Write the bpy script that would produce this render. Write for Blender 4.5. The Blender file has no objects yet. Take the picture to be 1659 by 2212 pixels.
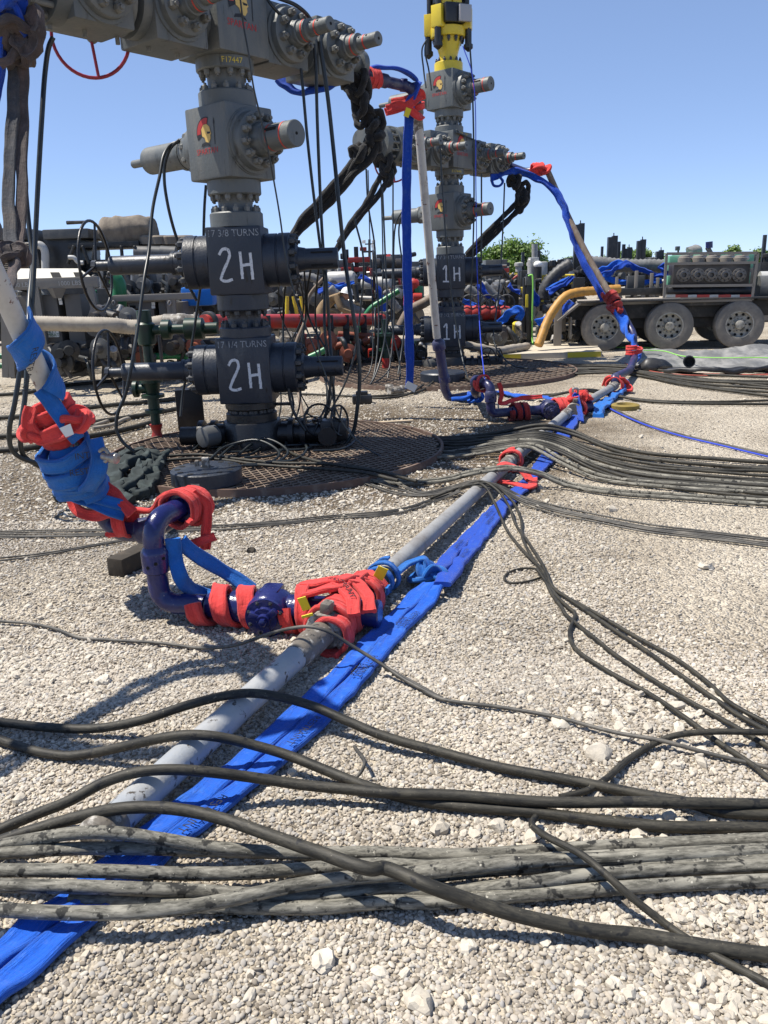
import bpy, bmesh, math, random
import numpy as np
from mathutils import Vector, Matrix, noise
random.seed(7)
R_ = math.radians
scene = bpy.context.scene
COL = scene.collection

# ------------------------------------------------------------------ camera, sky, sun, exposure
F_PX, PITCH, ROLL, CAM_H = 1750.0, R_(16.1), R_(1.9), 1.6      # focal length in units of a 1659 x 2212 picture
cp, sp, cr_, sr_ = math.cos(PITCH), math.sin(PITCH), math.cos(ROLL), math.sin(ROLL)
FW = Vector((0, cp, -sp)); U0 = Vector((0, sp, cp))
RT = Vector((cr_, 0, 0)) - sr_ * U0
UP = cr_ * U0 + Vector((sr_, 0, 0))
cam = bpy.data.cameras.new('camera'); camo = bpy.data.objects.new('camera', cam); COL.objects.link(camo)
cam.sensor_fit = 'VERTICAL'; cam.sensor_height = 36; cam.lens = 36 * F_PX / 2212
cam.clip_start = 0.05; cam.clip_end = 2000
m = Matrix((RT, UP, -FW)).transposed().to_4x4(); m.translation = (0, 0, CAM_H)
camo.matrix_world = m
scene.camera = camo

SUN_DIR = Vector((-0.50, 0.05, 1.0)).normalized()               # towards the sun
SUN_EL = math.asin(SUN_DIR.z)
world = bpy.data.worlds.new('World'); scene.world = world; world.use_nodes = True
wn = world.node_tree; wn.nodes.clear()
sky = wn.nodes.new('ShaderNodeTexSky'); sky.sky_type = 'NISHITA'; sky.sun_disc = False
sky.sun_elevation = SUN_EL; sky.sun_rotation = math.atan2(SUN_DIR.x, SUN_DIR.y)
sky.air_density = 0.5; sky.dust_density = 0.0; sky.ozone_density = 6.0; sky.altitude = 0
bgn = wn.nodes.new('ShaderNodeBackground'); bgn.inputs[1].default_value = 0.15
won = wn.nodes.new('ShaderNodeOutputWorld')
gam = wn.nodes.new('ShaderNodeGamma'); gam.inputs[1].default_value = 0.6              # an even, hazy midday sky
tin = wn.nodes.new('ShaderNodeMix'); tin.data_type = 'RGBA'; tin.blend_type = 'MULTIPLY'; tin.inputs['Factor'].default_value = 1.0
tin.inputs['B'].default_value = (1.20, 1.27, 1.46, 1)
wn.links.new(sky.outputs[0], gam.inputs[0]); wn.links.new(gam.outputs[0], tin.inputs['A']); wn.links.new(tin.outputs['Result'], bgn.inputs[0]); wn.links.new(bgn.outputs[0], won.inputs[0])
sun = bpy.data.lights.new('sun', 'SUN'); sun.energy = 4.6; sun.angle = R_(0.53); sun.color = (1.0, 0.94, 0.845)
suno = bpy.data.objects.new('sun', sun); COL.objects.link(suno); suno.location = (-20, 5, 40)
suno.rotation_euler = SUN_DIR.to_track_quat('Z', 'Y').to_euler()
vs = scene.view_settings
vs.view_transform = 'Standard'; vs.look = 'None'; vs.exposure = 0.72; vs.gamma = 1.0; vs.use_curve_mapping = False

# ------------------------------------------------------------------ picture point -> place in the world
def ray(x, y):
    return FW + RT * ((x - 829.5) / F_PX) + UP * ((1106 - y) / F_PX)
def G(x, y, z=0.0):                       # where the sight line meets the level z
    d = ray(x, y); return Vector((0, 0, CAM_H)) + d * ((z - CAM_H) / d.z)
def A(x, y, Y):                           # where it meets the upright plane at depth Y
    d = ray(x, y); return Vector((0, 0, CAM_H)) + d * (Y / d.y)

# ------------------------------------------------------------------ materials
def mat(name, col, rough=0.5, metal=0.0, col2=None, scale=6.0, thr=(0.5, 0.7), bump=0.0, bscale=60.0,
        col3=None, scale3=30.0, thr3=(0.62, 0.66), spec=0.5, var=0.0, coat=0.0, drip=0.0):
    """Principled surface with two layers of dirt/wear (noise in world space) and fine relief."""
    M = bpy.data.materials.new(name); M.use_nodes = True
    nt = M.node_tree; N = nt.nodes; L = nt.links; b = N['Principled BSDF']
    b.inputs['Roughness'].default_value = rough; b.inputs['Metallic'].default_value = metal
    b.inputs['Specular IOR Level'].default_value = spec
    b.inputs['Coat Weight'].default_value = coat
    b.inputs['Base Color'].default_value = (*col, 1)
    geo = N.new('ShaderNodeNewGeometry')
    cur = None
    def layer(cur, c2, sc, th):
        t = N.new('ShaderNodeTexNoise'); t.inputs['Scale'].default_value = sc; t.inputs['Detail'].default_value = 6
        t.inputs['Roughness'].default_value = 0.65
        if drip:
            mp_ = N.new('ShaderNodeMapping'); mp_.inputs['Scale'].default_value = (1, 1, drip); L.new(geo.outputs['Position'], mp_.inputs['Vector']); L.new(mp_.outputs[0], t.inputs['Vector'])
        else: L.new(geo.outputs['Position'], t.inputs['Vector'])
        r = N.new('ShaderNodeMapRange'); r.inputs[1].default_value, r.inputs[2].default_value = th
        L.new(t.outputs['Fac'], r.inputs[0])
        mx = N.new('ShaderNodeMix'); mx.data_type = 'RGBA'
        L.new(r.outputs[0], mx.inputs['Factor'])
        if cur is None: mx.inputs['A'].default_value = (*col, 1)
        else: L.new(cur, mx.inputs['A'])
        mx.inputs['B'].default_value = (*c2, 1)
        return mx.outputs['Result'], r.outputs[0]
    if col2: cur, fac = layer(cur, col2, scale, thr)
    if col3: cur, _ = layer(cur, col3, scale3, thr3)
    if var:
        oi = N.new('ShaderNodeObjectInfo'); h = N.new('ShaderNodeHueSaturation')
        mr = N.new('ShaderNodeMapRange'); mr.inputs[3].default_value = 1 - var; mr.inputs[4].default_value = 1 + var
        L.new(oi.outputs['Random'], mr.inputs[0]); L.new(mr.outputs[0], h.inputs['Value'])
        if cur is None: h.inputs['Color'].default_value = (*col, 1)
        else: L.new(cur, h.inputs['Color'])
        cur = h.outputs[0]
    if cur is not None: L.new(cur, b.inputs['Base Color'])
    if bump:
        t = N.new('ShaderNodeTexNoise'); t.inputs['Scale'].default_value = bscale; t.inputs['Detail'].default_value = 4
        L.new(geo.outputs['Position'], t.inputs['Vector'])
        bm = N.new('ShaderNodeBump'); bm.inputs['Strength'].default_value = bump; bm.inputs['Distance'].default_value = 0.01
        L.new(t.outputs['Fac'], bm.inputs['Height']); L.new(bm.outputs[0], b.inputs['Normal'])
    return M

DUST = (0.33, 0.29, 0.23)
M = {}
M['tree'] = mat('grey_tree_paint', (0.104, 0.114, 0.113), 0.5, col2=(0.165, 0.163, 0.145), scale=5, thr=(0.50, 0.72), col3=(0.035, 0.034, 0.030), scale3=11, thr3=(0.60, 0.70), bump=0.25, bscale=45, drip=.22)
M['tree_dark'] = mat('slate_blue_valve_paint', (0.020, 0.026, 0.038), 0.42, col2=(0.055, 0.06, 0.068), scale=5, thr=(0.52, 0.75), col3=(0.010, 0.010, 0.011), scale3=13, thr3=(0.60, 0.66), bump=0.25, bscale=50, drip=.3)
M['tree_black'] = mat('oily_black_iron', (0.010, 0.010, 0.011), 0.38, col2=(0.04, 0.036, 0.032), scale=4, thr=(0.55, 0.75), bump=0.25, bscale=40)
M['nut'] = mat('painted_nut', (0.155, 0.155, 0.14), 0.5, col2=(0.07, 0.07, 0.065), scale=20, thr=(0.5, 0.7))
M['nut_dark'] = mat('dark_nut', (0.035, 0.038, 0.042), 0.45, col2=(0.10, 0.10, 0.10), scale=20, thr=(0.55, 0.7))
M['steel'] = mat('bare_steel', (0.35, 0.34, 0.32), 0.45, 0.7, col2=(0.16, 0.13, 0.1), scale=10, thr=(0.5, 0.7))
M['white_paint'] = mat('white_marker_paint', (0.62, 0.63, 0.64), 0.7, col2=(0.2, 0.21, 0.23), scale=60, thr=(0.56, 0.66))
M['pale_paint'] = mat('worn_pale_lettering', (0.30, 0.32, 0.34), 0.7, col2=(0.08, 0.09, 0.11), scale=45, thr=(0.5, 0.6))
M['red_ring'] = mat('red_band_paint', (0.62, 0.055, 0.035), 0.5, col2=(0.3, 0.05, 0.04), scale=20)
M['yellow_mark'] = mat('yellow_marker', (0.6, 0.45, 0.05), 0.6)
M['gold'] = mat('gold_print', (0.62, 0.42, 0.12), 0.6)
M['black_print'] = mat('black_print', (0.012, 0.012, 0.014), 0.6)
M['crest_red'] = mat('crest_red_print', (0.42, 0.03, 0.03), 0.6)
M['slot'] = mat('slot_black', (0.004, 0.004, 0.004), 0.9)
M['iron_blue'] = mat('navy_gloss_enamel', (0.010, 0.014, 0.085), 0.24, col2=(0.022, 0.028, 0.13), scale=5, thr=(0.45, 0.7), col3=(0.20, 0.19, 0.22), scale3=42, thr3=(0.66, 0.70), bump=0.25, bscale=55, coat=0.12)
M['iron_dusty'] = mat('navy_iron_scuffed', (0.022, 0.024, 0.085), 0.35, col2=(0.10, 0.10, 0.13), scale=7, thr=(0.5, 0.75), col3=(0.25, 0.23, 0.2), scale3=35, thr3=(0.64, 0.7), bump=0.2)
M['pipe_grey'] = mat('pale_grey_pipe_paint', (0.29, 0.31, 0.33), 0.45, col2=(0.36, 0.36, 0.35), scale=5, thr=(0.42, 0.6), col3=(0.070, 0.060, 0.048), scale3=13, thr3=(0.565, 0.60), bump=0.2)
M['pipe_old'] = mat('weathered_grey_pipe', (0.27, 0.27, 0.265), 0.55, col2=(0.17, 0.155, 0.14), scale=6, thr=(0.45, 0.7), col3=(0.20, 0.075, 0.05), scale3=22, thr3=(0.66, 0.72), bump=0.15)
M['pipe_white'] = mat('chipped_cream_pipe', (0.47, 0.45, 0.40), 0.5, col2=(0.32, 0.29, 0.25), scale=5, thr=(0.5, 0.75), col3=(0.13, 0.055, 0.04), scale3=13, thr3=(0.62, 0.64), bump=0.12)
M['pipe_brown'] = mat('muddy_brown_pipe', (0.17, 0.125, 0.09), 0.7, col2=(0.28, 0.25, 0.2), scale=8, thr=(0.5, 0.7), bump=0.2)
M['union'] = mat('muddy_union_iron', (0.13, 0.115, 0.095), 0.55, col2=(0.40, 0.38, 0.34), scale=14, thr=(0.52, 0.6), col3=(0.03, 0.028, 0.025), scale3=25, thr3=(0.6, 0.66), bump=0.3)

def sling_mat(name, col, dust, thr):
    """woven webbing: cross-weave, lengthwise folds, dust that has settled in streaks"""
    Mx = mat(name, col, 0.8, col2=dust, scale=7, thr=thr, spec=0.2)
    nt = Mx.node_tree; N = nt.nodes; L = nt.links; b = N['Principled BSDF']
    uv = N.new('ShaderNodeUVMap'); w = N.new('ShaderNodeTexWave'); w.wave_type = 'BANDS'; w.bands_direction = 'X'
    w.inputs['Scale'].default_value = 90; w.inputs['Distortion'].default_value = 1.5
    def nz(sc, mp, det=4):
        t = N.new('ShaderNodeTexNoise'); t.inputs['Scale'].default_value = sc; t.inputs['Detail'].default_value = det; t.inputs['Roughness'].default_value = 0.6
        m = N.new('ShaderNodeMapping'); m.inputs['Scale'].default_value = mp; L.new(uv.outputs[0], m.inputs['Vector']); L.new(m.outputs[0], t.inputs['Vector']); return t.outputs['Fac']
    L.new(uv.outputs[0], w.inputs['Vector'])
    folds = nz(4.0, (2.2, 22, 1)); crease = nz(5.0, (9, 9, 1))
    a1 = N.new('ShaderNodeMath'); a1.operation = 'MULTIPLY_ADD'; a1.inputs[1].default_value = 0.05; L.new(w.outputs['Fac'], a1.inputs[0]); L.new(folds, a1.inputs[2])
    a2 = N.new('ShaderNodeMath'); a2.operation = 'MULTIPLY_ADD'; a2.inputs[1].default_value = 0.5; L.new(crease, a2.inputs[0]); L.new(a1.outputs[0], a2.inputs[2])
    bm = N.new('ShaderNodeBump'); bm.inputs['Strength'].default_value = 0.9; bm.inputs['Distance'].default_value = 0.016
    L.new(a2.outputs[0], bm.inputs['Height']); L.new(bm.outputs[0], b.inputs['Normal'])
    # scuffed, dusty streaks across and along the cloth
    src = b.inputs['Base Color'].links[0].from_socket
    st = N.new('ShaderNodeMapRange'); st.inputs[1].default_value = 0.55; st.inputs[2].default_value = 0.80; st.inputs[4].default_value = 0.55; L.new(nz(6.0, (5, 14, 1), 7), st.inputs[0])
    mx = N.new('ShaderNodeMix'); mx.data_type = 'RGBA'; L.new(st.outputs[0], mx.inputs['Factor']); L.new(src, mx.inputs['A'])
    mx.inputs['B'].default_value = tuple(min(1, c * .5 + d * .5 + .07) for c, d in zip(col, dust)) + (1,)
    L.new(mx.outputs['Result'], b.inputs['Base Color'])
    sx_ = N.new('ShaderNodeSeparateXYZ'); L.new(uv.outputs[0], sx_.inputs[0])
    pp = N.new('ShaderNodeMath'); pp.operation = 'PINGPONG'; pp.inputs[1].default_value = 0.05; L.new(sx_.outputs[1], pp.inputs[0])
    cm = N.new('ShaderNodeMath'); cm.operation = 'COMPARE'; cm.inputs[1].default_value = 0.021; cm.inputs[2].default_value = 0.0013; L.new(pp.outputs[0], cm.inputs[0])
    m3 = N.new('ShaderNodeMath'); m3.operation = 'MULTIPLY'; m3.inputs[1].default_value = 0.5; L.new(cm.outputs[0], m3.inputs[0])
    mx2 = N.new('ShaderNodeMix'); mx2.data_type = 'RGBA'; L.new(m3.outputs[0], mx2.inputs['Factor']); L.new(mx.outputs['Result'], mx2.inputs['A']); mx2.inputs['B'].default_value = tuple(c * .25 for c in col) + (1,)
    L.new(mx2.outputs['Result'], b.inputs['Base Color'])
    b.inputs['Sheen Weight'].default_value = 0.15
    return Mx
M['blue'] = sling_mat('blue_webbing', (0.006, 0.092, 0.50), (0.05, 0.17, 0.48), (0.56, 0.8))
M['blue_deep'] = sling_mat('deep_blue_webbing', (0.008, 0.058, 0.40), (0.04, 0.11, 0.36), (0.55, 0.8))
M['blue_light'] = sling_mat('faded_blue_webbing', (0.014, 0.135, 0.47), (0.02, 0.11, 0.32), (0.5, 0.75))
M['red'] = sling_mat('red_webbing', (0.70, 0.055, 0.050), (0.46, 0.040, 0.034), (0.46, 0.75))
M['red_dirty'] = sling_mat('dirty_red_webbing', (0.40, 0.035, 0.028), (0.12, 0.02, 0.018), (0.45, 0.75))
M['black_sling'] = sling_mat('oily_black_webbing', (0.016, 0.016, 0.017), (0.045, 0.042, 0.038), (0.5, 0.8))
M['grey_sling'] = sling_mat('grey_muddy_webbing', (0.045, 0.048, 0.055), (0.10, 0.085, 0.075), (0.45, 0.7))
M['brown_sling'] = sling_mat('mud_brown_webbing', (0.060, 0.048, 0.045), (0.12, 0.085, 0.075), (0.45, 0.7))
def hose_mat(name, base, dust, dark, t_dust, t_dark, rough=0.6):
    """rubber with dust streaked along the length, dark oily blotches and fine scratches"""
    Mx = bpy.data.materials.new(name); Mx.use_nodes = True; nt = Mx.node_tree; N = nt.nodes; L = nt.links; b = N['Principled BSDF']
    b.inputs['Roughness'].default_value = rough; b.inputs['Specular IOR Level'].default_value = 0.35
    uv = N.new('ShaderNodeUVMap'); geo = N.new('ShaderNodeNewGeometry')
    def nz(src, sc, det=5, mp=None):
        t = N.new('ShaderNodeTexNoise'); t.inputs['Scale'].default_value = sc; t.inputs['Detail'].default_value = det; t.inputs['Roughness'].default_value = 0.65
        if mp:
            m = N.new('ShaderNodeMapping'); m.inputs['Scale'].default_value = mp; L.new(src, m.inputs['Vector']); src = m.outputs[0]
        L.new(src, t.inputs['Vector']); return t.outputs['Fac']
    def rng_(f, a, c):
        r = N.new('ShaderNodeMapRange'); r.inputs[1].default_value = a; r.inputs[2].default_value = c; L.new(f, r.inputs[0]); return r.outputs[0]
    def mix(f, A_, B_):
        m = N.new('ShaderNodeMix'); m.data_type = 'RGBA'; L.new(f, m.inputs['Factor'])
        for k, q in (('A', A_), ('B', B_)):
            if isinstance(q, tuple): m.inputs[k].default_value = (*q, 1)
            else: L.new(q, m.inputs[k])
        return m.outputs['Result']
    c = mix(rng_(nz(uv.outputs[0], 3.0, 6, (3.0, 9, 1)), *t_dust), base, dust)
    c = mix(rng_(nz(geo.outputs['Position'], 3.2, 3), .42, .62), c, mix(rng_(nz(uv.outputs[0], 5.0, 5, (7, 16, 1)), .35, .7), base, dust))
    c = mix(rng_(nz(geo.outputs['Position'], 22, 3), *t_dark), c, dark)
    c = mix(rng_(nz(geo.outputs['Position'], 70, 3), .66, .72), c, tuple(min(1, q * 1.7) for q in dust))
    L.new(c, b.inputs['Base Color'])
    bm = N.new('ShaderNodeBump'); bm.inputs['Strength'].default_value = 0.25; bm.inputs['Distance'].default_value = 0.004
    L.new(nz(uv.outputs[0], 9.0, 4, (6, 10, 1)), bm.inputs['Height']); L.new(bm.outputs[0], b.inputs['Normal'])
    return Mx
M['hose'] = hose_mat('black_rubber_hose', (0.013, 0.0125, 0.010), (0.072, 0.065, 0.048), (0.010, 0.010, 0.010), (.45, .72), (.6, .66))
M['hose_dusty'] = hose_mat('dust_grey_hose', (0.042, 0.040, 0.032), (0.27, 0.255, 0.21), (0.020, 0.0195, 0.017), (.42, .58), (.57, .63), .75)
M['cable'] = mat('dusty_thin_line', (0.045, 0.043, 0.038), 0.6, col2=(0.16, 0.145, 0.12), scale=6, thr=(0.45, 0.7))
M['hose_clean'] = mat('black_hanging_hose', (0.014, 0.018, 0.020), 0.4, col2=(0.035, 0.045, 0.045), scale=4)
M['blue_cable'] = mat('blue_cable', (0.02, 0.05, 0.45), 0.5)
M['lime_cable'] = mat('lime_cable', (0.25, 0.60, 0.10), 0.5)
M['orange_cable'] = mat('orange_cable', (0.34, 0.07, 0.045), 0.6)
M['grate'] = mat('rusty_expanded_metal', (0.15, 0.105, 0.075), 0.6, 0.2, col2=(0.24, 0.19, 0.145), scale=5, thr=(0.45, 0.7))  # rust colours darkened to take in the shade of the tree above
M['rim'] = mat('rusty_rim', (0.12, 0.075, 0.055), 0.8, col2=(0.22, 0.17, 0.13), scale=9)
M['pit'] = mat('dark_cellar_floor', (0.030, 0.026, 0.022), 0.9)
M['rust_plate'] = mat('rusty_plate', (0.16, 0.09, 0.065), 0.8, col2=(0.24, 0.19, 0.15), scale=3)
M['wood'] = mat('oily_timber', (0.032, 0.025, 0.017), 0.85, col2=(0.075, 0.057, 0.038), scale=9, bump=0.4, bscale=30)
M['lath'] = mat('pale_lath', (0.5, 0.4, 0.27), 0.8)
M['cloth'] = mat('dark_green_cloth', (0.018, 0.026, 0.026), 0.9, col2=(0.045, 0.062, 0.06), scale=7, thr=(0.5, 0.7), bump=0.3, bscale=25)
M['yellow_tag'] = mat('yellow_tag', (0.75, 0.58, 0.02), 0.6)
M['white_tag'] = mat('white_tag', (0.7, 0.7, 0.66), 0.6)
M['wheel_red'] = mat('maroon_wheel', (0.25, 0.012, 0.03), 0.35)
M['yellow'] = mat('yellow_machine_paint', (0.66, 0.50, 0.03), 0.38, col2=(0.55, 0.42, 0.06), scale=3, col3=(0.06, 0.05, 0.03), scale3=20, thr3=(0.68, 0.71))
M['black_m'] = mat('black_machine', (0.014, 0.015, 0.017), 0.4, col2=(0.04, 0.04, 0.042), scale=5)
M['grey_box'] = mat('light_grey_box', (0.33, 0.33, 0.34), 0.5)
M['cab'] = mat('putty_cabinet_paint', (0.105, 0.098, 0.088), 0.55, col2=(0.135, 0.122, 0.105), scale=2, thr=(0.45, 0.75), col3=(0.09, 0.08, 0.07), scale3=12, thr3=(0.66, 0.75))
M['cream'] = mat('cream_roof_paint', (0.60, 0.57, 0.49), 0.5, col2=(0.48, 0.44, 0.36), scale=3)
M['frame'] = mat('putty_frame_paint', (0.19, 0.175, 0.15), 0.55, col2=(0.17, 0.15, 0.13), scale=6)
M['greym'] = mat('machine_grey', (0.075, 0.078, 0.078), 0.5, col2=(0.15, 0.14, 0.125), scale=4, thr=(0.5, 0.75), var=0.15)
M['darkm'] = mat('machine_dark', (0.014, 0.015, 0.015), 0.5, col2=(0.055, 0.05, 0.045), scale=5, thr=(0.5, 0.75), var=0.2)
M['whitem'] = mat('machine_white', (0.42, 0.42, 0.40), 0.45, col2=(0.27, 0.255, 0.23), scale=4)
M['greenm'] = mat('machine_green', (0.015, 0.16, 0.055), 0.4, col2=(0.02, 0.08, 0.04), scale=6)
M['green_dark'] = mat('dark_green_valve', (0.006, 0.032, 0.017), 0.4, col2=(0.015, 0.02, 0.015), scale=8)
M['redm'] = mat('red_pipe_paint', (0.42, 0.030, 0.022), 0.42, col2=(0.22, 0.05, 0.035), scale=5, thr=(0.45, 0.7), col3=(0.1, 0.09, 0.06), scale3=18, thr3=(0.66, 0.72))
M['orangem'] = mat('orange_pipe', (0.22, 0.06, 0.028), 0.5, col2=(0.2, 0.07, 0.04), scale=10)
M['beige_hose'] = mat('beige_suction_hose', (0.34, 0.30, 0.24), 0.75, col2=(0.22, 0.19, 0.155), scale=7, thr=(0.45, 0.7))
M['ribbed'] = mat('grey_ribbed_hose', (0.17, 0.17, 0.165), 0.65, col2=(0.09, 0.09, 0.088), scale=8)
M['ribbed_dark'] = mat('dark_ribbed_hose', (0.035, 0.036, 0.038), 0.55, col2=(0.10, 0.10, 0.1), scale=8)
M['canvas'] = mat('tan_canvas', (0.20, 0.168, 0.13), 0.9, col2=(0.12, 0.10, 0.08), scale=5, thr=(0.42, 0.66), bump=1.0, bscale=7, drip=.4)
M['duct'] = mat('yellow_duct', (0.46, 0.235, 0.045), 0.55, col2=(0.28, 0.15, 0.04), scale=7)
M['duct_dirty'] = mat('dirty_yellow', (0.22, 0.16, 0.03), 0.7, col2=(0.10, 0.08, 0.04), scale=12)
M['tyre'] = mat('dusty_tyre', (0.15, 0.14, 0.125), 0.9, col2=(0.24, 0.22, 0.19), scale=5, thr=(0.45, 0.7), bump=0.2, bscale=70)
M['hub'] = mat('dusty_wheel_rim', (0.36, 0.34, 0.29), 0.7, col2=(0.07, 0.065, 0.055), scale=9)
M['deck'] = mat('trailer_deck', (0.035, 0.034, 0.033), 0.6, col2=(0.1, 0.09, 0.08), scale=5)
M['deck_top'] = mat('dusty_deck_top', (0.35, 0.32, 0.28), 0.8)
M['fluid'] = mat('brown_black_steel', (0.040, 0.036, 0.034), 0.35, 0.3, col2=(0.085, 0.075, 0.065), scale=3, thr=(0.45, 0.75))
M['cage'] = mat('dusty_cage', (0.20, 0.18, 0.155), 0.6)
M['cover'] = mat('worn_cover_steel', (0.13, 0.12, 0.11), 0.4, 0.4)
M['mint'] = mat('mint_green_paint', (0.12, 0.32, 0.21), 0.5, col2=(0.3, 0.42, 0.34), scale=6)
M['tarp'] = mat('grey_liner', (0.14, 0.14, 0.135), 0.5, col2=(0.26, 0.255, 0.24), scale=3, thr=(0.42, 0.6), col3=(0.10, 0.10, 0.1), scale3=7, thr3=(0.6, 0.72))
M['tarp_black'] = mat('black_liner', (0.02, 0.02, 0.021), 0.45, col2=(0.07, 0.07, 0.068), scale=5)
M['mat_board'] = mat('pale_board', (0.46, 0.41, 0.32), 0.85, col2=(0.36, 0.31, 0.24), scale=5)
M['lens'] = mat('white_dome', (0.75, 0.75, 0.72), 0.4)
M['bark'] = mat('bark', (0.11, 0.085, 0.065), 0.9, col2=(0.18, 0.15, 0.12), scale=8)
M['skin'] = mat('skin', (0.40, 0.22, 0.15), 0.6)
M['coverall'] = mat('tan_coverall', (0.25, 0.17, 0.09), 0.9, col2=(0.17, 0.115, 0.065), scale=6)
M['hat'] = mat('white_hard_hat', (0.78, 0.78, 0.75), 0.3)
M['rock'] = mat('white_limestone', (0.52, 0.475, 0.395), 0.9, col2=(0.40, 0.355, 0.285), scale=9, thr=(0.4, 0.7), bump=0.5, bscale=35, var=0.1)

def leaf_mat():
    Mx = bpy.data.materials.new('foliage'); Mx.use_nodes = True; nt = Mx.node_tree; N = nt.nodes; L = nt.links
    b = N['Principled BSDF']; b.inputs['Roughness'].default_value = 0.6
    geo = N.new('ShaderNodeNewGeometry'); r = N.new('ShaderNodeValToRGB')
    r.color_ramp.elements[0].color = (0.05, 0.105, 0.022, 1); r.color_ramp.elements[1].color = (0.20, 0.29, 0.07, 1)
    L.new(geo.outputs['Random Per Island'], r.inputs[0]); L.new(r.outputs[0], b.inputs['Base Color'])
    tr = N.new('ShaderNodeBsdfTranslucent'); tr.inputs[0].default_value = (0.12, 0.24, 0.03, 1)
    ms = N.new('ShaderNodeMixShader'); ms.inputs[0].default_value = 0.3
    L.new(b.outputs[0], ms.inputs[1]); L.new(tr.outputs[0], ms.inputs[2]); L.new(ms.outputs[0], N['Material Output'].inputs[0])
    return Mx
M['leaf'] = leaf_mat()

def gravel_mat():
    Mx = bpy.data.materials.new('gravel_fines'); Mx.use_nodes = True; nt = Mx.node_tree; N = nt.nodes; L = nt.links
    b = N['Principled BSDF']; b.inputs['Roughness'].default_value = 0.95; b.inputs['Specular IOR Level'].default_value = 0.15
    geo = N.new('ShaderNodeNewGeometry')
    def nz(s, d=5, ro=0.6):
        t = N.new('ShaderNodeTexNoise'); t.inputs['Scale'].default_value = s; t.inputs['Detail'].default_value = d
        t.inputs['Roughness'].default_value = ro; L.new(geo.outputs['Position'], t.inputs['Vector']); return t
    def ramp(src, stops):
        r = N.new('ShaderNodeValToRGB'); e = r.color_ramp.elements
        e[0].position, e[0].color = stops[0][0], (*stops[0][1], 1); e[1].position, e[1].color = stops[1][0], (*stops[1][1], 1)
        for p, c in stops[2:]:
            q = e.new(p); q.color = (*c, 1)
        L.new(src, r.inputs[0]); return r.outputs[0]
    big = ramp(nz(0.55, 4).outputs['Fac'], [(0.36, (0.36, 0.315, 0.25)), (0.62, (0.55, 0.50, 0.415))])
    v = N.new('ShaderNodeTexVoronoi'); v.inputs['Scale'].default_value = 75; L.new(geo.outputs['Position'], v.inputs['Vector'])
    sep = N.new('ShaderNodeSeparateColor'); L.new(v.outputs['Color'], sep.inputs[0])
    spk = ramp(sep.outputs[0], [(0.1, (0.52, 0.49, 0.46)), (0.8, (1.12, 1.1, 1.06))])
    mx = N.new('ShaderNodeMix'); mx.data_type = 'RGBA'; mx.blend_type = 'MULTIPLY'; mx.inputs['Factor'].default_value = 0.8
    L.new(big, mx.inputs['A']); L.new(spk, mx.inputs['B'])
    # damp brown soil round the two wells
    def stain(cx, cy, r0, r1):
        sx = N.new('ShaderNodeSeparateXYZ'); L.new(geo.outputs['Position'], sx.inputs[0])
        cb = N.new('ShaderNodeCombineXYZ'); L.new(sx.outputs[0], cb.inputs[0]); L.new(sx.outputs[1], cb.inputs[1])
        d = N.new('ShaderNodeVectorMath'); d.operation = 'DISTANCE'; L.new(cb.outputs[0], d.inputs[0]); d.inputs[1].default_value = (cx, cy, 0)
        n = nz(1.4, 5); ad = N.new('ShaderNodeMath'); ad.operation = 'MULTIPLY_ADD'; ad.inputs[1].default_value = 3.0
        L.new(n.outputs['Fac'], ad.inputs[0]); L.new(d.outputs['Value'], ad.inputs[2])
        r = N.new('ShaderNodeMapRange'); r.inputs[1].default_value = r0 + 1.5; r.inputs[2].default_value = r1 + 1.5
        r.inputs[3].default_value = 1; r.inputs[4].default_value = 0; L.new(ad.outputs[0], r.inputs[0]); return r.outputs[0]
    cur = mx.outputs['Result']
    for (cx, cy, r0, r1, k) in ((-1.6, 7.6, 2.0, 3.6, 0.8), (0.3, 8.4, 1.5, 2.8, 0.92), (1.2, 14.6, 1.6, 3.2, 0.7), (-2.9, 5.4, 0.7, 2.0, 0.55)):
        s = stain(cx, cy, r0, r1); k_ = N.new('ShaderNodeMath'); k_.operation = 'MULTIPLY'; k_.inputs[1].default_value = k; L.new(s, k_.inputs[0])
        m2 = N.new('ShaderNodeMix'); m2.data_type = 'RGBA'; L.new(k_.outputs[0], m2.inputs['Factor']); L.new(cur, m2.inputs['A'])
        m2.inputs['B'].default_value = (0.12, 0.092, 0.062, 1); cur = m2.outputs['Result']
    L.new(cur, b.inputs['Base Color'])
    v2 = N.new('ShaderNodeTexVoronoi'); v2.inputs['Scale'].default_value = 75; L.new(geo.outputs['Position'], v2.inputs['Vector'])
    v3 = N.new('ShaderNodeTexVoronoi'); v3.inputs['Scale'].default_value = 22; L.new(geo.outputs['Position'], v3.inputs['Vector'])
    ad = N.new('ShaderNodeMath'); ad.operation = 'MULTIPLY_ADD'; ad.inputs[1].default_value = 1.6
    L.new(v3.outputs['Distance'], ad.inputs[0]); L.new(v2.outputs['Distance'], ad.inputs[2])
    inv = N.new('ShaderNodeMath'); inv.operation = 'MULTIPLY'; inv.inputs[1].default_value = -1; L.new(ad.outputs[0], inv.inputs[0])
    bm = N.new('ShaderNodeBump'); bm.inputs['Strength'].default_value = 0.9; bm.inputs['Distance'].default_value = 0.02
    L.new(inv.outputs[0], bm.inputs['Height']); L.new(bm.outputs[0], b.inputs['Normal'])
    return Mx
M['gravel'] = gravel_mat()

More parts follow.
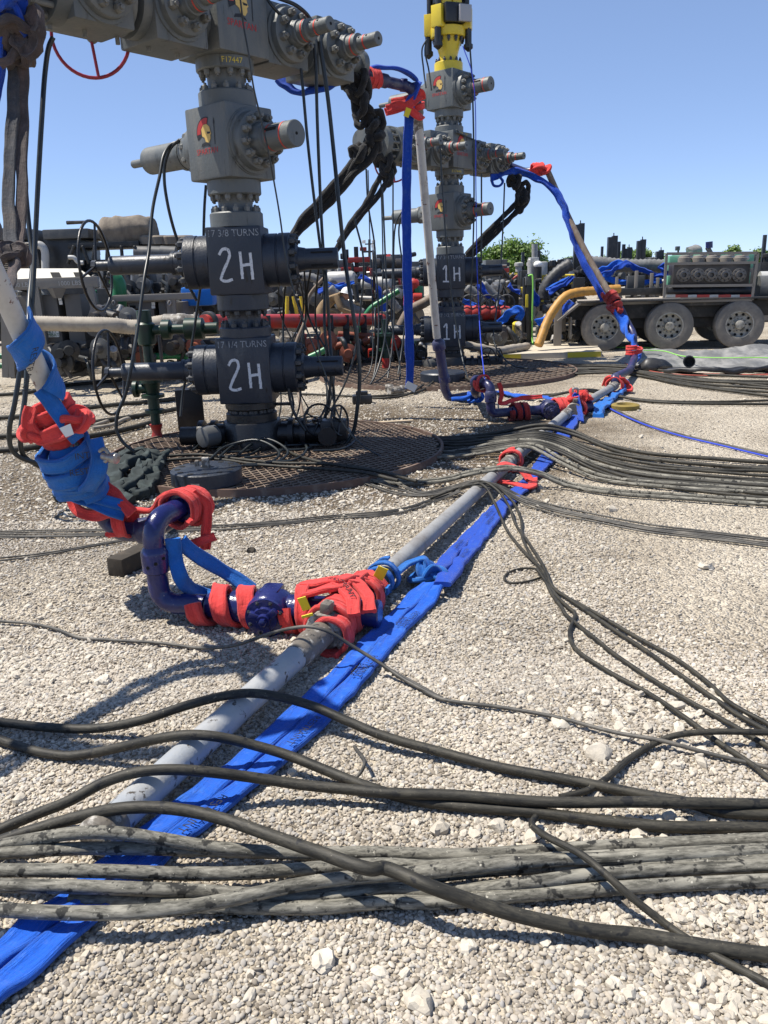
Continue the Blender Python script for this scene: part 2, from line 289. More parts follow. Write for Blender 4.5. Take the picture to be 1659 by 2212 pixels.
def pebble_mat():
    Mx = bpy.data.materials.new('pebble'); Mx.use_nodes = True; nt = Mx.node_tree; N = nt.nodes; L = nt.links
    b = N['Principled BSDF']; b.inputs['Roughness'].default_value = 0.9; b.inputs['Specular IOR Level'].default_value = 0.2
    oi = N.new('ShaderNodeObjectInfo'); r = N.new('ShaderNodeValToRGB'); e = r.color_ramp.elements
    e[0].position = 0; e[0].color = (0.20, 0.170, 0.132, 1); e[1].position = 1; e[1].color = (0.58, 0.53, 0.445, 1)
    for p, c in ((0.14, (0.28, 0.245, 0.20)), (0.3, (0.375, 0.335, 0.28)), (0.52, (0.425, 0.385, 0.325)), (0.6, (0.34, 0.325, 0.305)), (0.72, (0.48, 0.44, 0.37)), (0.82, (0.40, 0.345, 0.275))):
        q = e.new(p); q.color = (*c, 1)
    L.new(oi.outputs['Random'], r.inputs[0])
    geo = N.new('ShaderNodeNewGeometry'); t = N.new('ShaderNodeTexNoise'); t.inputs['Scale'].default_value = 1.1; t.inputs['Detail'].default_value = 4
    L.new(geo.outputs['Position'], t.inputs['Vector'])
    mr = N.new('ShaderNodeMapRange'); mr.inputs[1].default_value = 0.35; mr.inputs[2].default_value = 0.65; mr.inputs[3].default_value = 0.78; mr.inputs[4].default_value = 1.08
    L.new(t.outputs['Fac'], mr.inputs[0]); h = N.new('ShaderNodeHueSaturation'); L.new(mr.outputs[0], h.inputs['Value']); L.new(r.outputs[0], h.inputs['Color'])
    L.new(h.outputs[0], b.inputs['Base Color'])
    return Mx
M['pebble'] = pebble_mat()
# ------------------------------------------------------------------ building helpers
ORG = {}
def V(*a): return Vector(a)
def tagit(o, label=None, cat=None, group=None, kind=None):
    if label: o['label'] = label
    if cat: o['category'] = cat
    if group: o['group'] = group
    if kind: o['kind'] = kind
    return o
def thing(name, label, cat, loc, group=None):
    o = bpy.data.objects.new(name, None); COL.objects.link(o); o.empty_display_size = 0.1
    o.location = loc; ORG[o] = Vector(loc)
    return tagit(o, label, cat, group)

def crom(pts, n=8, closed=False):
    P = [Vector(p) for p in pts]; k = len(P)
    if k == 2: return [P[0].lerp(P[1], i / n) for i in range(n + 1)]
    out = []
    segs = k if closed else k - 1
    for i in range(segs):
        p1, p2 = P[i % k], P[(i + 1) % k]
        p0 = P[(i - 1) % k] if (closed or i > 0) else p1 * 2 - p2
        p3 = P[(i + 2) % k] if (closed or i + 2 < k) else p2 * 2 - p1
        d1 = max((p1 - p0).length, 1e-5) ** .5; d2 = max((p2 - p1).length, 1e-5) ** .5; d3 = max((p3 - p2).length, 1e-5) ** .5
        m1 = ((p1 - p0) / d1 - (p2 - p0) / (d1 + d2) + (p2 - p1) / d2) * d2
        m2 = ((p2 - p1) / d2 - (p3 - p1) / (d2 + d3) + (p3 - p2) / d3) * d2
        for j in range(n):
            t = j / n; t2 = t * t; t3 = t2 * t
            out.append(p1 * (2 * t3 - 3 * t2 + 1) + m1 * (t3 - 2 * t2 + t) + p2 * (-2 * t3 + 3 * t2) + m2 * (t3 - t2))
    if not closed: out.append(P[-1].copy())
    return out

def circ(r, n=12): return [(r * math.cos(2 * math.pi * i / n), r * math.sin(2 * math.pi * i / n)) for i in range(n)]
def flat(w, t, n=18, p=0.5):
    """flattened webbing section with soft lengthwise ridges"""
    o = []
    for i in range(n):
        a = 2 * math.pi * i / n; c, s_ = math.cos(a), math.sin(a)
        x = math.copysign(abs(c) ** p, c); y = math.copysign(abs(s_) ** 0.7, s_)
        y *= 1 + .22 * math.cos(x * 7.0) - .12 * math.cos(x * 15)
        o.append((w / 2 * x, t / 2 * y))
    return o

class MB:
    def __init__(s): s.v = []; s.f = []; s.uv = {}
    def add(s, vs, fs, uvs=None):
        b = len(s.v); s.v.extend([tuple(q) for q in vs])
        for i, f in enumerate(fs):
            if uvs: s.uv[len(s.f)] = uvs[i]
            s.f.append(tuple(b + j for j in f))
        return s
    def box(s, c, size, rot=None, bev=0.0):
        c = Vector(c); sx, sy, sz = [q / 2 for q in size]
        rm = rot if rot is not None else Matrix.Identity(3)
        b = min(bev, sx * .6, sy * .6, sz * .6)
        if b <= 0:
            vs = [Vector((x, y, z)) for x in (-sx, sx) for y in (-sy, sy) for z in (-sz, sz)]
            fs = [(0, 1, 3, 2), (4, 6, 7, 5), (0, 4, 5, 1), (2, 3, 7, 6), (0, 2, 6, 4), (1, 5, 7, 3)]
        else:
            bm = bmesh.new(); bmesh.ops.create_cube(bm, size=1)
            for q in bm.verts: q.co = Vector((q.co.x * 2 * sx, q.co.y * 2 * sy, q.co.z * 2 * sz))
            bmesh.ops.bevel(bm, geom=bm.edges[:], offset=b, segments=2, profile=0.6, affect='EDGES')
            bm.verts.index_update(); vs = [q.co.copy() for q in bm.verts]; fs = [[q.index for q in f.verts] for f in bm.faces]; bm.free()
        return s.add([c + rm @ q for q in vs], fs)
    def lathe(s, p, axis, prof, n=24, caps=True):
        p = Vector(p); ax = Vector(axis).normalized()
        t = Vector((0, 0, 1)) if abs(ax.z) < .9 else Vector((1, 0, 0))
        u = ax.cross(t).normalized(); w = ax.cross(u)
        vs = []; fs = []
        for (h, r) in prof:
            for i in range(n):
                a = 2 * math.pi * i / n
                vs.append(p + ax * h + (u * math.cos(a) + w * math.sin(a)) * max(r, 1e-4))
        for k in range(len(prof) - 1):
            for i in range(n):
                j = (i + 1) % n
                fs.append((k * n + i, k * n + j, (k + 1) * n + j, (k + 1) * n + i))
        if caps:
            fs.append(tuple(range(n - 1, -1, -1))); e = (len(prof) - 1) * n; fs.append(tuple(e + i for i in range(n)))
        return s.add(vs, fs)
    def cyl(s, p0, p1, r0, r1=None, n=20, bev=0.0):
        p0, p1 = Vector(p0), Vector(p1); L = (p1 - p0).length; r1 = r0 if r1 is None else r1
        pr = [(0, r0), (L, r1)] if bev <= 0 else [(0, r0 - bev), (bev, r0), (L - bev, r1), (L, r1 - bev)]
        return s.lathe(p0, p1 - p0, pr, n)
    def sweep(s, pts, prof, ups=None, closed=False, caps=True, wob=0.0, wsc=9.0, scale=None, seed=0.0):
        P = [Vector(p) for p in pts]; k = len(P); m_ = len(prof)
        T = []
        for i in range(k):
            a = P[(i - 1) % k] if (closed or i > 0) else P[i]; b = P[(i + 1) % k] if (closed or i < k - 1) else P[i]
            d = b - a; T.append(d.normalized() if d.length > 1e-9 else (T[-1] if T else Vector((1, 0, 0))))
        Nn = []
        if ups is not None:
            U = [Vector(ups)] * k if not isinstance(ups[0], (Vector, tuple, list)) else [Vector(q) for q in ups]
            for i in range(k):
                q = U[i] - T[i] * U[i].dot(T[i])
                Nn.append(q.normalized() if q.length > 1e-4 else (Nn[-1] if Nn else T[i].orthogonal().normalized()))
        else:
            q = Vector((0, 0, 1)); q = q - T[0] * q.dot(T[0])
            q = q.normalized() if q.length > 1e-3 else T[0].orthogonal().normalized()
            Nn.append(q)
            for i in range(1, k):
                q = Nn[-1] - T[i] * Nn[-1].dot(T[i]); Nn.append(q.normalized() if q.length > 1e-6 else Nn[-1])
            if closed:                                   # spread the leftover twist along the loop
                last = Nn[-1] - T[0] * Nn[-1].dot(T[0]); last.normalize()
                ang = math.atan2(T[0].dot(last.cross(Nn[0])), last.dot(Nn[0]))
                for i in range(k): Nn[i] = Matrix.Rotation(ang * i / k, 3, T[i]) @ Nn[i]
        vs = []; fs = []; uvs = []; ln = [0.0]
        for i in range(1, k + 1): ln.append(ln[-1] + (P[i % k] - P[i - 1]).length)
        for i in range(k):
            sd = T[i].cross(Nn[i]); sc = scale[i] if scale else 1.0
            for j, (x, y) in enumerate(prof):
                q = P[i] + (sd * x + Nn[i] * y) * sc
                if wob:
                    w = noise.noise_vector(q * wsc + Vector((seed, seed, seed)))
                    q = q + w * wob
                vs.append(q)
        rings = k if closed else k - 1
        for i in range(rings):
            a, b = i * m_, ((i + 1) % k) * m_
            for j in range(m_):
                j2 = (j + 1) % m_
                fs.append((a + j, a + j2, b + j2, b + j))
                uvs.append(((ln[i], j / m_ * .2), (ln[i], (j + 1) / m_ * .2), (ln[i + 1], (j + 1) / m_ * .2), (ln[i + 1], j / m_ * .2)))
        s.add(vs, fs, uvs)
        if caps and not closed:
            b = len(s.v) - len(vs)
            s.f.append(tuple(b + j for j in range(m_ - 1, -1, -1))); s.f.append(tuple(b + (k - 1) * m_ + j for j in range(m_)))
        return s
    def tube(s, pts, r, n=12, sub=8, closed=False, **kw):
        return s.sweep(crom(pts, sub, closed), circ(r, n), closed=closed, **kw)
    def ball(s, c, r, sc=(1, 1, 1), n=16, m=10, wob=0.0, wsc=6.0, rot=None):
        vs = []; fs = []; c = Vector(c)
        for i in range(m + 1):
            th = math.pi * i / m
            for j in range(n):
                ph = 2 * math.pi * j / n
                q = Vector((math.sin(th) * math.cos(ph) * sc[0], math.sin(th) * math.sin(ph) * sc[1], math.cos(th) * sc[2])) * r
                if rot: q = rot @ q
                q = c + q
                if wob: q = q + noise.noise_vector(q * wsc) * wob
                vs.append(q)
        for i in range(m):
            for j in range(n):
                fs.append((i * n + j, (i + 1) * n + j, (i + 1) * n + (j + 1) % n, i * n + (j + 1) % n))
        return s.add(vs, fs)
    def obj(s, name, mt, parent=None, label=None, cat=None, group=None, kind=None, sharp=40, smooth=True):
        vs = np.array(s.v, dtype=np.float64)
        lo, hi = vs.min(0), vs.max(0)
        base = Vector(((lo[0] + hi[0]) / 2, (lo[1] + hi[1]) / 2, lo[2]))
        vs -= np.array(base)
        me = bpy.data.meshes.new(name); me.from_pydata(vs.tolist(), [], s.f); me.update()
        if s.uv:
            ul = me.uv_layers.new(name='UVMap'); d = np.zeros(len(me.loops) * 2, dtype=np.float32); p = 0
            for i, f in enumerate(s.f):
                u = s.uv.get(i)
                for j in range(len(f)):
                    if u: d[2 * (p + j)], d[2 * (p + j) + 1] = u[j]
                p += len(f)
            ul.data.foreach_set('uv', d)
        if smooth:
            me.polygons.foreach_set('use_smooth', [True] * len(me.polygons))
            me.set_sharp_from_angle(angle=R_(sharp))
        me.materials.append(M[mt] if isinstance(mt, str) else mt)
        o = bpy.data.objects.new(name, me); COL.objects.link(o)
        ORG[o] = base
        if parent is not None:
            o.parent = parent; o.location = base - ORG[parent]
        else: o.location = base
        return tagit(o, label, cat, group, kind)

def struct(name, mb, mt): return mb.obj(name, mt, kind='structure')

_nut = {}
def nut(parent, p, axis, r, h, mt='nut', name='nut'):
    k = mt
    if k not in _nut:
        q = MB(); q.lathe((0, 0, 0), (0, 0, 1), [(0, 1), (.78, 1), (1, .82)], 6); q.lathe((0, 0, .95), (0, 0, 1), [(0, .5), (.4, .5), (.45, .4)], 8)
        me = bpy.data.meshes.new('nut'); me.from_pydata(q.v, [], q.f); me.materials.append(M[mt]); _nut[k] = me
    o = bpy.data.objects.new(name, _nut[k]); COL.objects.link(o)
    o.parent = parent; p = Vector(p); ORG[o] = p; o.location = p - ORG[parent]
    o.rotation_euler = Vector(axis).to_track_quat('Z', 'Y').to_euler(); o.scale = (r, r, h)
    return o
def nut_ring(parent, c, axis, R, n, r, h, mt='nut', ph=0.0, name='nut'):
    ax = Vector(axis).normalized(); t = Vector((0, 0, 1)) if abs(ax.z) < .9 else Vector((1, 0, 0))
    u = ax.cross(t).normalized(); w = ax.cross(u)
    for i in range(n):
        a = 2 * math.pi * (i + ph) / n
        nut(parent, Vector(c) + (u * math.cos(a) + w * math.sin(a)) * R, ax, r, h, mt, name)

def text_mesh(body, size=1.0, align='CENTER'):
    cu = bpy.data.curves.new('t', 'FONT'); cu.body = body; cu.size = size; cu.align_x = align; cu.align_y = 'CENTER'; cu.resolution_u = 2
    ob = bpy.data.objects.new('t', cu); me = bpy.data.meshes.new_from_object(ob)
    vs = [q.co.copy() for q in me.vertices]; fs = [tuple(p.vertices) for p in me.polygons]
    bpy.data.objects.remove(ob); bpy.data.curves.remove(cu); bpy.data.meshes.remove(me)
    return vs, fs
def text_on(parent, body, o, right, up, size, mt, sx=1.0, jitter=0.0):
    vs, fs = text_mesh(body, size); r = Vector(right).normalized(); u = Vector(up).normalized(); nrm = r.cross(u)
    q = MB(); q.add([Vector(o) + r * p.x * sx + u * p.y + nrm * 0.003 for p in vs], fs)
    return q.obj('lettering', mt, parent, smooth=False)
def strokes(parent, lines, o, right, up, w, mt, name='lettering'):
    """hand-painted strokes: poly-lines in the plane (right, up) at o"""
    r = Vector(right).normalized(); u = Vector(up).normalized(); nrm = r.cross(u); q = MB()
    for k, ln in enumerate(lines):
        p2 = crom([Vector((x, y, 0)) for x, y in ln], 5)
        vs = []
        for i, p in enumerate(p2):
            d = (p2[min(i + 1, len(p2) - 1)] - p2[max(i - 1, 0)]); d.normalize(); n2 = Vector((-d.y, d.x, 0))
            ww = w * (0.42 + 0.16 * noise.noise(Vector((i * .7, k * 3.1, 1))))
            for sg in (-1, 1):
                e = p + n2 * ww * sg; vs.append(Vector(o) + r * e.x + u * e.y + nrm * (0.003 + 0.0007 * k))
        q.add(vs, [(2 * i, 2 * i + 1, 2 * i + 3, 2 * i + 2) for i in range(len(p2) - 1)])
    return q.obj(name, mt, parent, smooth=False)
def patch(parent, poly, o, right, up, off, mt, name='emblem'):
    r = Vector(right).normalized(); u = Vector(up).normalized(); nrm = r.cross(u); q = MB()
    q.add([Vector(o) + r * x + u * y + nrm * off for x, y in poly], [tuple(range(len(poly)))])
    return q.obj(name, mt, parent, smooth=False)

def helix(c, axis, R, turns, pitch, ph=0.0, n=18, jit=0.0, seed=0):
    ax = Vector(axis).normalized(); t = Vector((0, 0, 1)) if abs(ax.z) < .9 else Vector((1, 0, 0))
    u = ax.cross(t).normalized(); w = ax.cross(u); P = []; N_ = []
    tot = max(3, int(n * turns))
    for i in range(tot + 1):
        a = ph + 2 * math.pi * i / n
        j = 1 + jit * noise.noise(Vector((i * .35, seed * 5.3, 0)))
        rad = u * math.cos(a) + w * math.sin(a)
        P.append(Vector(c) + rad * R * j + ax * (pitch * (i / n - turns / 2) + jit * .5 * R * noise.noise(Vector((i * .3, seed * 2.1, 7))))); N_.append(rad)
    return P, N_
def knot(mb, c, size, prof, ph=0.0, sc=(1, 1, 1), n=70, wob=0.006, seed=0):
    rot = Matrix.Rotation(ph, 3, 'X') @ Matrix.Rotation(ph * 1.7, 3, 'Z')
    P = []
    for i in range(n):
        t = 2 * math.pi * i / n
        q = Vector(((math.sin(t) + 2 * math.sin(2 * t)) / 3, (math.cos(t) - 2 * math.cos(2 * t)) / 3, -math.sin(3 * t) / 2.2)) * size
        q = rot @ q; P.append(Vector(c) + Vector((q.x * sc[0], q.y * sc[1], q.z * sc[2])))
    return mb.sweep(P, prof, closed=True, wob=wob, wsc=14, seed=seed)

def hose_pts(pts, r, mt, label, cat='hose', group=None, name='hose', n=12, sub=7, wob=0.0):
    q = MB(); q.sweep(crom(pts, sub), circ(r, n), wob=wob, wsc=2.0)
    return q.obj(name, mt, None, label, cat, group)
def ghose(pts, r, mt, label, name='hose', cat='hose', group=None, dz=0.0, **kw):
    """picture points (x, y[, clear height]) laid on the ground"""
    P = [G(p[0], p[1], r * 0.9 + .012 + dz + (p[2] if len(p) > 2 else 0.0)) for p in pts]
    if pts[0][0] <= 5:                       # lines that leave the picture run on along the ground
        d = P[0] - P[1]; d.z = 0; P.insert(0, Vector((P[0].x, P[0].y, r + .012)) + d.normalized() * 1.6)
    if pts[-1][0] >= 1650:
        d = P[-1] - P[-2]; d.z = 0; P.append(Vector((P[-1].x, P[-1].y, r + .012)) + d.normalized() * 1.6)
    return hose_pts(P, r, mt, label, cat, group, name, **kw)
def ahose(pts, r, mt, label, name='hose', cat='hose', group=None, **kw):
    return hose_pts([A(*p) for p in pts], r, mt, label, cat, group, name, **kw)
def ribbed(pts, r, pitch, depth=0.12, n=12):
    P = crom(pts, 10); ln = [0.0]
    for i in range(1, len(P)): ln.append(ln[-1] + (P[i] - P[i - 1]).length)
    tot = ln[-1]; k = max(4, int(tot / pitch)) * 2; Q = []; S = []; j = 0
    for i in range(k + 1):
        t = tot * i / k
        while j < len(ln) - 2 and ln[j + 1] < t: j += 1
        f = (t - ln[j]) / max(ln[j + 1] - ln[j], 1e-6)
        Q.append(P[j].lerp(P[j + 1], min(max(f, 0), 1))); S.append(1 + (depth if i % 2 else 0))
    q = MB(); q.sweep(Q, circ(r, n), scale=S); return q
def pipe_run(mb, pts, r, bend, n=16):
    """straight legs with rounded corners"""
    P = [Vector(p) for p in pts]; out = [P[0]]
    for i in range(1, len(P) - 1):
        a = (P[i - 1] - P[i]); b = (P[i + 1] - P[i]); d = min(bend, a.length * .49, b.length * .49)
        s_ = P[i] + a.normalized() * d; e = P[i] + b.normalized() * d
        for k in range(9):
            t = k / 8; out.append(s_ * (1 - t) ** 2 + P[i] * 2 * t * (1 - t) + e * t * t)
    out.append(P[-1])
    return mb.sweep(out, circ(r, n))
# ------------------------------------------------------------------ the ground and its gravel
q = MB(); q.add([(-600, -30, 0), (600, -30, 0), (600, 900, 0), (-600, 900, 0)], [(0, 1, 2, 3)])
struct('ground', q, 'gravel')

GR_C, GR_R = Vector((-1.02, 7.70, 0)), 1.60           # round cellar grating of the near well
def stone_points(n, rng, y0, y1, half, s0, s1, power=1.0, seed=0, excl=True):
    u = rng.random(n); y = y0 + (y1 - y0) * u ** power
    x = (rng.random(n) * 2 - 1) * (half[0] + (half[1] - half[0]) * (y - y0) / (y1 - y0))
    sc = s0 + (s1 - s0) * rng.random(n) ** 2.5
    k = np.ones(n, bool)
    # worn wheel-tracks of fines at the right and in front of the far well carry fewer stones
    fines = np.array([noise.noise(Vector((a * .75 + 3, b * .55, 0))) for a, b in zip(x, y)]) * .5 + .34 * np.clip(x - .5, 0, 1.5) * np.clip((y - 2.4) / 1.2, 0, 1)
    k &= rng.random(n) > np.clip((fines - .08) * 3.0, 0, .94)
    if excl: k &= (x - GR_C.x) ** 2 + (y - GR_C.y) ** 2 > (GR_R + .02) ** 2
    return x[k], y[k], sc[k]
rng = np.random.default_rng(3)
def cluster(px, py, n, sx, sy, s0, s1):
    c = G(px, py); return c.x + rng.normal(0, sx, n), np.maximum(c.y + rng.normal(0, sy, n), 1.2), s0 + (s1 - s0) * rng.random(n) ** 2
def gravel_bed(name, sets, jag, subdiv, label_note, mt='pebble'):
    X = np.concatenate([s[0] for s in sets]); Y = np.concatenate([s[1] for s in sets]); S = np.concatenate([s[2] for s in sets])
    n = len(X); me = bpy.data.meshes.new(name)
    Z = S * (-0.05 + 0.5 * rng.random(n))
    me.vertices.add(n); me.vertices.foreach_set('co', np.stack([X, Y, Z], 1).astype(np.float32).ravel())
    a = me.attributes.new('sz', 'FLOAT_VECTOR', 'POINT')
    a.data.foreach_set('vector', np.stack([S * (.8 + .5 * rng.random(n)), S * (.6 + .4 * rng.random(n)), S * (.4 + .35 * rng.random(n))], 1).astype(np.float32).ravel())
    a = me.attributes.new('rt', 'FLOAT_VECTOR', 'POINT')
    a.data.foreach_set('vector', np.stack([rng.normal(0, .35, n), rng.normal(0, .35, n), rng.random(n) * 6.28], 1).astype(np.float32).ravel())
    a = me.attributes.new('pick', 'INT', 'POINT'); a.data.foreach_set('value', rng.integers(0, 5, n).astype(np.int32))
    o = bpy.data.objects.new(name, me); COL.objects.link(o)
    ng = bpy.data.node_groups.new(name, 'GeometryNodeTree')
    ng.interface.new_socket('Geometry', in_out='INPUT', socket_type='NodeSocketGeometry'); ng.interface.new_socket('Geometry', in_out='OUTPUT', socket_type='NodeSocketGeometry')
    N = ng.nodes; L = ng.links; gi = N.new('NodeGroupInput'); go = N.new('NodeGroupOutput')
    jn = N.new('GeometryNodeJoinGeometry')
    for k in range(5):
        ico = N.new('GeometryNodeMeshIcoSphere'); ico.inputs['Radius'].default_value = 1; ico.inputs['Subdivisions'].default_value = subdiv
        nz = N.new('ShaderNodeTexNoise'); nz.noise_dimensions = '4D'; nz.inputs['W'].default_value = k * 7.3; nz.inputs['Scale'].default_value = 0.9 + .12 * k; nz.inputs['Detail'].default_value = 1
        sb = N.new('ShaderNodeVectorMath'); sb.operation = 'SUBTRACT'; sb.inputs[1].default_value = (.5, .5, .5); L.new(nz.outputs['Color'], sb.inputs[0])
        ml = N.new('ShaderNodeVectorMath'); ml.operation = 'SCALE'; ml.inputs['Scale'].default_value = jag; L.new(sb.outputs[0], ml.inputs[0])
        st = N.new('GeometryNodeSetPosition'); L.new(ico.outputs['Mesh'], st.inputs['Geometry']); L.new(ml.outputs[0], st.inputs['Offset'])
        ss = N.new('GeometryNodeSetShadeSmooth'); ss.inputs['Shade Smooth'].default_value = jag < 1.2; L.new(st.outputs[0], ss.inputs['Geometry'])
        sm = N.new('GeometryNodeSetMaterial'); sm.inputs['Material'].default_value = M[mt]; L.new(ss.outputs[0], sm.inputs['Geometry'])
        gt = N.new('GeometryNodeGeometryToInstance'); L.new(sm.outputs[0], gt.inputs[0]); L.new(gt.outputs[0], jn.inputs[0])
    io = N.new('GeometryNodeInstanceOnPoints'); io.inputs['Pick Instance'].default_value = True
    mp = N.new('GeometryNodeMeshToPoints'); L.new(gi.outputs[0], mp.inputs['Mesh']); L.new(mp.outputs[0], io.inputs['Points'])
    L.new(jn.outputs[0], io.inputs['Instance'])
    def attr(nm, ty):
        t = N.new('GeometryNodeInputNamedAttribute'); t.data_type = ty; t.inputs['Name'].default_value = nm; return t.outputs['Attribute']
    L.new(attr('pick', 'INT'), io.inputs['Instance Index']); L.new(attr('sz', 'FLOAT_VECTOR'), io.inputs['Scale'])
    e2r = N.new('FunctionNodeEulerToRotation'); L.new(attr('rt', 'FLOAT_VECTOR'), e2r.inputs[0]); L.new(e2r.outputs[0], io.inputs['Rotation'])
    L.new(io.outputs[0], go.inputs[0])
    md = o.modifiers.new('gravel', 'NODES'); md.node_group = ng
    return tagit(o, label_note, 'gravel', kind='stuff')
gravel_bed('gravel', [
    stone_points(105000, rng, 1.25, 3.2, (1.7, 2.4), .0042, .0105),
    stone_points(120000, rng, 2.9, 5.6, (2.3, 3.7), .0045, .0110, 1.25),
    stone_points(60000, rng, 5.3, 12.0, (3.6, 7.0), .006, .015, 1.2),
], 0.75, 2, 'rounded pale pebbles covering the whole pad')
gravel_bed('crushed_stone', [
    stone_points(650, rng, 1.3, 3.2, (1.6, 2.4), .008, .019),
    stone_points(2600, rng, 2.9, 6.0, (2.4, 4.0), .007, .019, 1.2),
    stone_points(6000, rng, 5.5, 15.0, (3.6, 8.5), .010, .026, 1.15),
] + [cluster(*c) for c in ((1600, 2140, 170, .16, .07, .008, .019), (1500, 1975, 90, .12, .05, .008, .018), (1330, 1800, 130, .22, .05, .009, .024), (60, 1440, 380, .32, .22, .008, .021), (1400, 1560, 160, .30, .15, .009, .026),
      (760, 1150, 300, .55, .35, .008, .020), (250, 1300, 200, .35, .2, .008, .020))], 1.5, 2, 'angular white limestone chips strewn among the pebbles', 'rock')

# single larger rocks that stand out of the gravel
ROCKS = [((1430, 2030), .055, 'chunky white rock in the gravel under the lowest thick hose'),
         ((1380, 1795), .04, 'small white rock just above the grey hose bundle'), ((1075, 1785), .035, 'pale cube-like rock between the middle hoses and the grey hose bundle'),
         ((950, 1790), .04, 'tan-yellow angular rock beside the blue sling and hoses'), ((628, 1670), .028, 'grey stone beside the right edge of the blue sling'),
         ((225, 1472), .045, 'whitish rock in the lit gravel left of the pipe shadow'), ((40, 1730), .03, 'pale rock near the left edge between two black hoses'),
         ((1290, 1630), .055, 'flat white rock right of the thin brown hose crossing'), ((1210, 1565), .04, 'white rock among pebbles in the right middle of the gravel'),
         ((905, 2165), .045, 'upright white rock at the bottom edge of the picture'), ((1010, 2045), .03, 'yellow-stained rock under the thick dark hose'),
         ((700, 2080), .04, 'pale rock inside the shadow of the hose bundle'), ((1525, 1225), .05, 'lone brown-white rock in the open gravel at right'),
         ((540, 1190), .045, 'dark flat stone behind the navy riser'), ((1320, 1100), .05, 'white rock near the thin black lines on the right')]
for i, ((x, y), r, lab) in enumerate(ROCKS):
    q = MB(); r *= .72; c = G(x, y, r * .25); rr = Matrix.Rotation(i * 1.3, 3, 'Z')
    q.ball(c, r, (1.15, .9, .72), 12, 8, wob=r * .55, wsc=1.1 / r, rot=rr)
    q.obj('rock', 'wood' if 'dark flat' in lab else 'rock', None, lab, 'rock', 'loose rocks', sharp=24)

# ------------------------------------------------------------------ cellar gratings
def grating(c, R, label, cell=(.085, .062), z=.05):
    root = thing('cellar_grating', label, 'grating', (c[0], c[1], 0))
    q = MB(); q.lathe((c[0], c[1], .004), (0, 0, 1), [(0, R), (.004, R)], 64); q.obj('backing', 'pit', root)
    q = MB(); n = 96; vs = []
    for (rr, zz) in ((R - .012, .006), (R - .012, z + .012), (R + .012, z + .012), (R + .02, .002)):
        for i in range(n):
            a = 2 * math.pi * i / n; vs.append((c[0] + rr * math.cos(a), c[1] + rr * math.sin(a), zz))
    q.add(vs, [(k * n + i, k * n + (i + 1) % n, (k + 1) * n + (i + 1) % n, (k + 1) * n + i) for k in range(3) for i in range(n)])
    q.obj('rim', 'rim', root, sharp=20)
    q = MB(); cw, ch = cell; ang = R_(-14); ca, sa = math.cos(ang), math.sin(ang)
    rows = int(R / ch) + 1; w = .0052; vs = []; fs = []
    for r in range(-rows, rows):
        y = r * ch; half = math.sqrt(max(0, (R - .02) ** 2 - y * y)); k0 = int(-half / (cw / 2)); k1 = int(half / (cw / 2))
        prev = None
        for k in range(k0, k1 + 1):
            x = k * cw / 2; yy = y + (ch / 2 if (k + r) % 2 else -ch / 2) * .96
            if x * x + yy * yy > (R - .012) ** 2: prev = None; continue
            X = c[0] + x * ca - yy * sa; Y = c[1] + x * sa + yy * ca; b = len(vs)
            vs += [(X, Y - w, z - .014), (X, Y - w, z), (X, Y + w * 1.3, z + .003), (X, Y + w * 1.3, z - .012)]
            if prev is not None:
                for a_, b_ in ((0, 1), (1, 2), (2, 3)): fs.append((prev + a_, prev + b_, b + b_, b + a_))
            prev = b
    q.add(vs, fs); q.obj('expanded_metal', 'grate', root, kind='stuff', smooth=False)
    return root
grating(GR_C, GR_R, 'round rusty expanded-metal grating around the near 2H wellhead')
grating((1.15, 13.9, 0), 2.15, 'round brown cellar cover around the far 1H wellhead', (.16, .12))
# ------------------------------------------------------------------ the two frac trees
PHI = R_(50)
AV = Vector((math.cos(PHI), math.sin(PHI), 0)); BV = Vector((AV.y, -AV.x, 0)); ZV = Vector((0, 0, 1))
EA = Vector((math.cos(R_(-2)), math.sin(R_(-2)), 0)); EF = Vector((EA.y, -EA.x, 0))     # master valves: stem line and front
def brot(x): return Matrix((x, ZV.cross(x), ZV)).transposed()

def emblem(parent, o, right, s):
    """crested helmet print with a spear and red lettering"""
    arc = lambda r, a0, a1, n=9, cx=0, cy=0: [(cx + r * math.cos(R_(a0 + (a1 - a0) * i / n)), cy + r * math.sin(R_(a0 + (a1 - a0) * i / n))) for i in range(n + 1)]
    sc = lambda P: [(x * s, y * s) for x, y in P]
    patch(parent, sc(arc(.50, 70, 205) + arc(.22, 205, 70)), o, right, ZV, .0025, 'black_print')
    patch(parent, sc(arc(.46, 72, 185) + arc(.27, 185, 72)), o, right, ZV, .0035, 'crest_red')
    patch(parent, sc([(-.22, .12), (-.1, .25), (.08, .26), (.22, .16), (.26, .0), (.30, -.06), (.24, -.10), (.24, -.22), (.14, -.34), (-.02, -.30), (-.08, -.16), (-.2, -.1)]), o, right, ZV, .0045, 'gold')
    patch(parent, sc([(.06, .02), (.25, .0), (.25, -.05), (.1, -.06)]), o, right, ZV, .0055, 'black_print')
    patch(parent, sc([(-.24, -.34), (-.02, -.30), (.16, -.40), (.2, -.46), (-.05, -.40), (-.3, -.44)]), o, right, ZV, .0035, 'black_print')
    patch(parent, sc([(.43, -.42), (.46, -.42), (.47, .2), (.50, .28), (.465, .44), (.42, .28), (.44, .2)]), o, right, ZV, .0035, 'black_print')
    t = text_on(parent, 'SPARTAN', Vector(o) - ZV * .60 * s, right, ZV, .27 * s, 'crest_red', 1.0)

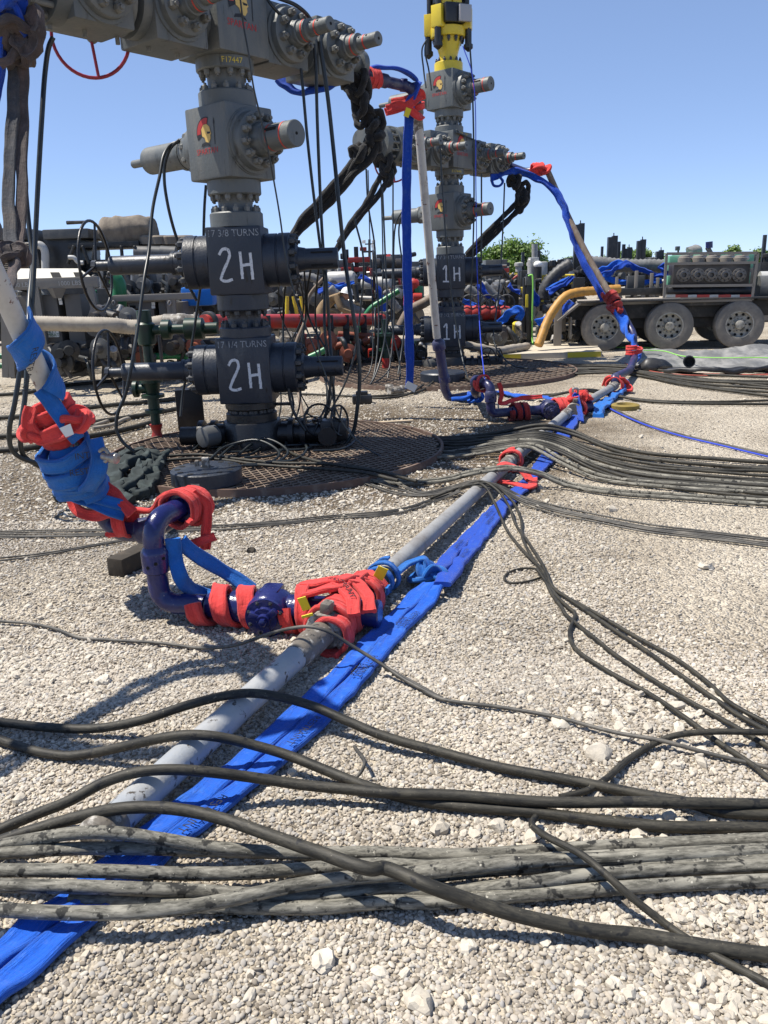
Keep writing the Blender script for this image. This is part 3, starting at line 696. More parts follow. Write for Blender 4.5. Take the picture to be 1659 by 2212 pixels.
def master_valve(root, b, z0, z1, digit, turns):
    c = b + ZV * (z0 + z1) / 2; h = z1 - z0
    q = MB(); q.box(c, (.50, .46, h), brot(EA), .018)
    v = q.obj('gate_valve', 'tree_dark', root, label='slate blue master valve hand-marked ' + digit)
    for sg in (-1, 1):
        ax = EA * sg; p = c + ax * .24
        q = MB(); q.lathe(p, ax, [(0, .20), (.01, .235), (.12, .235), (.125, .228), (.135, .228), (.14, .238), (.235, .238), (.245, .225)], 32)
        bo = q.obj('bonnet', 'tree_dark', v)
        nut_ring(v, p + ax * .245, ax, .195, 10, .034, .05, 'nut_dark', .5)
        q = MB(); q.lathe(p + ax * .24, ax, [(0, .15), (.05, .145), (.07, .11), (.13, .10)], 24)
        if sg < 0:
            q.lathe(p + ax * .36, ax, [(0, .105), (.03, .105), (.035, .086), (.60, .086), (.61, .08)], 24); q.obj('stem_housing', 'tree_dark', v)
            q = MB(); q.cyl(p + ax * .96, p + ax * 1.10, .045, n=16); q.cyl(p + ax * 1.10, p + ax * 1.14, .055, n=8)
            q.obj('stem', 'tree_dark', v)
            wc = p + ax * 1.11; Rw = .40
            u = Vector((-EA.y, EA.x, 0)); ring = [wc + (u * math.cos(2 * math.pi * i / 40) + ZV * math.sin(2 * math.pi * i / 40)) * Rw for i in range(40)]
            q = MB(); q.sweep(ring, circ(.0135, 10), closed=True)
            for k in range(3):
                a = R_(75 + 120 * k); e = wc + (u * math.cos(a) + ZV * math.sin(a)) * Rw
                q.cyl(wc, e, .014, .011, 8)
            q.obj('handwheel', 'tree_black', v)
            if z1 > 1.3:
                a = R_(108); e = wc + (u * math.cos(a) + ZV * math.sin(a)) * Rw
                q = MB(); q.cyl(e, e + ax * .17, .014, .017, 8); q.obj('wheel_handle', 'tree_black', v)
        else:
            q.obj('bonnet_neck', 'tree_dark', v)
            q = MB(); q.lathe(p + ax * .36, ax, [(0, .10), (.02, .095), (.30, .095), (.31, .088), (.312, .03), (.30, .028)], 24); q.obj('tail_rod_cover', 'tree_dark', v)
            q = MB()
            for zz, fr in ((.055, .079), (-.055, .079)):
                q.box(p + ax * .53 + EF * fr + ZV * zz, (.20, .012, .014), brot(EA))
            q.obj('slot', 'slot', v)
    # hand lettering on the front
    o = c + EF * .23
    s = .19
    two = [(-.78, .50), (-.60, .74), (-.36, .74), (-.28, .50), (-.38, .22), (-.66, -.30), (-.76, -.62), (-.52, -.70), (-.22, -.62)]
    one = [[(-.78, .42), (-.52, .74), (-.50, .1), (-.50, -.64)], [(-.80, -.64), (-.22, -.66)]]
    hh = [[(.22, .62), (.24, 0), (.25, -.62)], [(.70, .56), (.72, 0), (.74, -.66)], [(.24, -.02), (.48, .02), (.72, .03)]]
    for L_ in ([two] if digit[0] == '2' else one), hh:
        strokes(v, [[(x * s, y * s) for x, y in l] for l in L_], o - ZV * .04 + EA * .01, EA, ZV, .030, 'white_paint')
    text_on(v, turns, o + ZV * (h * .40), EA, ZV, .085, 'pale_paint', .92)
    return v

def flange_pair(root, b, za, zb, zc, zd, mt, r=.24, neck=.155, nm='nut_dark', n=12, name='adapter_flange'):
    """flange za..zb, neck, flange zc..zd with studs"""
    q = MB()
    q.lathe(b, ZV, [(za, r), (zb - .012, r), (zb, r - .012)], 36); q.lathe(b, ZV, [(zc, r - .012), (zc + .012, r), (zd, r)], 36)
    q.lathe(b, ZV, [(zb - .01, neck + .02), (zb + .02, neck), (zc - .02, neck), (zc + .01, neck + .02)], 28)
    f = q.obj(name, mt, root)
    nut_ring(f, b + ZV * zb, ZV, r - .042, n, .027, .042, nm, .3); nut_ring(f, b + ZV * zc, -ZV, r - .042, n, .027, .042, nm, .3)
    return f

def stem(v, p, ax, r1, l1, r2, l2, slotted=False):
    q = MB(); q.lathe(p, ax, [(0, r1 * 1.18), (.03, r1 * 1.15), (.035, r1), (l1, r1), (l1 + .004, r2), (l1 + l2, r2), (l1 + l2 + .006, r2 - .006)], 28)
    s = q.obj('stem_housing', 'tree', v)
    q = MB()
    e1 = l1 * .62 if l2 > .05 else .07
    q.lathe(p, ax, [(e1, r1 + .0025), (e1 + .014, r1 + .0025)], 28, False)
    if l2 > .05: q.lathe(p, ax, [(l1 + l2 * .35, r2 + .0025), (l1 + l2 * .35 + .014, r2 + .0025)], 28, False)
    else: q.lathe(p, ax, [(l1 * .70, r1 + .0025), (l1 * .70 + .014, r1 + .0025)], 28, False)
    q.obj('red_band', 'red_ring', s)
    q = MB(); q.lathe(p + ax * (l1 + l2), ax, [(.0, .013), (.0085, .013)], 10)
    sd = ax.cross(ZV).normalized() * -1
    fr = sd if sd.y < 0 else -sd
    if slotted: q.box(p + ax * (l1 * .38) + fr * (r1 * .86) + ZV * r1 * .45, (.15, .016, .026), brot(ax))
    else:
        for t in (.15, .55): q.cyl(p + ax * (l1 + l2 * t) + fr * r2 * .7 + ZV * r2 * .55, p + ax * (l1 + l2 * t) + fr * r2 * .78 + ZV * r2 * .68, .011, n=8)
    q.obj('slot', 'slot', s)
    return s

def hyd_valve(root, b, z0, z1, logo=True, w=.54):
    """upper gate valve: bonnet and stem towards BV, actuator towards -BV"""
    c = b + ZV * (z0 + z1) / 2; h = z1 - z0
    q = MB(); q.box(c, (w, w, h), brot(AV), .02); v = q.obj('gate_valve', 'tree', root)
    p = c + BV * w / 2
    q = MB(); q.lathe(p, BV, [(-.01, .275), (.012, .27), (.014, .262), (.03, .262), (.035, .24), (.11, .235), (.12, .22)], 36); q.obj('bonnet', 'tree', v)
    nut_ring(v, p + BV * .12, BV, .19, 12, .034, .055, 'nut', .25)
    q = MB(); q.lathe(p + BV * .11, BV, [(0, .14), (.08, .135), (.11, .118)], 28); q.obj('bonnet_neck', 'tree', v)
    stem(v, p + BV * .21, BV, .106, .34, .106, .004, True)
    p = c - BV * w / 2
    q = MB(); q.lathe(p, -BV, [(-.01, .25), (.10, .24), (.16, .2), (.34, .135)], 32); q.obj('bonnet', 'tree', v)
    nut_ring(v, p - BV * .17, -BV, .175, 10, .03, .05, 'nut', .25)
    q = MB(); q.lathe(p - BV * .33, -BV, [(0, .145), (.05, .145), (.055, .125), (.60, .125), (.61, .11)], 28); q.obj('actuator', 'tree', v)
    q = MB(); q.cyl(p - BV * .93, p - BV * 1.22, .038, n=14); q.obj('stem', 'tree', v)
    if logo: emblem(v, c - AV * w / 2 + BV * (-.0) + ZV * .08, BV, .25)
    return v

def arm_valve(root, c, w, h, small=True):
    q = MB(); q.box(c, (.50, w, h), brot(AV), .02); v = q.obj('wing_valve', 'tree', root)
    p = c + BV * w / 2
    q = MB(); q.lathe(p, BV, [(-.01, .255), (.015, .25), (.02, .225), (.08, .22), (.09, .205)], 32); q.obj('bonnet', 'tree', v)
    nut_ring(v, p + BV * .09, BV, .165, 8, .036, .055, 'nut', .35)
    q = MB(); q.lathe(p + BV * .08, BV, [(0, .115), (.06, .11), (.075, .1)], 24); q.obj('bonnet_neck', 'tree', v)
    stem(v, p + BV * .15, BV, .088, .14, .06, .23)
    return v

def frac_tree(base, zo, digit, turns, label, has_top):
    b = Vector(base) + ZV * zo
    root = thing('frac_tree', label, 'wellhead', (base[0], base[1], 0))
    # casing head and its outlets
    q = MB(); q.lathe(b, ZV, [(-zo, .28), (.30, .28), (.315, .27), (.318, .24)], 36); wh = q.obj('casing_head', 'tree_black', root)
    for sg, l in ((-1, .46), (1, .62)):
        q = MB(); ax = EA * sg; p = b + ZV * .17 + ax * .25
        q.lathe(p, ax, [(0, .115), (.10, .115), (.105, .15), (.155, .15), (.16, .1), (.22, .1), (.225, .15), (.275, .15), (.28, .09), (l, .09)], 24)
        q.obj('side_outlet', 'tree_black', root)
    q = MB(); p = b + ZV * .20 - EA * .34 + EF * .16
    q.lathe(p, (EF - EA * .8).normalized(), [(0, .10), (.12, .10), (.15, .095), (.16, .06)], 20); q.obj('outlet_cap', 'greym', root)
    for k, (dx, dy, rr, an) in enumerate(((.66, -.05, .155, 65), (.86, -.10, .145, 30))):
        wc = b + EA * dx + Vector((0, dy, .30)); nv = Vector((math.cos(R_(an)), -math.sin(R_(an)), .15)).normalized(); u = nv.orthogonal().normalized(); w_ = nv.cross(u)
        ring = [wc + (u * math.cos(2 * math.pi * i / 30) + w_ * math.sin(2 * math.pi * i / 30)) * rr for i in range(30)]
        q = MB(); q.sweep(ring, circ(.011, 7), closed=True)
        for j in range(4):
            a = math.pi / 2 * j + .3; q.cyl(wc, wc + (u * math.cos(a) + w_ * math.sin(a)) * rr, .009, n=6)
        q.cyl(wc - nv * .16, wc + nv * .03, .022, n=10); q.obj('outlet_handwheel', 'tree_black', root)
    q = MB(); q.box(b + ZV * .20 + EA * .80 + EF * .02, (.26, .2, .2), brot(EA), .03); q.lathe(b + ZV * .17 + EA * .75 + EF * .1, EF, [(0, .07), (.1, .07), (.11, .09), (.14, .09)], 16)
    q.obj('outlet_valve', 'tree_black', root)
    f = flange_pair(root, b, .318, .40, .43, .50, 'tree_black', .245, .19, 'nut_dark', 14, 'tubing_head_flange')
    q = MB(); q.box(b + ZV * .46 + EA * .32, (.16, .03, .03), brot(EA), .004); q.obj('grease_fitting', 'tree_black', root)
    master_valve(root, b, .502, 1.113, digit, turns[1])
    flange_pair(root, b, 1.113, 1.205, 1.350, 1.494, 'tree_dark')
    master_valve(root, b, 1.496, 2.085, digit, turns[0])
    flange_pair(root, b, 2.086, 2.212, 2.355, 2.478, 'tree', nm='nut')
    hyd_valve(root, b, 2.480, 3.072)
    flange_pair(root, b, 3.074, 3.200, 3.355, 3.452, 'tree', .25, .16, 'nut')
    # cross with two arms
    c = b + ZV * 3.74
    q = MB(); q.box(c, (.56, .56, .572), brot(AV), .02); cr = q.obj('cross', 'tree', root)
    emblem(cr, c + BV * .28 + ZV * .10 - AV * .02, AV, .28)
    text_on(root, 'F17447' if digit[0] == '2' else 'F17446', b + ZV * 3.405 + (EF * .90 + EA * .43).normalized() * .252, (EA * .90 - EF * .43), ZV, .062, 'yellow_mark')
    text_on(cr, '1826   #2' if digit[0] == '2' else '1826   #1', c + BV * .28 + ZV * .245, AV, ZV, .075, 'yellow_mark')
    arm_z = 3.70
    for k, t in enumerate((.56, 1.20)):
        arm_valve(root, b + ZV * arm_z + AV * t, .46, .50)
    q = MB(); ax = AV; p = b + ZV * arm_z
    q.lathe(p, ax, [(.26, .17), (.90, .17), (.92, .225), (1.0, .225)], 28); q.lathe(p, ax, [(1.42, .2), (1.50, .2), (1.505, .12), (1.72, .10), (1.73, .14), (1.80, .14)], 28)
    q.obj('wing_spool', 'tree', root)
    arm_valve(root, b + ZV * arm_z - AV * .62, .50, .54)
    v2 = arm_valve(root, b + ZV * arm_z - AV * 1.30, .46, .50)
    q = MB()
    q.lathe(p, -ax, [(.26, .2), (.40, .2)], 28); q.lathe(p, -ax, [(.86, .24), (.95, .24), (.955, .16), (1.0, .16), (1.005, .24), (1.06, .24)], 28)
    q.lathe(p, -ax, [(1.54, .27), (1.66, .27), (1.665, .165), (1.84, .165), (1.845, .27), (1.96, .27), (1.965, .18), (2.3, .16)], 32)
    q.obj('wing_spool', 'tree', root)
    for i in range(14):
        a = 2 * math.pi * i / 14; rad = (BV * math.cos(a) + ZV * math.sin(a)) * .23
        q = MB(); q.cyl(p - ax * 1.64 + rad, p - ax * 1.87 + rad, .022, n=8); q.obj('stud', 'nut', root)
    # maroon handwheel hanging behind the left arm
    wc = p - ax * 1.02 - BV * .42 - ZV * .16; nv = (BV * .75 - AV * .66).normalized()
    u = nv.cross(ZV).normalized(); rr = .30
    ring = [wc + (u * math.cos(2 * math.pi * i / 40) + ZV * math.sin(2 * math.pi * i / 40)) * rr for i in range(40)]
    q = MB(); q.sweep(ring, circ(.014, 8), closed=True)
    for k in range(3):
        a = R_(-95 + 120 * k); q.cyl(wc, wc + (u * math.cos(a) + ZV * math.sin(a)) * rr, .013, n=8)
    q.obj('handwheel', 'wheel_red', root)
    q = MB(); q.cyl(wc - nv * .03, wc + BV * .40 + ZV * .10, .05, .085, 16); q.obj('stem', 'tree', root)
    for k in range(5):
        q = MB(); q.cyl(p - ax * (.5 + .28 * k) - ZV * .24, p - ax * (.5 + .28 * k) - ZV * .30, .018, n=8); q.obj('grease_fitting', 'nut', root)
    if not has_top:
        q = MB(); q.lathe(b, ZV, [(4.028, .25), (4.15, .25), (4.16, .16), (4.30, .16)], 30); q.obj('top_flange', 'tree', root)
        return root
    # upper swab valve and the yellow latch head
    flange_pair(root, b, 4.028, 4.13, 4.255, 4.375, 'tree', .24, .16, 'nut')
    hyd_valve(root, b, 4.377, 4.95)
    z0 = 4.952
    q = MB(); q.lathe(b, ZV, [(z0, .235), (z0 + .13, .235), (z0 + .14, .225), (z0 + .142, .16), (z0 + .22, .152), (z0 + .26, .155), (z0 + .42, .205), (z0 + .50, .215)], 32)
    lh = q.obj('latch_neck', 'yellow', root)
    nut_ring(lh, b + ZV * (z0 + .14), ZV, .20, 12, .024, .045, 'nut_dark', .2)
    q = MB(); q.lathe(b, ZV, [(z0 + .50, .28), (z0 + .515, .29), (z0 + .64, .29), (z0 + .65, .27)], 32); q.obj('latch_ring', 'yellow', root)
    nut_ring(lh, b + ZV * (z0 + .50), -ZV, .235, 12, .028, .06, 'nut_dark', .1)
    q = MB(); q.lathe(b, ZV, [(z0 + .65, .20), (z0 + .95, .20), (z0 + 1.0, .25), (z0 + 1.5, .25)], 28); q.obj('latch_core', 'black_m', root)
    for k, (an, zz) in enumerate(((-125, .0), (-15, .0), (165, -.05), (75, 0))):
        d = Vector((math.cos(R_(an)), math.sin(R_(an)), 0)); pc = b + d * .30 + ZV * (z0 + .76 + zz)
        q = MB(); q.box(pc, (.17, .19, .32), brot(d), .015); q.obj('latch_block', 'yellow', root)
        q = MB(); q.lathe(pc + d * .03 - ZV * .15, -ZV, [(0, .055), (.22, .055), (.225, .075), (.28, .075), (.30, .05), (.33, .015)], 18); q.obj('hydraulic_cylinder', 'black_m', root)
        q = MB(); q.cyl(pc + ZV * .15, pc + ZV * .75, .05, n=16); q.obj('cylinder_rod', 'black_m', root)
        q = MB(); q.box(pc + ZV * .60, (.12, .14, .24), brot(d), .01); q.obj('upper_block', 'yellow', root)
    d = Vector((.35, -.94, 0)).normalized()
    q = MB(); q.box(b + d * .27 + ZV * (z0 + .80) + Vector((-.02, 0, 0)), (.16, .36, .28), brot(d), .02); q.obj('control_box', 'black_m', root)
    q = MB(); q.box(b + d * .36 + ZV * (z0 + .78) + Vector((.12, .02, 0)), (.06, .21, .24), brot(d), .01); q.obj('junction_box', 'grey_box', root)
    for k, an in enumerate((-100, -60)):
        d = Vector((math.cos(R_(an)), math.sin(R_(an)), 0)); q = MB(); q.box(b + d * .24 + ZV * (z0 + 1.05), (.06, .16, .22), brot(d), .008); q.obj('guard_plate', 'yellow', root)
    return root

T2 = Vector((-1.255, 7.854, 0)); T1 = Vector((1.31, 14.9, 0))
frac_tree(T2, 0.0, '2H', ('17 3/8 TURNS', '17 1/4 TURNS'), 'large grey frac tree of stacked valves marked 2H in the foreground', False)
frac_tree(T1, -0.12, '1H', ('17 3/8 TURNS', '17 1/2 TURNS'), 'farther grey frac tree marked 1H with a yellow latch head on top', True)
# ------------------------------------------------------------------ flow iron on the ground
def unit_collar(mb, c, ax, r, l, n=24):
    mb.lathe(Vector(c) - Vector(ax).normalized() * l / 2, ax, [(0, r * .9), (l * .12, r), (l * .88, r), (l, r * .9)], n)
def wing_union(parent, c, ax, r, mt='union', name='hammer_union'):
    ax = Vector(ax).normalized(); t = ax.cross(ZV).normalized(); w = ax.cross(t); q = MB()
    unit_collar(q, c, ax, r, .075)
    for k in range(3):
        a = R_(35 + 120 * k); d = t * math.cos(a) + w * math.sin(a)
        q.box(Vector(c) + d * (r + .018), (.065, .055, .05), Matrix((ax, d, ax.cross(d))).transposed(), .014)
    return q.obj(name, mt, parent)

def iron_assembly(J, Rb, f, main, label, near=True, hgt=.55, back=None, mt='iron_blue'):
    """riser elbow -> union -> plug valve -> lateral tee on the main line"""
    e = (Rb - J).normalized(); L = (Rb - J).length; r = .052
    root = thing('flow_iron', label, 'pipe fitting', (J.x, J.y, 0))
    q = MB(); pipe_run(q, [J + e * (L - .24), Rb, Rb + ZV * (hgt * .45)], r, .13, 20); q.obj('lower_elbow', mt, root)
    q = MB(); q.lathe(Rb + ZV * (hgt * .38), ZV, [(0, r), (.01, .066), (.10, .068), (.115, .066), (.135, r)], 26); cl = q.obj('swivel_collar', mt, root)
    for k, an in enumerate((-110, -75, -40)):
        d = Vector((math.cos(R_(an)), math.sin(R_(an)), 0)); c = Rb + ZV * (hgt * .38 + .045 + .02 * k) + d * .060
        q = MB(); q.cyl(c, c + d * .0085, .009, n=8); q.obj('grease_hole', 'slot', cl)
    back = back or Vector((.10, .26, 0))
    q = MB(); pipe_run(q, [Rb + ZV * (hgt * .42), Rb + ZV * hgt, Rb + ZV * hgt + back], r, .13, 20); q.obj('upper_elbow', mt, root)
    E1 = Rb + ZV * hgt + back
    q = MB(); unit_collar(q, E1, back, .082, .08); unit_collar(q, J + e * (L - .30), e, .064, .10); q.obj('union_collar', mt, root)
    q = MB(); q.cyl(J + e * (L - .25), J + e * .36, .056); q.lathe(J + e * (L - .36), -e, [(0, .06), (.02, .078), (.09, .078), (.11, .06)], 24)
    q.obj('union_sub', mt, root)
    c = J + e * .36
    q = MB(); q.ball(c, .108, (1.15, 1, .95), 24, 14); q.lathe(c - f * .02, f, [(0, .108), (.10, .104), (.112, .095)], 30); q.box(c - f * .02 + ZV * .07, (.10, .12, .07), brot(e), .02)
    v = q.obj('plug_valve', mt, root)
    cf = c + f * .092
    q = MB(); q.lathe(cf, f, [(0, .098), (.018, .098), (.02, .062), (.035, .058), (.036, .034), (.055, .030)], 28)
    for k in range(3):
        a = R_(20 + 120 * k); t = e; d = t * math.cos(a) + ZV * math.sin(a)
        q.box(cf + d * .052 + f * .03, (.05, .034, .03), Matrix((d, f.cross(d), f)).transposed(), .006)
    q.lathe(cf + f * .05, f, [(0, .02), (.02, .02), (.024, .014)], 6); q.obj('valve_cap', mt, root)
    nut_ring(v, cf + f * .0, f, .082, 8, .011, .022, 'nut_dark', .5)
    q = MB(); q.cyl(J + e * .28, J - e * .10, .072); q.lathe(J - e * .09, -e, [(0, .066), (.075, .066), (.08, .06)], 26); q.obj('lateral_body', mt, root)
    q = MB(); q.cyl(J - main * .16, J + main * .22, .066); unit_collar(q, J + main * .20, main, .082, .08); q.obj('run_body', mt, root)
    wing_union(root, J - main * .20, main, .088, 'union')
    return root, E1

FWD = Vector((0, -1, 0))
J1 = G(745, 1322, .10); R1 = G(347, 1302, .10)
P1a = G(-90, 2040, .085); P1b = J1 - ((J1 - G(250, 1790, .08)).normalized()) * .22
P2a = J1 + (G(1105, 994, .085) - J1).normalized() * .22; P2b = G(1105, 994, .085)
MAIN = (P2b - J1).normalized()
near_iron, E1 = iron_assembly(J1, R1, Vector((-.16, -.98, -.05)).normalized(), MAIN, 'glossy navy pipe fitting with tall elbow and plug valve in the foreground', hgt=.42)
# long pipes lying on the gravel
def ground_pipe(a, b, r, mt, label, ends=('union', 'union')):
    root = thing('ground_pipe', label, 'pipe', (a.x, a.y, 0)); d = (b - a).normalized()
    q = MB(); q.sweep([a.lerp(b, i / 12) for i in range(13)], circ(r, 24)); q.obj('barrel', mt, root)
    for p, s in ((a, 1), (b, -1)):
        l = .28 if s < 0 else .10
        q = MB(); q.lathe(p + d * s * -.01, d * s, [(0, r * .95), (.01, r + .008), (l * .6, r + .010), (l, r + .0015)], 24); q.obj('pipe_end', 'union', root)
    return root
ground_pipe(G(205, 1812, .075), P1b, .052, 'pipe_grey', 'pale grey chipped pipe running from the lower left to the red-wrapped tee')
ground_pipe(P2a, P2b, .050, 'pipe_old', 'weathered grey pipe between the near tee and the hose crossing')
P3b = G(1236, 884, .09)
ground_pipe(P2b + (P3b - P2b).normalized() * .06, P3b - (P3b - P2b).normalized() * .25, .050, 'pipe_old', 'grey pipe under the hose crossing leading to the far tee')
J2 = G(1248, 880, .10); R2 = G(1060, 893, .10)
far_iron, E2 = iron_assembly(J2, R2, Vector((.1, -.99, 0)).normalized(), (J2 - P2b).normalized(), 'navy pipe fitting with short riser and plug valve beyond the hose crossing', False, .32, Vector((-.12, .24, 0)), 'iron_dusty')
P4 = G(1330, 832, .12)
ground_pipe(J2 + (P4 - J2).normalized() * .26, P4 - (P4 - J2).normalized() * .05, .050, 'pipe_old', 'short grey pipe from the far tee to the red-wrapped elbow')

# swivel behind the near riser and the sloping pipe that leaves at the left edge
B0 = A(228, 1118, 4.2); U0_ = A(10, 640, 3.6)
dirU = (U0_ - B0).normalized()
root = thing('swivel_iron', 'scuffed navy swivel bend behind the tall elbow on a timber block', 'pipe fitting', (B0.x + .2, B0.y, 0))
q = MB(); pipe_run(q, [E1 + Vector((.01, .03, 0)), E1 + Vector((.03, .16, -.02)), A(330, 1146, 4.16), A(262, 1150, 4.16), B0 + dirU * -.02, B0 + dirU * .16], .052, .11, 20); q.obj('bend', 'iron_dusty', root)
q = MB(); unit_collar(q, A(318, 1145, 4.16), (1, 0, .1), .07, .11); unit_collar(q, B0 + dirU * .12, dirU, .066, .12); q.obj('swivel_collar', 'iron_dusty', root)
q = MB(); q.box(G(262, 1222, .055) + Vector((.05, .14, 0)), (.115, .38, .11), Matrix.Rotation(R_(-24), 3, 'Z'), .012)
q.obj('timber_block', 'wood', None, 'dark oily timber block under the navy swivel', 'timber', sharp=30)
def along(t): return B0 + dirU * t
root = thing('sloping_pipe', 'chipped cream pipe sloping up and out at the left edge', 'pipe', along(.3))
q = MB(); q.cyl(along(.62), along(2.9), .046, n=24); q.obj('barrel', 'pipe_white', root)
q = MB(); q.lathe(along(.30), dirU, [(0, .060), (.10, .062), (.12, .075), (.20, .075), (.22, .060), (.30, .052), (.40, .047)], 24); q.obj('pipe_end', 'union', root)
q = MB(); q.lathe(along(.14), dirU, [(0, .055), (.02, .075), (.13, .075), (.15, .062), (.17, .06)], 24); q.obj('navy_end', 'iron_dusty', root)
q = MB(); pipe_run(q, [along(2.85), along(3.0), along(3.0) + Vector((-.9, -.15, .35)), along(3.0) + Vector((-2.4, .3, .5))], .05, .2, 16); q.obj('upper_bend', 'iron_dusty', root)
q = MB()  # unseen slings beyond the left edge, placed to cast the shadow strands on the gravel
for k in (0, 1):
    q.sweep(crom([along(1.95) + Vector((-.02, .10 * k, .02)), Vector((-2.10, 3.20 + .10 * k, 2.35)), Vector((-2.45, 2.92 + .11 * k, 2.62)), Vector((-2.90, 2.50 + .10 * k, 2.95)), Vector((-3.6, 2.0 + .1 * k, 3.2))], 8), flat(.085, .03), ups=Vector((.6, -.4, 1)), wob=.03, wsc=5, seed=k)
P, N_ = helix(along(2.05), dirU, .095, 4.2, .24, 0, 20, .2, 5); q.sweep(P, flat(.16, .03), ups=N_, wob=.02)  # unseen wide wrap, added to broaden the pipe's shadow
q.obj('restraint_sling', 'grey_sling', None, 'unseen doubled grey sling beyond the left edge, shaped for its shadow on the gravel', 'sling')

# ------------------------------------------------------------------ restraint slings
def sling(paths, w, t, mt, label, group=None, wob=.006, name='restraint_sling', texts=(), seed=1.0, sub=6):
    """one sling: the first path is its body; further paths are its turns, all one piece of webbing"""
    root = None; q = MB()
    for k, (pts, ups) in enumerate(paths):
        q.sweep(pts, flat(w, t), ups=ups, wob=wob, wsc=11, seed=seed + k * 3)
    return q.obj(name, mt, None, label, 'sling', group, sharp=50)
def lay(pts, z=.012, sub=8): return crom([G(x, y, z + (h[0] if h else 0)) for x, y, *h in pts], sub)
def sling_text(parent, P, s0, body, size, off, lift, mt='black_print', flip=1, up=ZV):
    ln = [0.0]
    for i in range(1, len(P)): ln.append(ln[-1] + (P[i] - P[i - 1]).length)
    def at(s):
        s = min(max(s, 0.0), ln[-1] - 1e-4); j = 0
        while ln[j + 1] < s: j += 1
        f = (s - ln[j]) / (ln[j + 1] - ln[j]); T = (P[j + 1] - P[j]).normalized()
        return P[j].lerp(P[j + 1], f), T
    vs, fs = text_mesh(body, size); out = []
    for p in vs:
        c, T = at(s0 - flip * p.x); n_ = up - T * up.dot(T); n_.normalize(); sd = T.cross(n_)
        out.append(c + sd * (flip * p.y + off) + n_ * lift)
    q = MB(); q.add(out, fs); return q.obj('lettering', mt, parent, smooth=False)

# the long blue sling beside the near pipe: two parallel runs
for k, (pts, w, lab) in enumerate((
        ([(-110, 2150), (0, 2062), (95, 1985), (205, 1902), (331, 1798), (532, 1640), (698, 1490), (800, 1388), (880, 1308), (928, 1262, .03)], .090, 'left run of the flat blue sling lying beside the near grey pipe'),
        ([(-85, 2210), (22, 2118), (176, 1984), (240, 1928), (384, 1809), (588, 1644), (746, 1493), (846, 1379), (919, 1303), (944, 1268, .04)], .080, 'right run of the flat blue sling lying beside the near grey pipe'))):
    P = lay(pts, .026, 14)
    tw = [Vector((.16 * math.sin(i * .33 + k), 0, 1)) for i in range(len(P))]
    q = MB(); q.sweep(P, flat(w, .026, 22, .45), ups=tw, wob=.011, wsc=9, seed=k * 4.0)
    o = q.obj('restraint_sling', 'blue', None, lab, 'sling', sharp=60)
    if k == 1:
        for s0, body, off in ((.80, 'RESTRAINT', .008), (1.33, 'RESTRAINT', .012), (1.86, 'RESTRAINT', .012), (2.38, 'RESTRAINT', .014), (2.34, 'PLUS+', -.018), (1.82, 'PLUS+', -.018)):
            sling_text(o, P, s0, body, .040, off, .024)
# the far blue sling: two loose runs
for k, (pts, w, lab) in enumerate((
        ([(945, 1235, .05), (985, 1190), (1050, 1120), (1110, 1065), (1140, 1035), (1178, 985), (1205, 945), (1228, 895, .02), (1240, 862, .16)], .085, 'left run of the wrinkled blue sling crossing under the hose bundle'),
        ([(955, 1262, .05), (1010, 1195), (1075, 1110), (1120, 1062), (1152, 1030), (1192, 985), (1222, 940), (1246, 890, .03), (1252, 858, .15)], .095, 'right run of the wrinkled blue sling crossing under the hose bundle'))):
    P = lay(pts, .028, 12)
    q = MB(); q.sweep(P, flat(w, .030, 16, .45), ups=ZV, wob=.018, wsc=7, seed=9 + k * 4.0)
    o = q.obj('restraint_sling', 'blue_deep', None, lab, 'sling', sharp=60)
    for s0 in (.55, 1.25): sling_text(o, P, s0, 'RESTRAINT', .036, .0, .030)
# blue choker and knot on the second pipe
ax = MAIN
q = MB()
for k, (t, R, ph) in enumerate(((.36, .074, 0), (.45, .080, 1.0))):
    P, N_ = helix(J1 + ax * (t + .06), ax, R, 1.6, .07, ph, 20, .10, k); q.sweep(P, flat(.045, .016), ups=N_, wob=.006, seed=k)
ck = G(925, 1240, .06)
P = crom([J1 + ax * .50 + Vector((.07, 0, .02)), ck + Vector((-.09, .03, .06)), ck + Vector((-.02, .05, .07)), ck], 8); q.sweep(P, flat(.05, .02), wob=.006)
knot(q, ck, .095, flat(.055, .026), .6, (1, 1, .62)); knot(q, ck + Vector((.03, -.03, .0)), .075, flat(.05, .024), 2.2, (1, 1, .7))
q.obj('restraint_sling', 'blue_light', None, 'blue choker loop and knot on the grey pipe just past the red slings', 'sling', sharp=60)

e1 = (R1 - J1).normalized(); L1 = (R1 - J1).length
def wrapsling(specs, w, t, mt, label, extra=None, wob=.010, knots=(), group=None):
    q = MB()
    for k, (c, ax_, R, turns, pitch, ph) in enumerate(specs):
        P, N_ = helix(c, ax_, R, turns, pitch, ph, 20, .10, k + len(label)); q.sweep(P, flat(w, t), ups=N_, wob=wob, wsc=12, seed=k * 2.7 + len(label))
    for pts, ups in (extra or ()):
        q.sweep(crom(pts, 8), flat(w, t), ups=ups, wob=wob, wsc=12, seed=3.3)
    for c, s, ph in knots: knot(q, c, s, flat(w, t * 1.3), ph, (1, 1, .7))
    return q.obj('restraint_sling', mt, None, label, 'sling', group, sharp=60)
S = lambda x, y, z: G(x, y, z)
wrapsling([(J1 + e1 * .575, e1, .094, 2.25, .135, 2.0)], .088, .026, 'red', 'red sling wound twice round the union left of the near plug valve')
P_d = [J1 + e1 * .15 + Vector((0, .06, .11)), J1 + e1 * .03 + Vector((.0, .02, .135)), J1 - e1 * .03 + Vector((.01, -.08, .10)), J1 - e1 * .05 + Vector((.0, -.17, .06))]
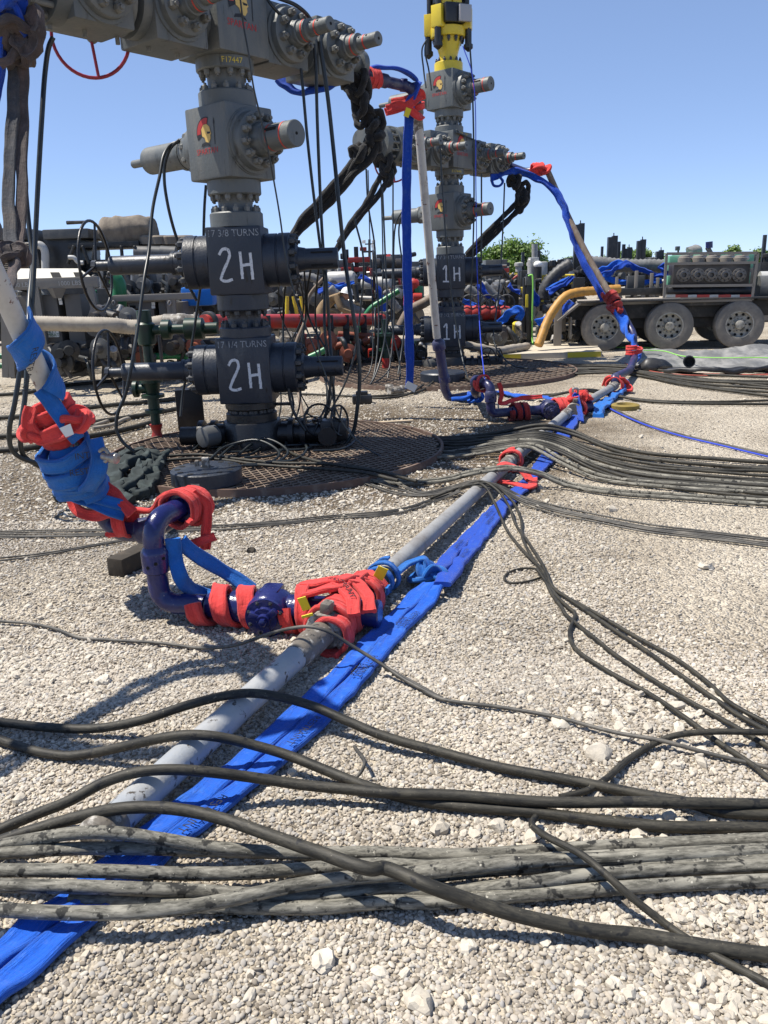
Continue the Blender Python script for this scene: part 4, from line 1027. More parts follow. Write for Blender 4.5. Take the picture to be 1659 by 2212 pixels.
dr = wrapsling([(J1 + e1 * .20, e1, .108, 1.5, .09, .4), (J1 - MAIN * .12, MAIN, .102, 1.8, .075, 2.0), (J1 + MAIN * .08, MAIN, .098, 1.5, .09, .2), (J1 + MAIN * .20, MAIN, .106, 1.7, .07, 1.5),
          (J1 - MAIN * .21 + Vector((.03, -.02, -.015)), MAIN, .082, 1.4, .04, 1.0)], .066, .026, 'red', 'bulky red sling wrapped over the near tee and pipe union',
          extra=[(P_d, ZV), ([p + Vector((.065, .05, -.006)) for p in P_d], ZV), ([J1 + e1 * .22 + Vector((0, .05, .10)), J1 + MAIN * .02 + Vector((-.03, .03, .145)), J1 + MAIN * .16 + Vector((.0, .0, .12)), J1 + MAIN * .24 + Vector((.08, -.03, .05))], ZV), ([J1 + e1 * .2 + Vector((0, -.06, .10)), J1 + e1 * .06 + Vector((0, -.03, .13)), J1 + MAIN * .1 + Vector((0, 0, .125)), J1 + MAIN * .22 + Vector((0, 0, .11))], ZV)],
          knots=((J1 + MAIN * .06 + Vector((-.02, 0, .085)), .06, 1.1),))
Pd2 = crom(P_d, 8)
sling_text(dr, list(reversed(Pd2)), .19, 'RESTRAINT', .040, 0, .021)
q = MB(); q.cyl(J1 - MAIN * .30, J1 - MAIN * .27, .06)
# red sling on the top elbow
wrapsling([(E1 + Vector((-.01, -.03, 0)), Vector((.35, .93, 0)), .088, 2.4, .05, .5), (E1 + Vector((.02, .06, -.02)), Vector((.3, .93, 0)), .092, 1.8, .05, 2.2)], .048, .024, 'red', 'red sling ringed round the top of the tall navy elbow',
          extra=[([E1 + Vector((.06, -.02, .08)), E1 + Vector((.115, -.01, .0)), E1 + Vector((.10, -.01, -.12)), E1 + Vector((.08, .03, -.24))], Vector((.5, -1, 0))),
                 ([E1 + Vector((.0, -.06, -.20)), E1 + Vector((.07, -.05, -.18)), E1 + Vector((.13, .02, -.17))], Vector((.2, -1, .2))),
                 ([E1 + Vector((-.05, .0, .08)), E1 + Vector((-.14, .08, .02)), E1 + Vector((-.22, .14, -.06)), A(262, 1096, 4.1)], ZV)])
# blue tails from the elbow to the valve
bq = MB()
for k, pts in enumerate((
        [A(372, 1165, 3.72), A(378, 1205, 3.72), A(392, 1252, 3.70), G(440, 1284, .05), G(480, 1292, .06)],
        [A(390, 1168, 3.76), A(425, 1200, 3.80), A(470, 1228, 3.84), A(510, 1250, 3.86), G(545, 1275, .10)])):
    bq.sweep(crom(pts, 8), flat(.075, .022), ups=Vector((.2, -.8, .5)), wob=.008, seed=k)
bq.obj('restraint_sling', 'blue_light', None, 'blue sling tails hanging from the tall elbow down to the valve', 'sling', sharp=60)
# slings on the sloping pipe at left
def al(t, r, a):
    u = dirU.cross(ZV).normalized(); w = dirU.cross(u); return along(t) + (u * math.cos(a) + w * math.sin(a)) * r
q = MB()
P, N_ = helix(along(1.02), dirU, .072, 1.35, .26, 2.3, 22, .10, 4); q.sweep(P, flat(.12, .016), ups=N_, wob=.010, wsc=8)
Ptx, Ntx = P, N_
pts = [A(88, 842, 3.75), A(118, 880, 3.78), A(150, 925, 3.82), A(168, 950, 3.86)]; q.sweep(crom(pts, 8), flat(.075, .018), ups=Vector((.5, -.8, .2)), wob=.008)
o = q.obj('restraint_sling', 'blue_light', None, 'wide blue sling wrapped round the cream sloping pipe', 'sling', sharp=60)
text_on(o, 'RESTRAINT', A(64, 800, 3.565), (A(52, 845, 3.5) - A(72, 770, 3.5)), Vector((1, 0, .25)), .042, 'black_print')
q = MB(); c0 = A(155, 1000, 3.98)
P, N_ = helix(c0, dirU, .125, 2.6, .10, .6, 22, .14, 8); q.sweep(P, flat(.085, .028), ups=N_, wob=.014, wsc=8)
P, N_ = helix(c0 - dirU * .10, dirU, .125, 1.4, .08, 2.0, 22, .14, 12); q.sweep(P, flat(.075, .03), ups=N_, wob=.014, wsc=8)
q.ball(c0 - dirU * .01, .118, (1, 1, 1.25), 20, 14, wob=.02, wsc=9)
pts = [A(205, 950, 3.90), A(215, 990, 3.86), A(205, 1030, 3.86), A(190, 1060, 3.9)]; q.sweep(crom(pts, 8), flat(.085, .03), ups=Vector((.6, -.8, 0)), wob=.012)
for dy in (0, 26):
    pts = [A(155, 1060 + dy * .4, 4.02), A(195, 1072 + dy * .5, 4.0), A(235, 1085 + dy * .7, 4.0), A(268, 1092 + dy * .8, 4.02)]; q.sweep(crom(pts, 8), flat(.06, .03), ups=Vector((0, -.8, .5)), wob=.008)
o = q.obj('restraint_sling', 'blue_light', None, 'bulging knotted blue sling bundle low on the sloping pipe', 'sling', sharp=60)
for (x, y, Y, b_) in ((178, 985, 3.805, 'INT'), (172, 1020, 3.80, 'REST')):
    text_on(o, b_, A(x, y, Y), (1, .05, .1), ZV, .045, 'black_print')
rc = A(118, 898, 3.93)
wrapsling([(rc, dirU, .098, 1.5, .10, .4), (rc - dirU * .10, dirU, .10, 1.3, .05, 2.4)], .075, .030, 'red_pink' if 'red_pink' in M else 'red', 'faded red sling knotted round the sloping pipe above the blue bundle',
          extra=[([A(70, 880, 3.82), A(62, 915, 3.80), A(85, 945, 3.82), A(125, 935, 3.80), A(165, 915, 3.82), A(178, 890, 3.86), A(165, 935, 3.82)], Vector((0, -1, .1)))], wob=.012,
          knots=((A(168, 905, 3.85), .055, .5), (A(68, 935, 3.85), .05, 1.9)))
q = MB(); q.add([A(128, 925, 3.765), A(152, 915, 3.765), A(160, 938, 3.765), A(142, 945, 3.765)], [(0, 1, 2, 3)])
q.add([A(128, 925, 3.77), A(152, 915, 3.77), A(160, 938, 3.77), A(142, 945, 3.77)], [(3, 2, 1, 0)]); q.obj('paper_tag', 'white_tag', None, 'small white tag on the faded red sling', 'tag', smooth=False)
wrapsling([(A(262, 1122, 4.12), Vector((1, 0, -.1)), .085, 1.4, .06, 1.0)], .065, .024, 'red', 'red sling between the blue bundle and the swivel bend',
          extra=[([A(215, 1038, 4.08), A(235, 1058, 4.05), A(262, 1085, 4.02), A(285, 1110, 4.0)], Vector((.3, -.8, .4))), ([A(150, 1065, 4.1), A(165, 1100, 4.08), A(200, 1112, 4.06), A(245, 1105, 4.03)], Vector((0, -1, .2)))], wob=.010)
q = MB(); q.lathe(A(222, 985, 3.84), Vector((.9, -.4, -.1)), [(0, .018), (.05, .018), (.055, .026), (.085, .026), (.09, .012)], 14); q.tube([A(215, 975, 3.84), A(226, 970, 3.83), A(236, 985, 3.83), A(226, 998, 3.83)], .010, 8, 5)
q.obj('shackle', 'steel', None, 'shiny steel shackle on the blue sling bundle', 'shackle', sharp=40)
# yellow tags on the red slings
for (x, y, z, sx, sy, lab) in ((822, 1238, .22, .052, .075, 'yellow label tag standing on the red sling by the second pipe'), (657, 1304, .23, .038, .075, 'yellow label tag upright on the red sling over the tee'), (664, 1330, .20, .05, .014, 'thin yellow strip on the red sling above the union')):
    q = MB(); c = G(x, y, z); q.box(c, (sx, .004, sy), Matrix.Rotation(R_(25 if sx > .05 else -15), 3, 'Y') @ Matrix.Rotation(R_(18), 3, 'X')); q.obj('label_tag', 'yellow_tag', None, lab, 'tag', smooth=False)

# red and blue slings of the far fittings
d2 = (R2 - J2).normalized(); MAIN2 = (J2 - P2b).normalized(); L2 = (R2 - J2).length
wrapsling([(J2 + d2 * (L2 - .33), d2, .095, 2.4, .09, 1.0)], .065, .024, 'red_dirty', 'oily dark red sling on the far union left of the round valve cap')
wrapsling([(J2 + d2 * .20, d2, .11, 1.7, .08, 1.0), (J2 - MAIN2 * .10, MAIN2, .11, 1.7, .07, .3), (J2 + MAIN2 * .10, MAIN2, .115, 1.6, .07, .3)], .07, .028, 'red', 'red sling bundled over the far tee', knots=((J2 + Vector((-.03, -.05, .14)), .10, .7), (J2 + Vector((.06, .0, .12)), .09, 2.0)), wob=.014)
wrapsling([(E2 + Vector((.05, -.1, 0)), Vector((-.45, .9, 0)), .092, 1.5, .05, .4)], .05, .022, 'red', 'red sling looped over the far riser top', extra=[([R2 + Vector((.09, 0, .34)), R2 + Vector((.12, -.02, .2)), R2 + Vector((.10, -.03, .12)), R2 + Vector((.35, .12, .14)), R2 + Vector((.6, .12, .15))], Vector((0, -1, .3)))])
wrapsling([(J2 + MAIN2 * .34, MAIN2, .085, 1.4, .05, .4)], .06, .022, 'blue_deep', 'blue sling tied upright over the far tee', extra=[([G(1228, 905, .03), G(1236, 880, .12), A(1243, 852, 9.15), A(1250, 875, 9.05), G(1256, 910, .03)], Vector((0, -1, .2)))])
q = MB(); q.tube([A(1238, 848, 9.14), A(1238, 840, 9.14), A(1248, 840, 9.14), A(1248, 850, 9.14)], .012, 8, 5); q.obj('shackle', 'steel', None, 'small steel shackle at the tip of the far upright blue sling', 'shackle')
bq = MB()
bq.sweep(crom([G(1285, 880, .05), G(1310, 865, .05), G(1335, 850, .05), G(1352, 835, .06), G(1345, 822, .12)], 8), flat(.11, .05), ups=ZV, wob=.03, wsc=6)
bq.sweep(crom([G(1290, 895, .04), G(1300, 880, .06), G(1318, 870, .04)], 8), flat(.12, .06), ups=ZV, wob=.04, wsc=6)
bq.obj('restraint_sling', 'blue_light', None, 'crumpled pale blue sling between the far tee and the red elbow wrap', 'sling', sharp=60)
wrapsling([(G(1328, 832, .12), (P4 - J2), .10, 1.4, .05, .3)], .085, .03, 'red', 'red sling arched over the elbow at the end of the far pipe', extra=[([G(1305, 832, .08), G(1315, 815, .2), G(1340, 815, .22), G(1358, 832, .1), G(1360, 845, .04)], ZV)], wob=.014)
wrapsling([(P2b, MAIN, .085, 1.7, .10, .4)], .075, .024, 'red', 'flat red sling on the pipe joint at the hose crossing', extra=[([G(1062, 1020, .10), G(1090, 1002, .16), G(1120, 1012, .12), G(1150, 1042, .04)], ZV), ([G(1075, 1038, .05), G(1110, 1045, .05), G(1145, 1052, .04), G(1152, 1035, .04)], ZV)], wob=.010)
bq = MB(); bq.sweep(crom([G(975, 862, .08), G(1005, 858, .10), G(1030, 850, .14), G(1038, 862, .06)], 8), flat(.10, .05), ups=ZV, wob=.02)
knot(bq, G(1025, 858, .09), .10, flat(.06, .03), .9, (1, 1, .7)); bq.sweep(crom([G(1075, 845, .05), G(1120, 855, .05), G(1170, 858, .06), G(1200, 865, .1)], 8), flat(.10, .03), ups=ZV, wob=.02)
bq.obj('restraint_sling', 'blue', None, 'blue sling knotted on the low pipe behind the far riser', 'sling', sharp=60)
# ------------------------------------------------------------------ hoses and lines lying on the gravel
c8b = lambda L: [(x * .5, 1440 + y * .5, *h) for x, y, *h in L]
c8c = lambda L: [(829.5 + x * .5, 1325 + y * .5, *h) for x, y, *h in L]
c9 = lambda L: [(829.5 + x * .5, 749 + y * .5, *h) for x, y, *h in L]
c7 = lambda L: [(230 + x * .5, 1037 + y * .5, *h) for x, y, *h in L]
c6 = lambda L: [(x * .5, 749 + y * .5, *h) for x, y, *h in L]
ghose([(-60, 1555)] + c8b([(0, 240), (200, 262, .01), (400, 268, .01), (600, 235, .05), (800, 170, .11), (950, 130, .13), (1060, 115, .13), (1180, 125, .12), (1350, 170, .08), (1500, 235, .05), (1659, 300, .03)]) +
      c8c([(250, 600, .01), (500, 665), (800, 720), (950, 750), (1100, 780), (1300, 815, .005), (1450, 855), (1659, 870), (1800, 880)]), .017, 'hose', 'thick black hose, uppermost of the four that arch over the near grey pipe')
ghose([(-60, 1570)] + c8b([(0, 315), (100, 350), (200, 375), (300, 385), (420, 370, .02), (600, 330, .08), (750, 300, .125), (850, 295, .13), (950, 305, .12), (1100, 340, .08), (1250, 385, .05), (1400, 445, .03), (1550, 505, .02)]) +
      c8c([(100, 800, .0), (300, 830), (600, 855), (900, 890), (1200, 920), (1500, 925), (1659, 930), (1800, 935)]), .017, 'hose', 'dusty black hose, second of the four that arch over the near grey pipe')
ghose([(-60, 1825)] + c8b([(0, 705), (150, 640, .03), (300, 580, .07), (450, 500, .11), (600, 455, .13), (750, 445, .13), (900, 455, .11), (1100, 480, .07), (1300, 510, .04), (1500, 530, .03)]) +
      c8c([(0, 775, .03), (300, 785, .03), (700, 815, .03), (1100, 815, .035), (1400, 820, .03), (1659, 825, .02), (1800, 830, .01)]), .017, 'hose', 'olive-black hose, third of the four that arch over the near grey pipe')
ghose([(-60, 1845)] + c8b([(0, 755, .03), (200, 690, .06), (400, 635, .10), (550, 610, .13), (700, 610, .13), (850, 630, .12), (1000, 670, .11), (1200, 740, .11), (1400, 810, .13), (1600, 875, .13)]) +
      c8c([(0, 1100, .12), (200, 1180, .11), (400, 1250, .07), (600, 1310, .04), (900, 1370, .01), (1100, 1390), (1400, 1440), (1659, 1475), (1800, 1490)]), .018, 'hose', 'thick dark hose that crosses on top of the dusty grey bundle')
BG = 'dusty hoses in the foreground bundle'
for pts, lab in (
    (c8b([(-80, 800, .03), (0, 775, .04), (150, 745, .07), (350, 718, .10), (500, 718, .10), (700, 745, .07), (900, 778, .04), (1150, 800, .02), (1400, 812, .0)]), 'dusty grey hose humped highest at the left of the bundle'),
    (c8b([(-80, 810, .02), (0, 805, .03), (200, 792, .05), (400, 785, .05), (800, 790, .03), (1100, 800, .02), (1400, 805)]) + c8c([(0, 1035), (300, 1045), (600, 1030), (900, 1010), (1300, 990), (1659, 975), (1800, 970)]), 'dusty grey hose along the far edge of the bundle'),
    (c8b([(-80, 875, .04), (0, 880, .05), (200, 880, .06), (500, 885, .05), (800, 895, .03), (1100, 890, .02), (1400, 868)]) + c8c([(0, 1085), (200, 1095), (400, 1080), (700, 1062), (1100, 1045), (1400, 1032), (1800, 1015)]), 'dusty grey hose second from the far edge of the bundle'),
    (c8b([(-80, 940, .04), (0, 945, .05), (300, 950, .05), (600, 960, .04), (850, 970, .02), (1100, 985, .0), (1400, 985, .0)]) + c8c([(0, 1160, .0), (200, 1135, .01), (500, 1105, .015), (800, 1095, .005), (1200, 1085), (1500, 1075), (1800, 1065)]), 'mottled grey hose through the middle of the bundle'),
    (c8b([(-80, 1045, .05), (0, 1050, .05), (150, 1060, .05), (350, 1065, .05), (600, 1060, .05), (800, 1040, .045), (1000, 1005, .045), (1200, 960, .045), (1400, 925, .045), (1600, 905, .045)]) + c8c([(150, 1120, .05), (400, 1098, .05), (700, 1068, .035), (1000, 1060, .02), (1659, 1025, .01), (1800, 1015)]), 'mottled grey hose along the near edge of the bundle at left, crossing upward'),
    (c8b([(300, 1010, .0), (700, 1005, .0), (1150, 1005, .0), (1400, 1000, .0)]) + c8c([(0, 1195), (300, 1200), (600, 1168, .02), (900, 1130, .02), (1300, 1108), (1659, 1088), (1800, 1080)]), 'dusty grey hose that surfaces mid-bundle near the right'),
    (c8b([(700, 1030, .0), (1100, 1040, .0), (1400, 1040, .0)]) + c8c([(0, 1248), (250, 1248), (500, 1225), (800, 1203), (1200, 1175), (1659, 1155), (1800, 1150)]), 'dusty grey hose along the near edge of the bundle at right')):
    ghose(pts, .0185, 'hose_dusty', lab, group=BG)
ghose([(-40, 1338), (0, 1342), (57, 1346), (115, 1357), (172, 1377), (230, 1382), (345, 1389, .0)] + c7([(400, 725), (550, 715, .05), (700, 665, .13), (800, 640, .18), (880, 634, .20), (960, 655, .18), (1050, 710, .12), (1180, 790, .05), (1300, 870, .01), (1450, 945)]) +
      c8c([(0, 230), (100, 290), (250, 370), (500, 405), (750, 450, .005), (1000, 515, .01), (1200, 550, .02), (1400, 605), (1659, 665), (1800, 700)]), .0075, 'cable', 'thin brown line crossing over the red-wrapped union and the gravel', 'control_line', 'line')
ghose(c8c([(655, 880, .02), (640, 915, .05), (700, 962, .07), (850, 1040, .085), (950, 1120, .085), (1050, 1210, .06), (1200, 1330, .01), (1300, 1400), (1450, 1490), (1659, 1600), (1800, 1680)]), .010, 'hose', 'short black hose end flopped diagonally over the grey bundle at right')
ghose(c8c([(760, 795), (870, 768), (950, 722, .01), (1050, 635), (1150, 572), (1250, 530, .02), (1400, 512, .03), (1659, 515, .03), (1800, 520)]), .011, 'hose', 'black hose curling from the thick hose towards the right edge')
ghose(c8b([(1440, 505), (1520, 490), (1560, 455, .02), (1575, 420, .04), (1550, 370, .01), (1530, 345)]), .006, 'cable', 'small curled scrap of black line beside the blue sling', 'line_scrap', 'line')
# fan of lines from the pipe crossing down to the right edge
RG = 'black lines fanning to the right edge'
for pts, lab in (
    (c9([(250, 640), (340, 605, .06), (400, 588, .13), (440, 608, .12), (480, 680, .05), (530, 790), (600, 880), (680, 960, .01), (730, 1040), (800, 1090)]) + c8c([(890, 0), (1000, 75), (1130, 160), (1250, 245), (1400, 350), (1550, 450), (1659, 510), (1760, 570)]), 'black line in the right-hand fan, second from the top'),
    (c9([(200, 655), (350, 600, .07), (430, 583, .14), (490, 620, .10), (540, 690, .04), (570, 770), (620, 840), (690, 950, .02), (740, 1050), (850, 1115)]) + c8c([(930, 8), (1100, 108), (1250, 190), (1400, 300), (1500, 390), (1659, 478), (1760, 540)]), 'black line in the right-hand fan, topmost'),
    (c9([(300, 625), (380, 597, .12), (460, 592, .13), (540, 650, .05), (590, 740), (600, 830), (640, 910), (690, 990), (720, 1060), (770, 1130)]) + c8c([(780, 0), (850, 60), (920, 115), (980, 165), (1150, 280), (1300, 370), (1500, 480), (1659, 575), (1760, 640)]), 'olive line in the right-hand fan, third from the top'),
    (c9([(660, 960, .01), (690, 1000), (740, 1070), (800, 1130)]) + c8c([(825, 0), (802, 80), (825, 150), (950, 240), (1150, 350), (1300, 450), (1450, 560), (1600, 660), (1659, 710), (1760, 770)]), 'grey-green line in the right-hand fan, lowest')):
    ghose(pts, .0095, 'hose', lab, 'control_line', 'line', RG)
q = MB(); q.tube([G(829.5 + x * .5, 749 + y * .5, .012) for x, y in ((520, 1003), (540, 975), (600, 958), (670, 962), (705, 982), (660, 1003), (600, 1018), (545, 1020))], .007, 8, 6, True)
q.obj('line_coil', 'hose', None, 'single open loop of black line on the gravel right of the blue sling', 'line')
# thick hoses of the middle crossing
MG = 'thick hoses in the middle crossing'
mids = [(.018, [(-500, 365), (-250, 372), (0, 380), (300, 392), (500, 370, .05), (680, 338, .13), (800, 360, .08), (950, 420, .01), (1150, 462), (1400, 482), (1659, 500), (1800, 505)], 'black hose farthest back in the middle crossing'),
        (.018, [(-500, 375), (-250, 385), (0, 392), (350, 402), (550, 377, .05), (700, 354, .12), (820, 380, .07), (1000, 450, .01), (1200, 490), (1659, 530), (1800, 540)], 'black hose second from the back in the middle crossing'),
        (.017, [(-450, 430), (-250, 446), (0, 460), (300, 452), (500, 412, .07), (640, 404, .13), (750, 430, .09), (900, 500, .02), (1100, 545), (1400, 575), (1659, 595), (1800, 602)], 'dusty hose third from the back in the middle crossing'),
        (.017, [(-450, 450), (-250, 464), (0, 474), (350, 466), (560, 430, .08), (650, 424, .13), (780, 490, .05), (950, 560), (1200, 588), (1659, 618), (1800, 625)], 'dusty hose fourth from the back in the middle crossing'),
        (.016, [(-450, 470), (-250, 478), (0, 484), (330, 474, .01), (540, 440, .08), (630, 434, .13), (760, 500, .05), (930, 572), (1200, 604), (1659, 632), (1800, 640)], 'dusty hose fifth from the back in the middle crossing'),
        (.016, [(-500, 520), (-350, 540), (-100, 566), (100, 582), (250, 570, .02), (400, 534, .10), (530, 519, .14), (660, 540, .10), (800, 590, .01), (1000, 622), (1300, 642), (1659, 664), (1800, 670)], 'dusty hose second from the front in the middle crossing'),
        (.016, [(-500, 530), (-350, 550), (-100, 574), (100, 592), (260, 580, .02), (410, 544, .10), (545, 530, .13), (670, 552, .09), (790, 600, .01), (1000, 634), (1300, 656), (1659, 682), (1800, 690)], 'dusty hose at the front of the middle crossing')]
for r, pts, lab in mids: ghose(c9(pts), r, 'hose_dusty' if 'dusty' in lab else 'hose', lab, group=MG)
for k in range(9):
    j = lambda s_=6: random.uniform(-s_, s_); o_ = -18 + 13 * k
    ghose(c9([(-560 + j(30), 330 + 9 * k, .10), (-420 + j(20), 350 + 9 * k + j()), (-250, 372 + 9 * k + j()), (-60, 388 + 8 * k + j()), (150, 396 + 8 * k + j()), (330, 400 + 8 * k + j(), .01), (520, 382 + 7 * k, .07), (650, 368 + 7 * k, .13), (760, 385 + 9 * k, .08), (900, 440 + 11 * k + j(), .01), (1100, 486 + 13 * k + j()), (1400, 512 + 14 * k + j()), (1659, 528 + 15 * k + j()), (1800, 536 + 15 * k)]), .013 + .002 * (k % 2), 'hose',
          'slim black hose packed among the thick hoses of the middle crossing', group='slim hoses in the middle crossing')
for k in range(14):
    a = random.uniform(0, 6.28); cx, cy = 460 + 17 * k + random.uniform(-15, 15), 945 + random.uniform(-25, 30)
    ghose([(cx - 60, cy + 20, .02), (cx - 20, cy - 10, .06), (cx + 40, cy - 22, .10 * (k % 2)), (cx + 90, cy + 5, .03), (cx + 60, cy + 30, .0), (cx, cy + 34, .02)], .012, 'hose_clean', 'tangled black hose loop on the grating round the 2H wellhead', group='tangled hoses at the 2H wellhead', dz=.05)
TG = 'thin lines bundled in the middle crossing'
for k in range(6):
    j = lambda s=4: random.uniform(-s, s)
    ghose(c9([(-480 + j(20), 500 + 6 * k), (-300, 512 + 7 * k + j()), (-100, 545 + 8 * k + j()), (60, 590 + 9 * k + j()), (170, 628 + 4 * k + j()), (300, 600 + 5 * k, .03), (400, 578 + 5 * k, .12), (500, 600 + 5 * k, .08), (600, 650 + 5 * k + j(), .01), (750, 692 + 6 * k + j()), (900, 722 + 6 * k + j()), (1150, 770 + 6 * k + j()), (1400, 795 + 7 * k + j()), (1659, 830 + 7 * k + j()), (1800, 845 + 7 * k)]), .0062, 'cable',
          'thin dusty line in the parallel bundle crossing below the thick middle hoses', 'control_line', 'line', TG)
for k in range(5):
    j = lambda s=3: random.uniform(-s, s)
    ghose(c6([(-80, 800 + 7 * k), (0, 797 + 7 * k), (200, 790 + 8 * k + j()), (420, 790 + 7 * k + j()), (640, 782 + 6 * k), (820, 772 + 6 * k + j()), (1000, 765 + 6 * k + j()), (1250, 748 + 4 * k + j()), (1450, 728 + 4 * k + j()), (1659, 710 + 5 * k)]) + c9([(100, 690 + 5 * k + j()), (250, 640 + 5 * k), (330, 612 + 4 * k, .05)]), .0052, 'cable',
          'thin black line in the bundle lying behind the tall navy elbow', 'control_line', 'line', 'thin lines behind the navy elbow')
for k in range(2):
    ghose(c6([(-60, 915 + 14 * k), (0, 912 + 12 * k), (200, 890 + 8 * k), (380, 860 + 5 * k), (520, 836 + 4 * k), (620, 822)]), .006, 'cable', 'short black line running to the timber block, one of a pair', 'control_line', 'line', 'pair of lines to the timber block')
ghose(c9([(905, 215, .08), (950, 250, .02), (1000, 280), (1150, 345), (1300, 390), (1450, 425), (1659, 475), (1800, 505)]), .009, 'blue_cable', 'blue line running from the far tee to the right edge', 'control_line', 'line')
for k in range(3): ghose(c9([(905, 210 + 4 * k, .08), (950, 240 + 6 * k, .02), (1010, 275 + 4 * k), (1150, 336 + 3 * k), (1300, 381 + 3 * k), (1450, 415 + 3 * k), (1659, 462 + 3 * k)]), .006, 'cable', 'thin black line beside the blue line at the far tee', 'control_line', 'line', 'thin lines beside the blue line')
# far bundle in front of the truck
FG = 'far hoses lying between the 1H well and the truck'
far = [[(180, 60), (470, 84), (700, 92), (900, 92), (1050, 100, .03), (1200, 128), (1400, 150), (1659, 160)], [(150, 75), (420, 92), (700, 103), (950, 101), (1080, 110, .03), (1250, 150), (1450, 180), (1659, 195)],
       [(120, 100), (300, 110), (560, 118), (800, 118), (980, 112, .04), (1100, 126), (1300, 165), (1659, 212)], [(200, 50), (480, 72), (720, 82), (950, 84), (1100, 92), (1350, 118), (1659, 132)],
       [(160, 85), (400, 100), (640, 108), (860, 108), (1000, 104, .04), (1150, 120), (1350, 158), (1659, 180)], [(130, 66), (400, 80), (640, 90), (880, 96), (1100, 112), (1350, 142), (1659, 150)],
       [(240, 40), (500, 62), (760, 76), (1000, 80), (1250, 92), (1659, 108)], [(200, 70), (440, 88), (760, 97), (1000, 96, .03), (1200, 118), (1659, 172)]]
for k, pts in enumerate(far): ghose(c9(pts), .020, 'hose', 'black hose in the dark strip of hoses in front of the trailer wheels', group=FG)
ghose(c9([(-60, 215), (130, 200), (250, 135, .05), (330, 130, .06), (420, 178, .04), (500, 200), (620, 213), (740, 205, .01), (860, 186, .14), (960, 196, .05), (1080, 228), (1250, 243), (1659, 248)]), .017, 'hose', 'black hose arching over the far pipe end with the red elbow wrap')
ghose(c9([(420, 190), (560, 210), (700, 214, .01), (850, 190, .13), (980, 210, .03), (1150, 232), (1400, 238), (1659, 232)]), .015, 'hose', 'second black hose just above the one arching over the far pipe')
ghose(c9([(-600, 200), (-420, 202), (-250, 208), (-120, 215), (0, 222), (90, 210), (170, 165, .05)]), .016, 'hose', 'long grey-black hose on the gravel behind the 2H wellhead')
for k, pts in enumerate(([(1040, 70), (1090, 92), (1250, 118), (1450, 125), (1659, 118)], [(1100, 88), (1300, 112), (1500, 118), (1659, 122)])):
    ghose(c9(pts), .008, 'orange_cable', 'faded red line on the gravel in front of the grey liner', 'control_line', 'line', 'red lines by the liner')
# hoses lying at the left behind the sloping pipe
LG = 'black hoses crossing the gravel at the left'
for pts, lab in (([(-40, 855), (60, 848), (150, 832), (250, 822), (330, 812), (420, 806)], 'grey-black hose at left, farthest back behind the lower handwheel'), ([(-40, 905), (60, 898), (150, 886), (270, 872), (340, 866), (420, 856)], 'black hose at left behind the sloping pipe, second from the back'),
                 ([(-40, 945), (60, 938), (130, 925), (230, 908), (300, 898), (420, 876)], 'black hose at left behind the sloping pipe, nearest of three'), ([(-40, 975), (40, 970), (110, 960), (180, 945), (260, 930), (330, 912)], 'dusty hose at left just in front of the three black hoses')):
    ghose(pts, .030, 'hose', lab, group=LG)
ghose([(200, 925), (240, 918), (270, 905), (300, 898), (250, 905), (205, 918)], .022, 'beige_hose', 'tan rope-like sling on the gravel near the lower handwheel', 'rope', 'rope')
for k in range(4): ghose([(100 + 10 * k, 842 - 4 * k), (150, 822 - 5 * k), (215, 806 - 3 * k), (260, 803 + 4 * k)], .010, 'cable', 'thin looped line behind the lower handwheel', 'control_line', 'line', 'thin lines behind the lower handwheel')
# black lines on the grating in front of the wellhead
GG = 'hoses on the near grating'
for pts, lab in (([(355, 985), (430, 982), (500, 990), (600, 1000), (700, 1002), (790, 1012), (900, 1040)], 'black hose on the grating just behind the blind flange'), ([(350, 995), (420, 990), (480, 993), (560, 1004), (680, 1012), (780, 1020), (860, 1038)], 'second black hose on the grating behind the blind flange'),
                 ([(620, 975), (660, 990), (730, 1005), (800, 1015), (880, 1032)], 'black line curling from the outlet valve over the grating')):
    ghose(pts, .014, 'hose', lab, group=GG, dz=.055)

# ------------------------------------------------------------------ hanging hoses, lines and slings
H = 'hoses hanging from the 2H tree'
def hang(pts, r, lab, mt='hose_clean', group=H, name='hose', **k): ahose(pts, r, mt, lab, name, group=group, **k)
hang([(66, 92, 6.6), (58, 110, 6.6), (50, 150, 6.6), (50, 260, 6.5), (55, 400, 6.4), (64, 500, 6.3), (70, 560, 6.2), (64, 640, 6.0), (60, 700, 5.8), (48, 770, 5.7), (32, 870, 5.6), (20, 930, 5.6), (28, 975, 5.7), (60, 995, 5.8), (100, 1000, 5.9)], .017, 'black hose hanging farthest left from the wing of the 2H tree, looping at the ground')
hang([(115, 80, 6.5), (106, 100, 6.5), (98, 150, 6.5), (90, 260, 6.4), (82, 400, 6.3), (76, 520, 6.2), (70, 640, 6.0), (62, 740, 5.9), (55, 850, 5.8), (44, 940, 5.7), (52, 985, 5.8), (90, 1010, 5.9)], .018, 'black hose hanging second from left from the wing of the 2H tree')
hang([(388, 306, 8.1), (370, 312, 8.1), (354, 335, 8.0), (345, 380, 7.9), (330, 450, 7.8), (322, 540, 7.6), (312, 600, 7.4), (300, 690, 7.2), (284, 790, 7.0), (270, 855, 7.0), (254, 895, 7.0), (252, 930, 7.0), (268, 958, 7.0), (290, 975, 7.0)], .015, 'black hose from the logo valve looping past the handwheels to the grating')
hang([(388, 302, 8.1), (370, 318, 8.1), (357, 350, 8.1), (355, 390, 8.1), (362, 440, 8.1), (374, 490, 8.15), (392, 548, 8.2), (400, 600, 8.3), (425, 650, 8.3)], .015, 'black hose from the logo valve slanting down behind the upper bonnet')
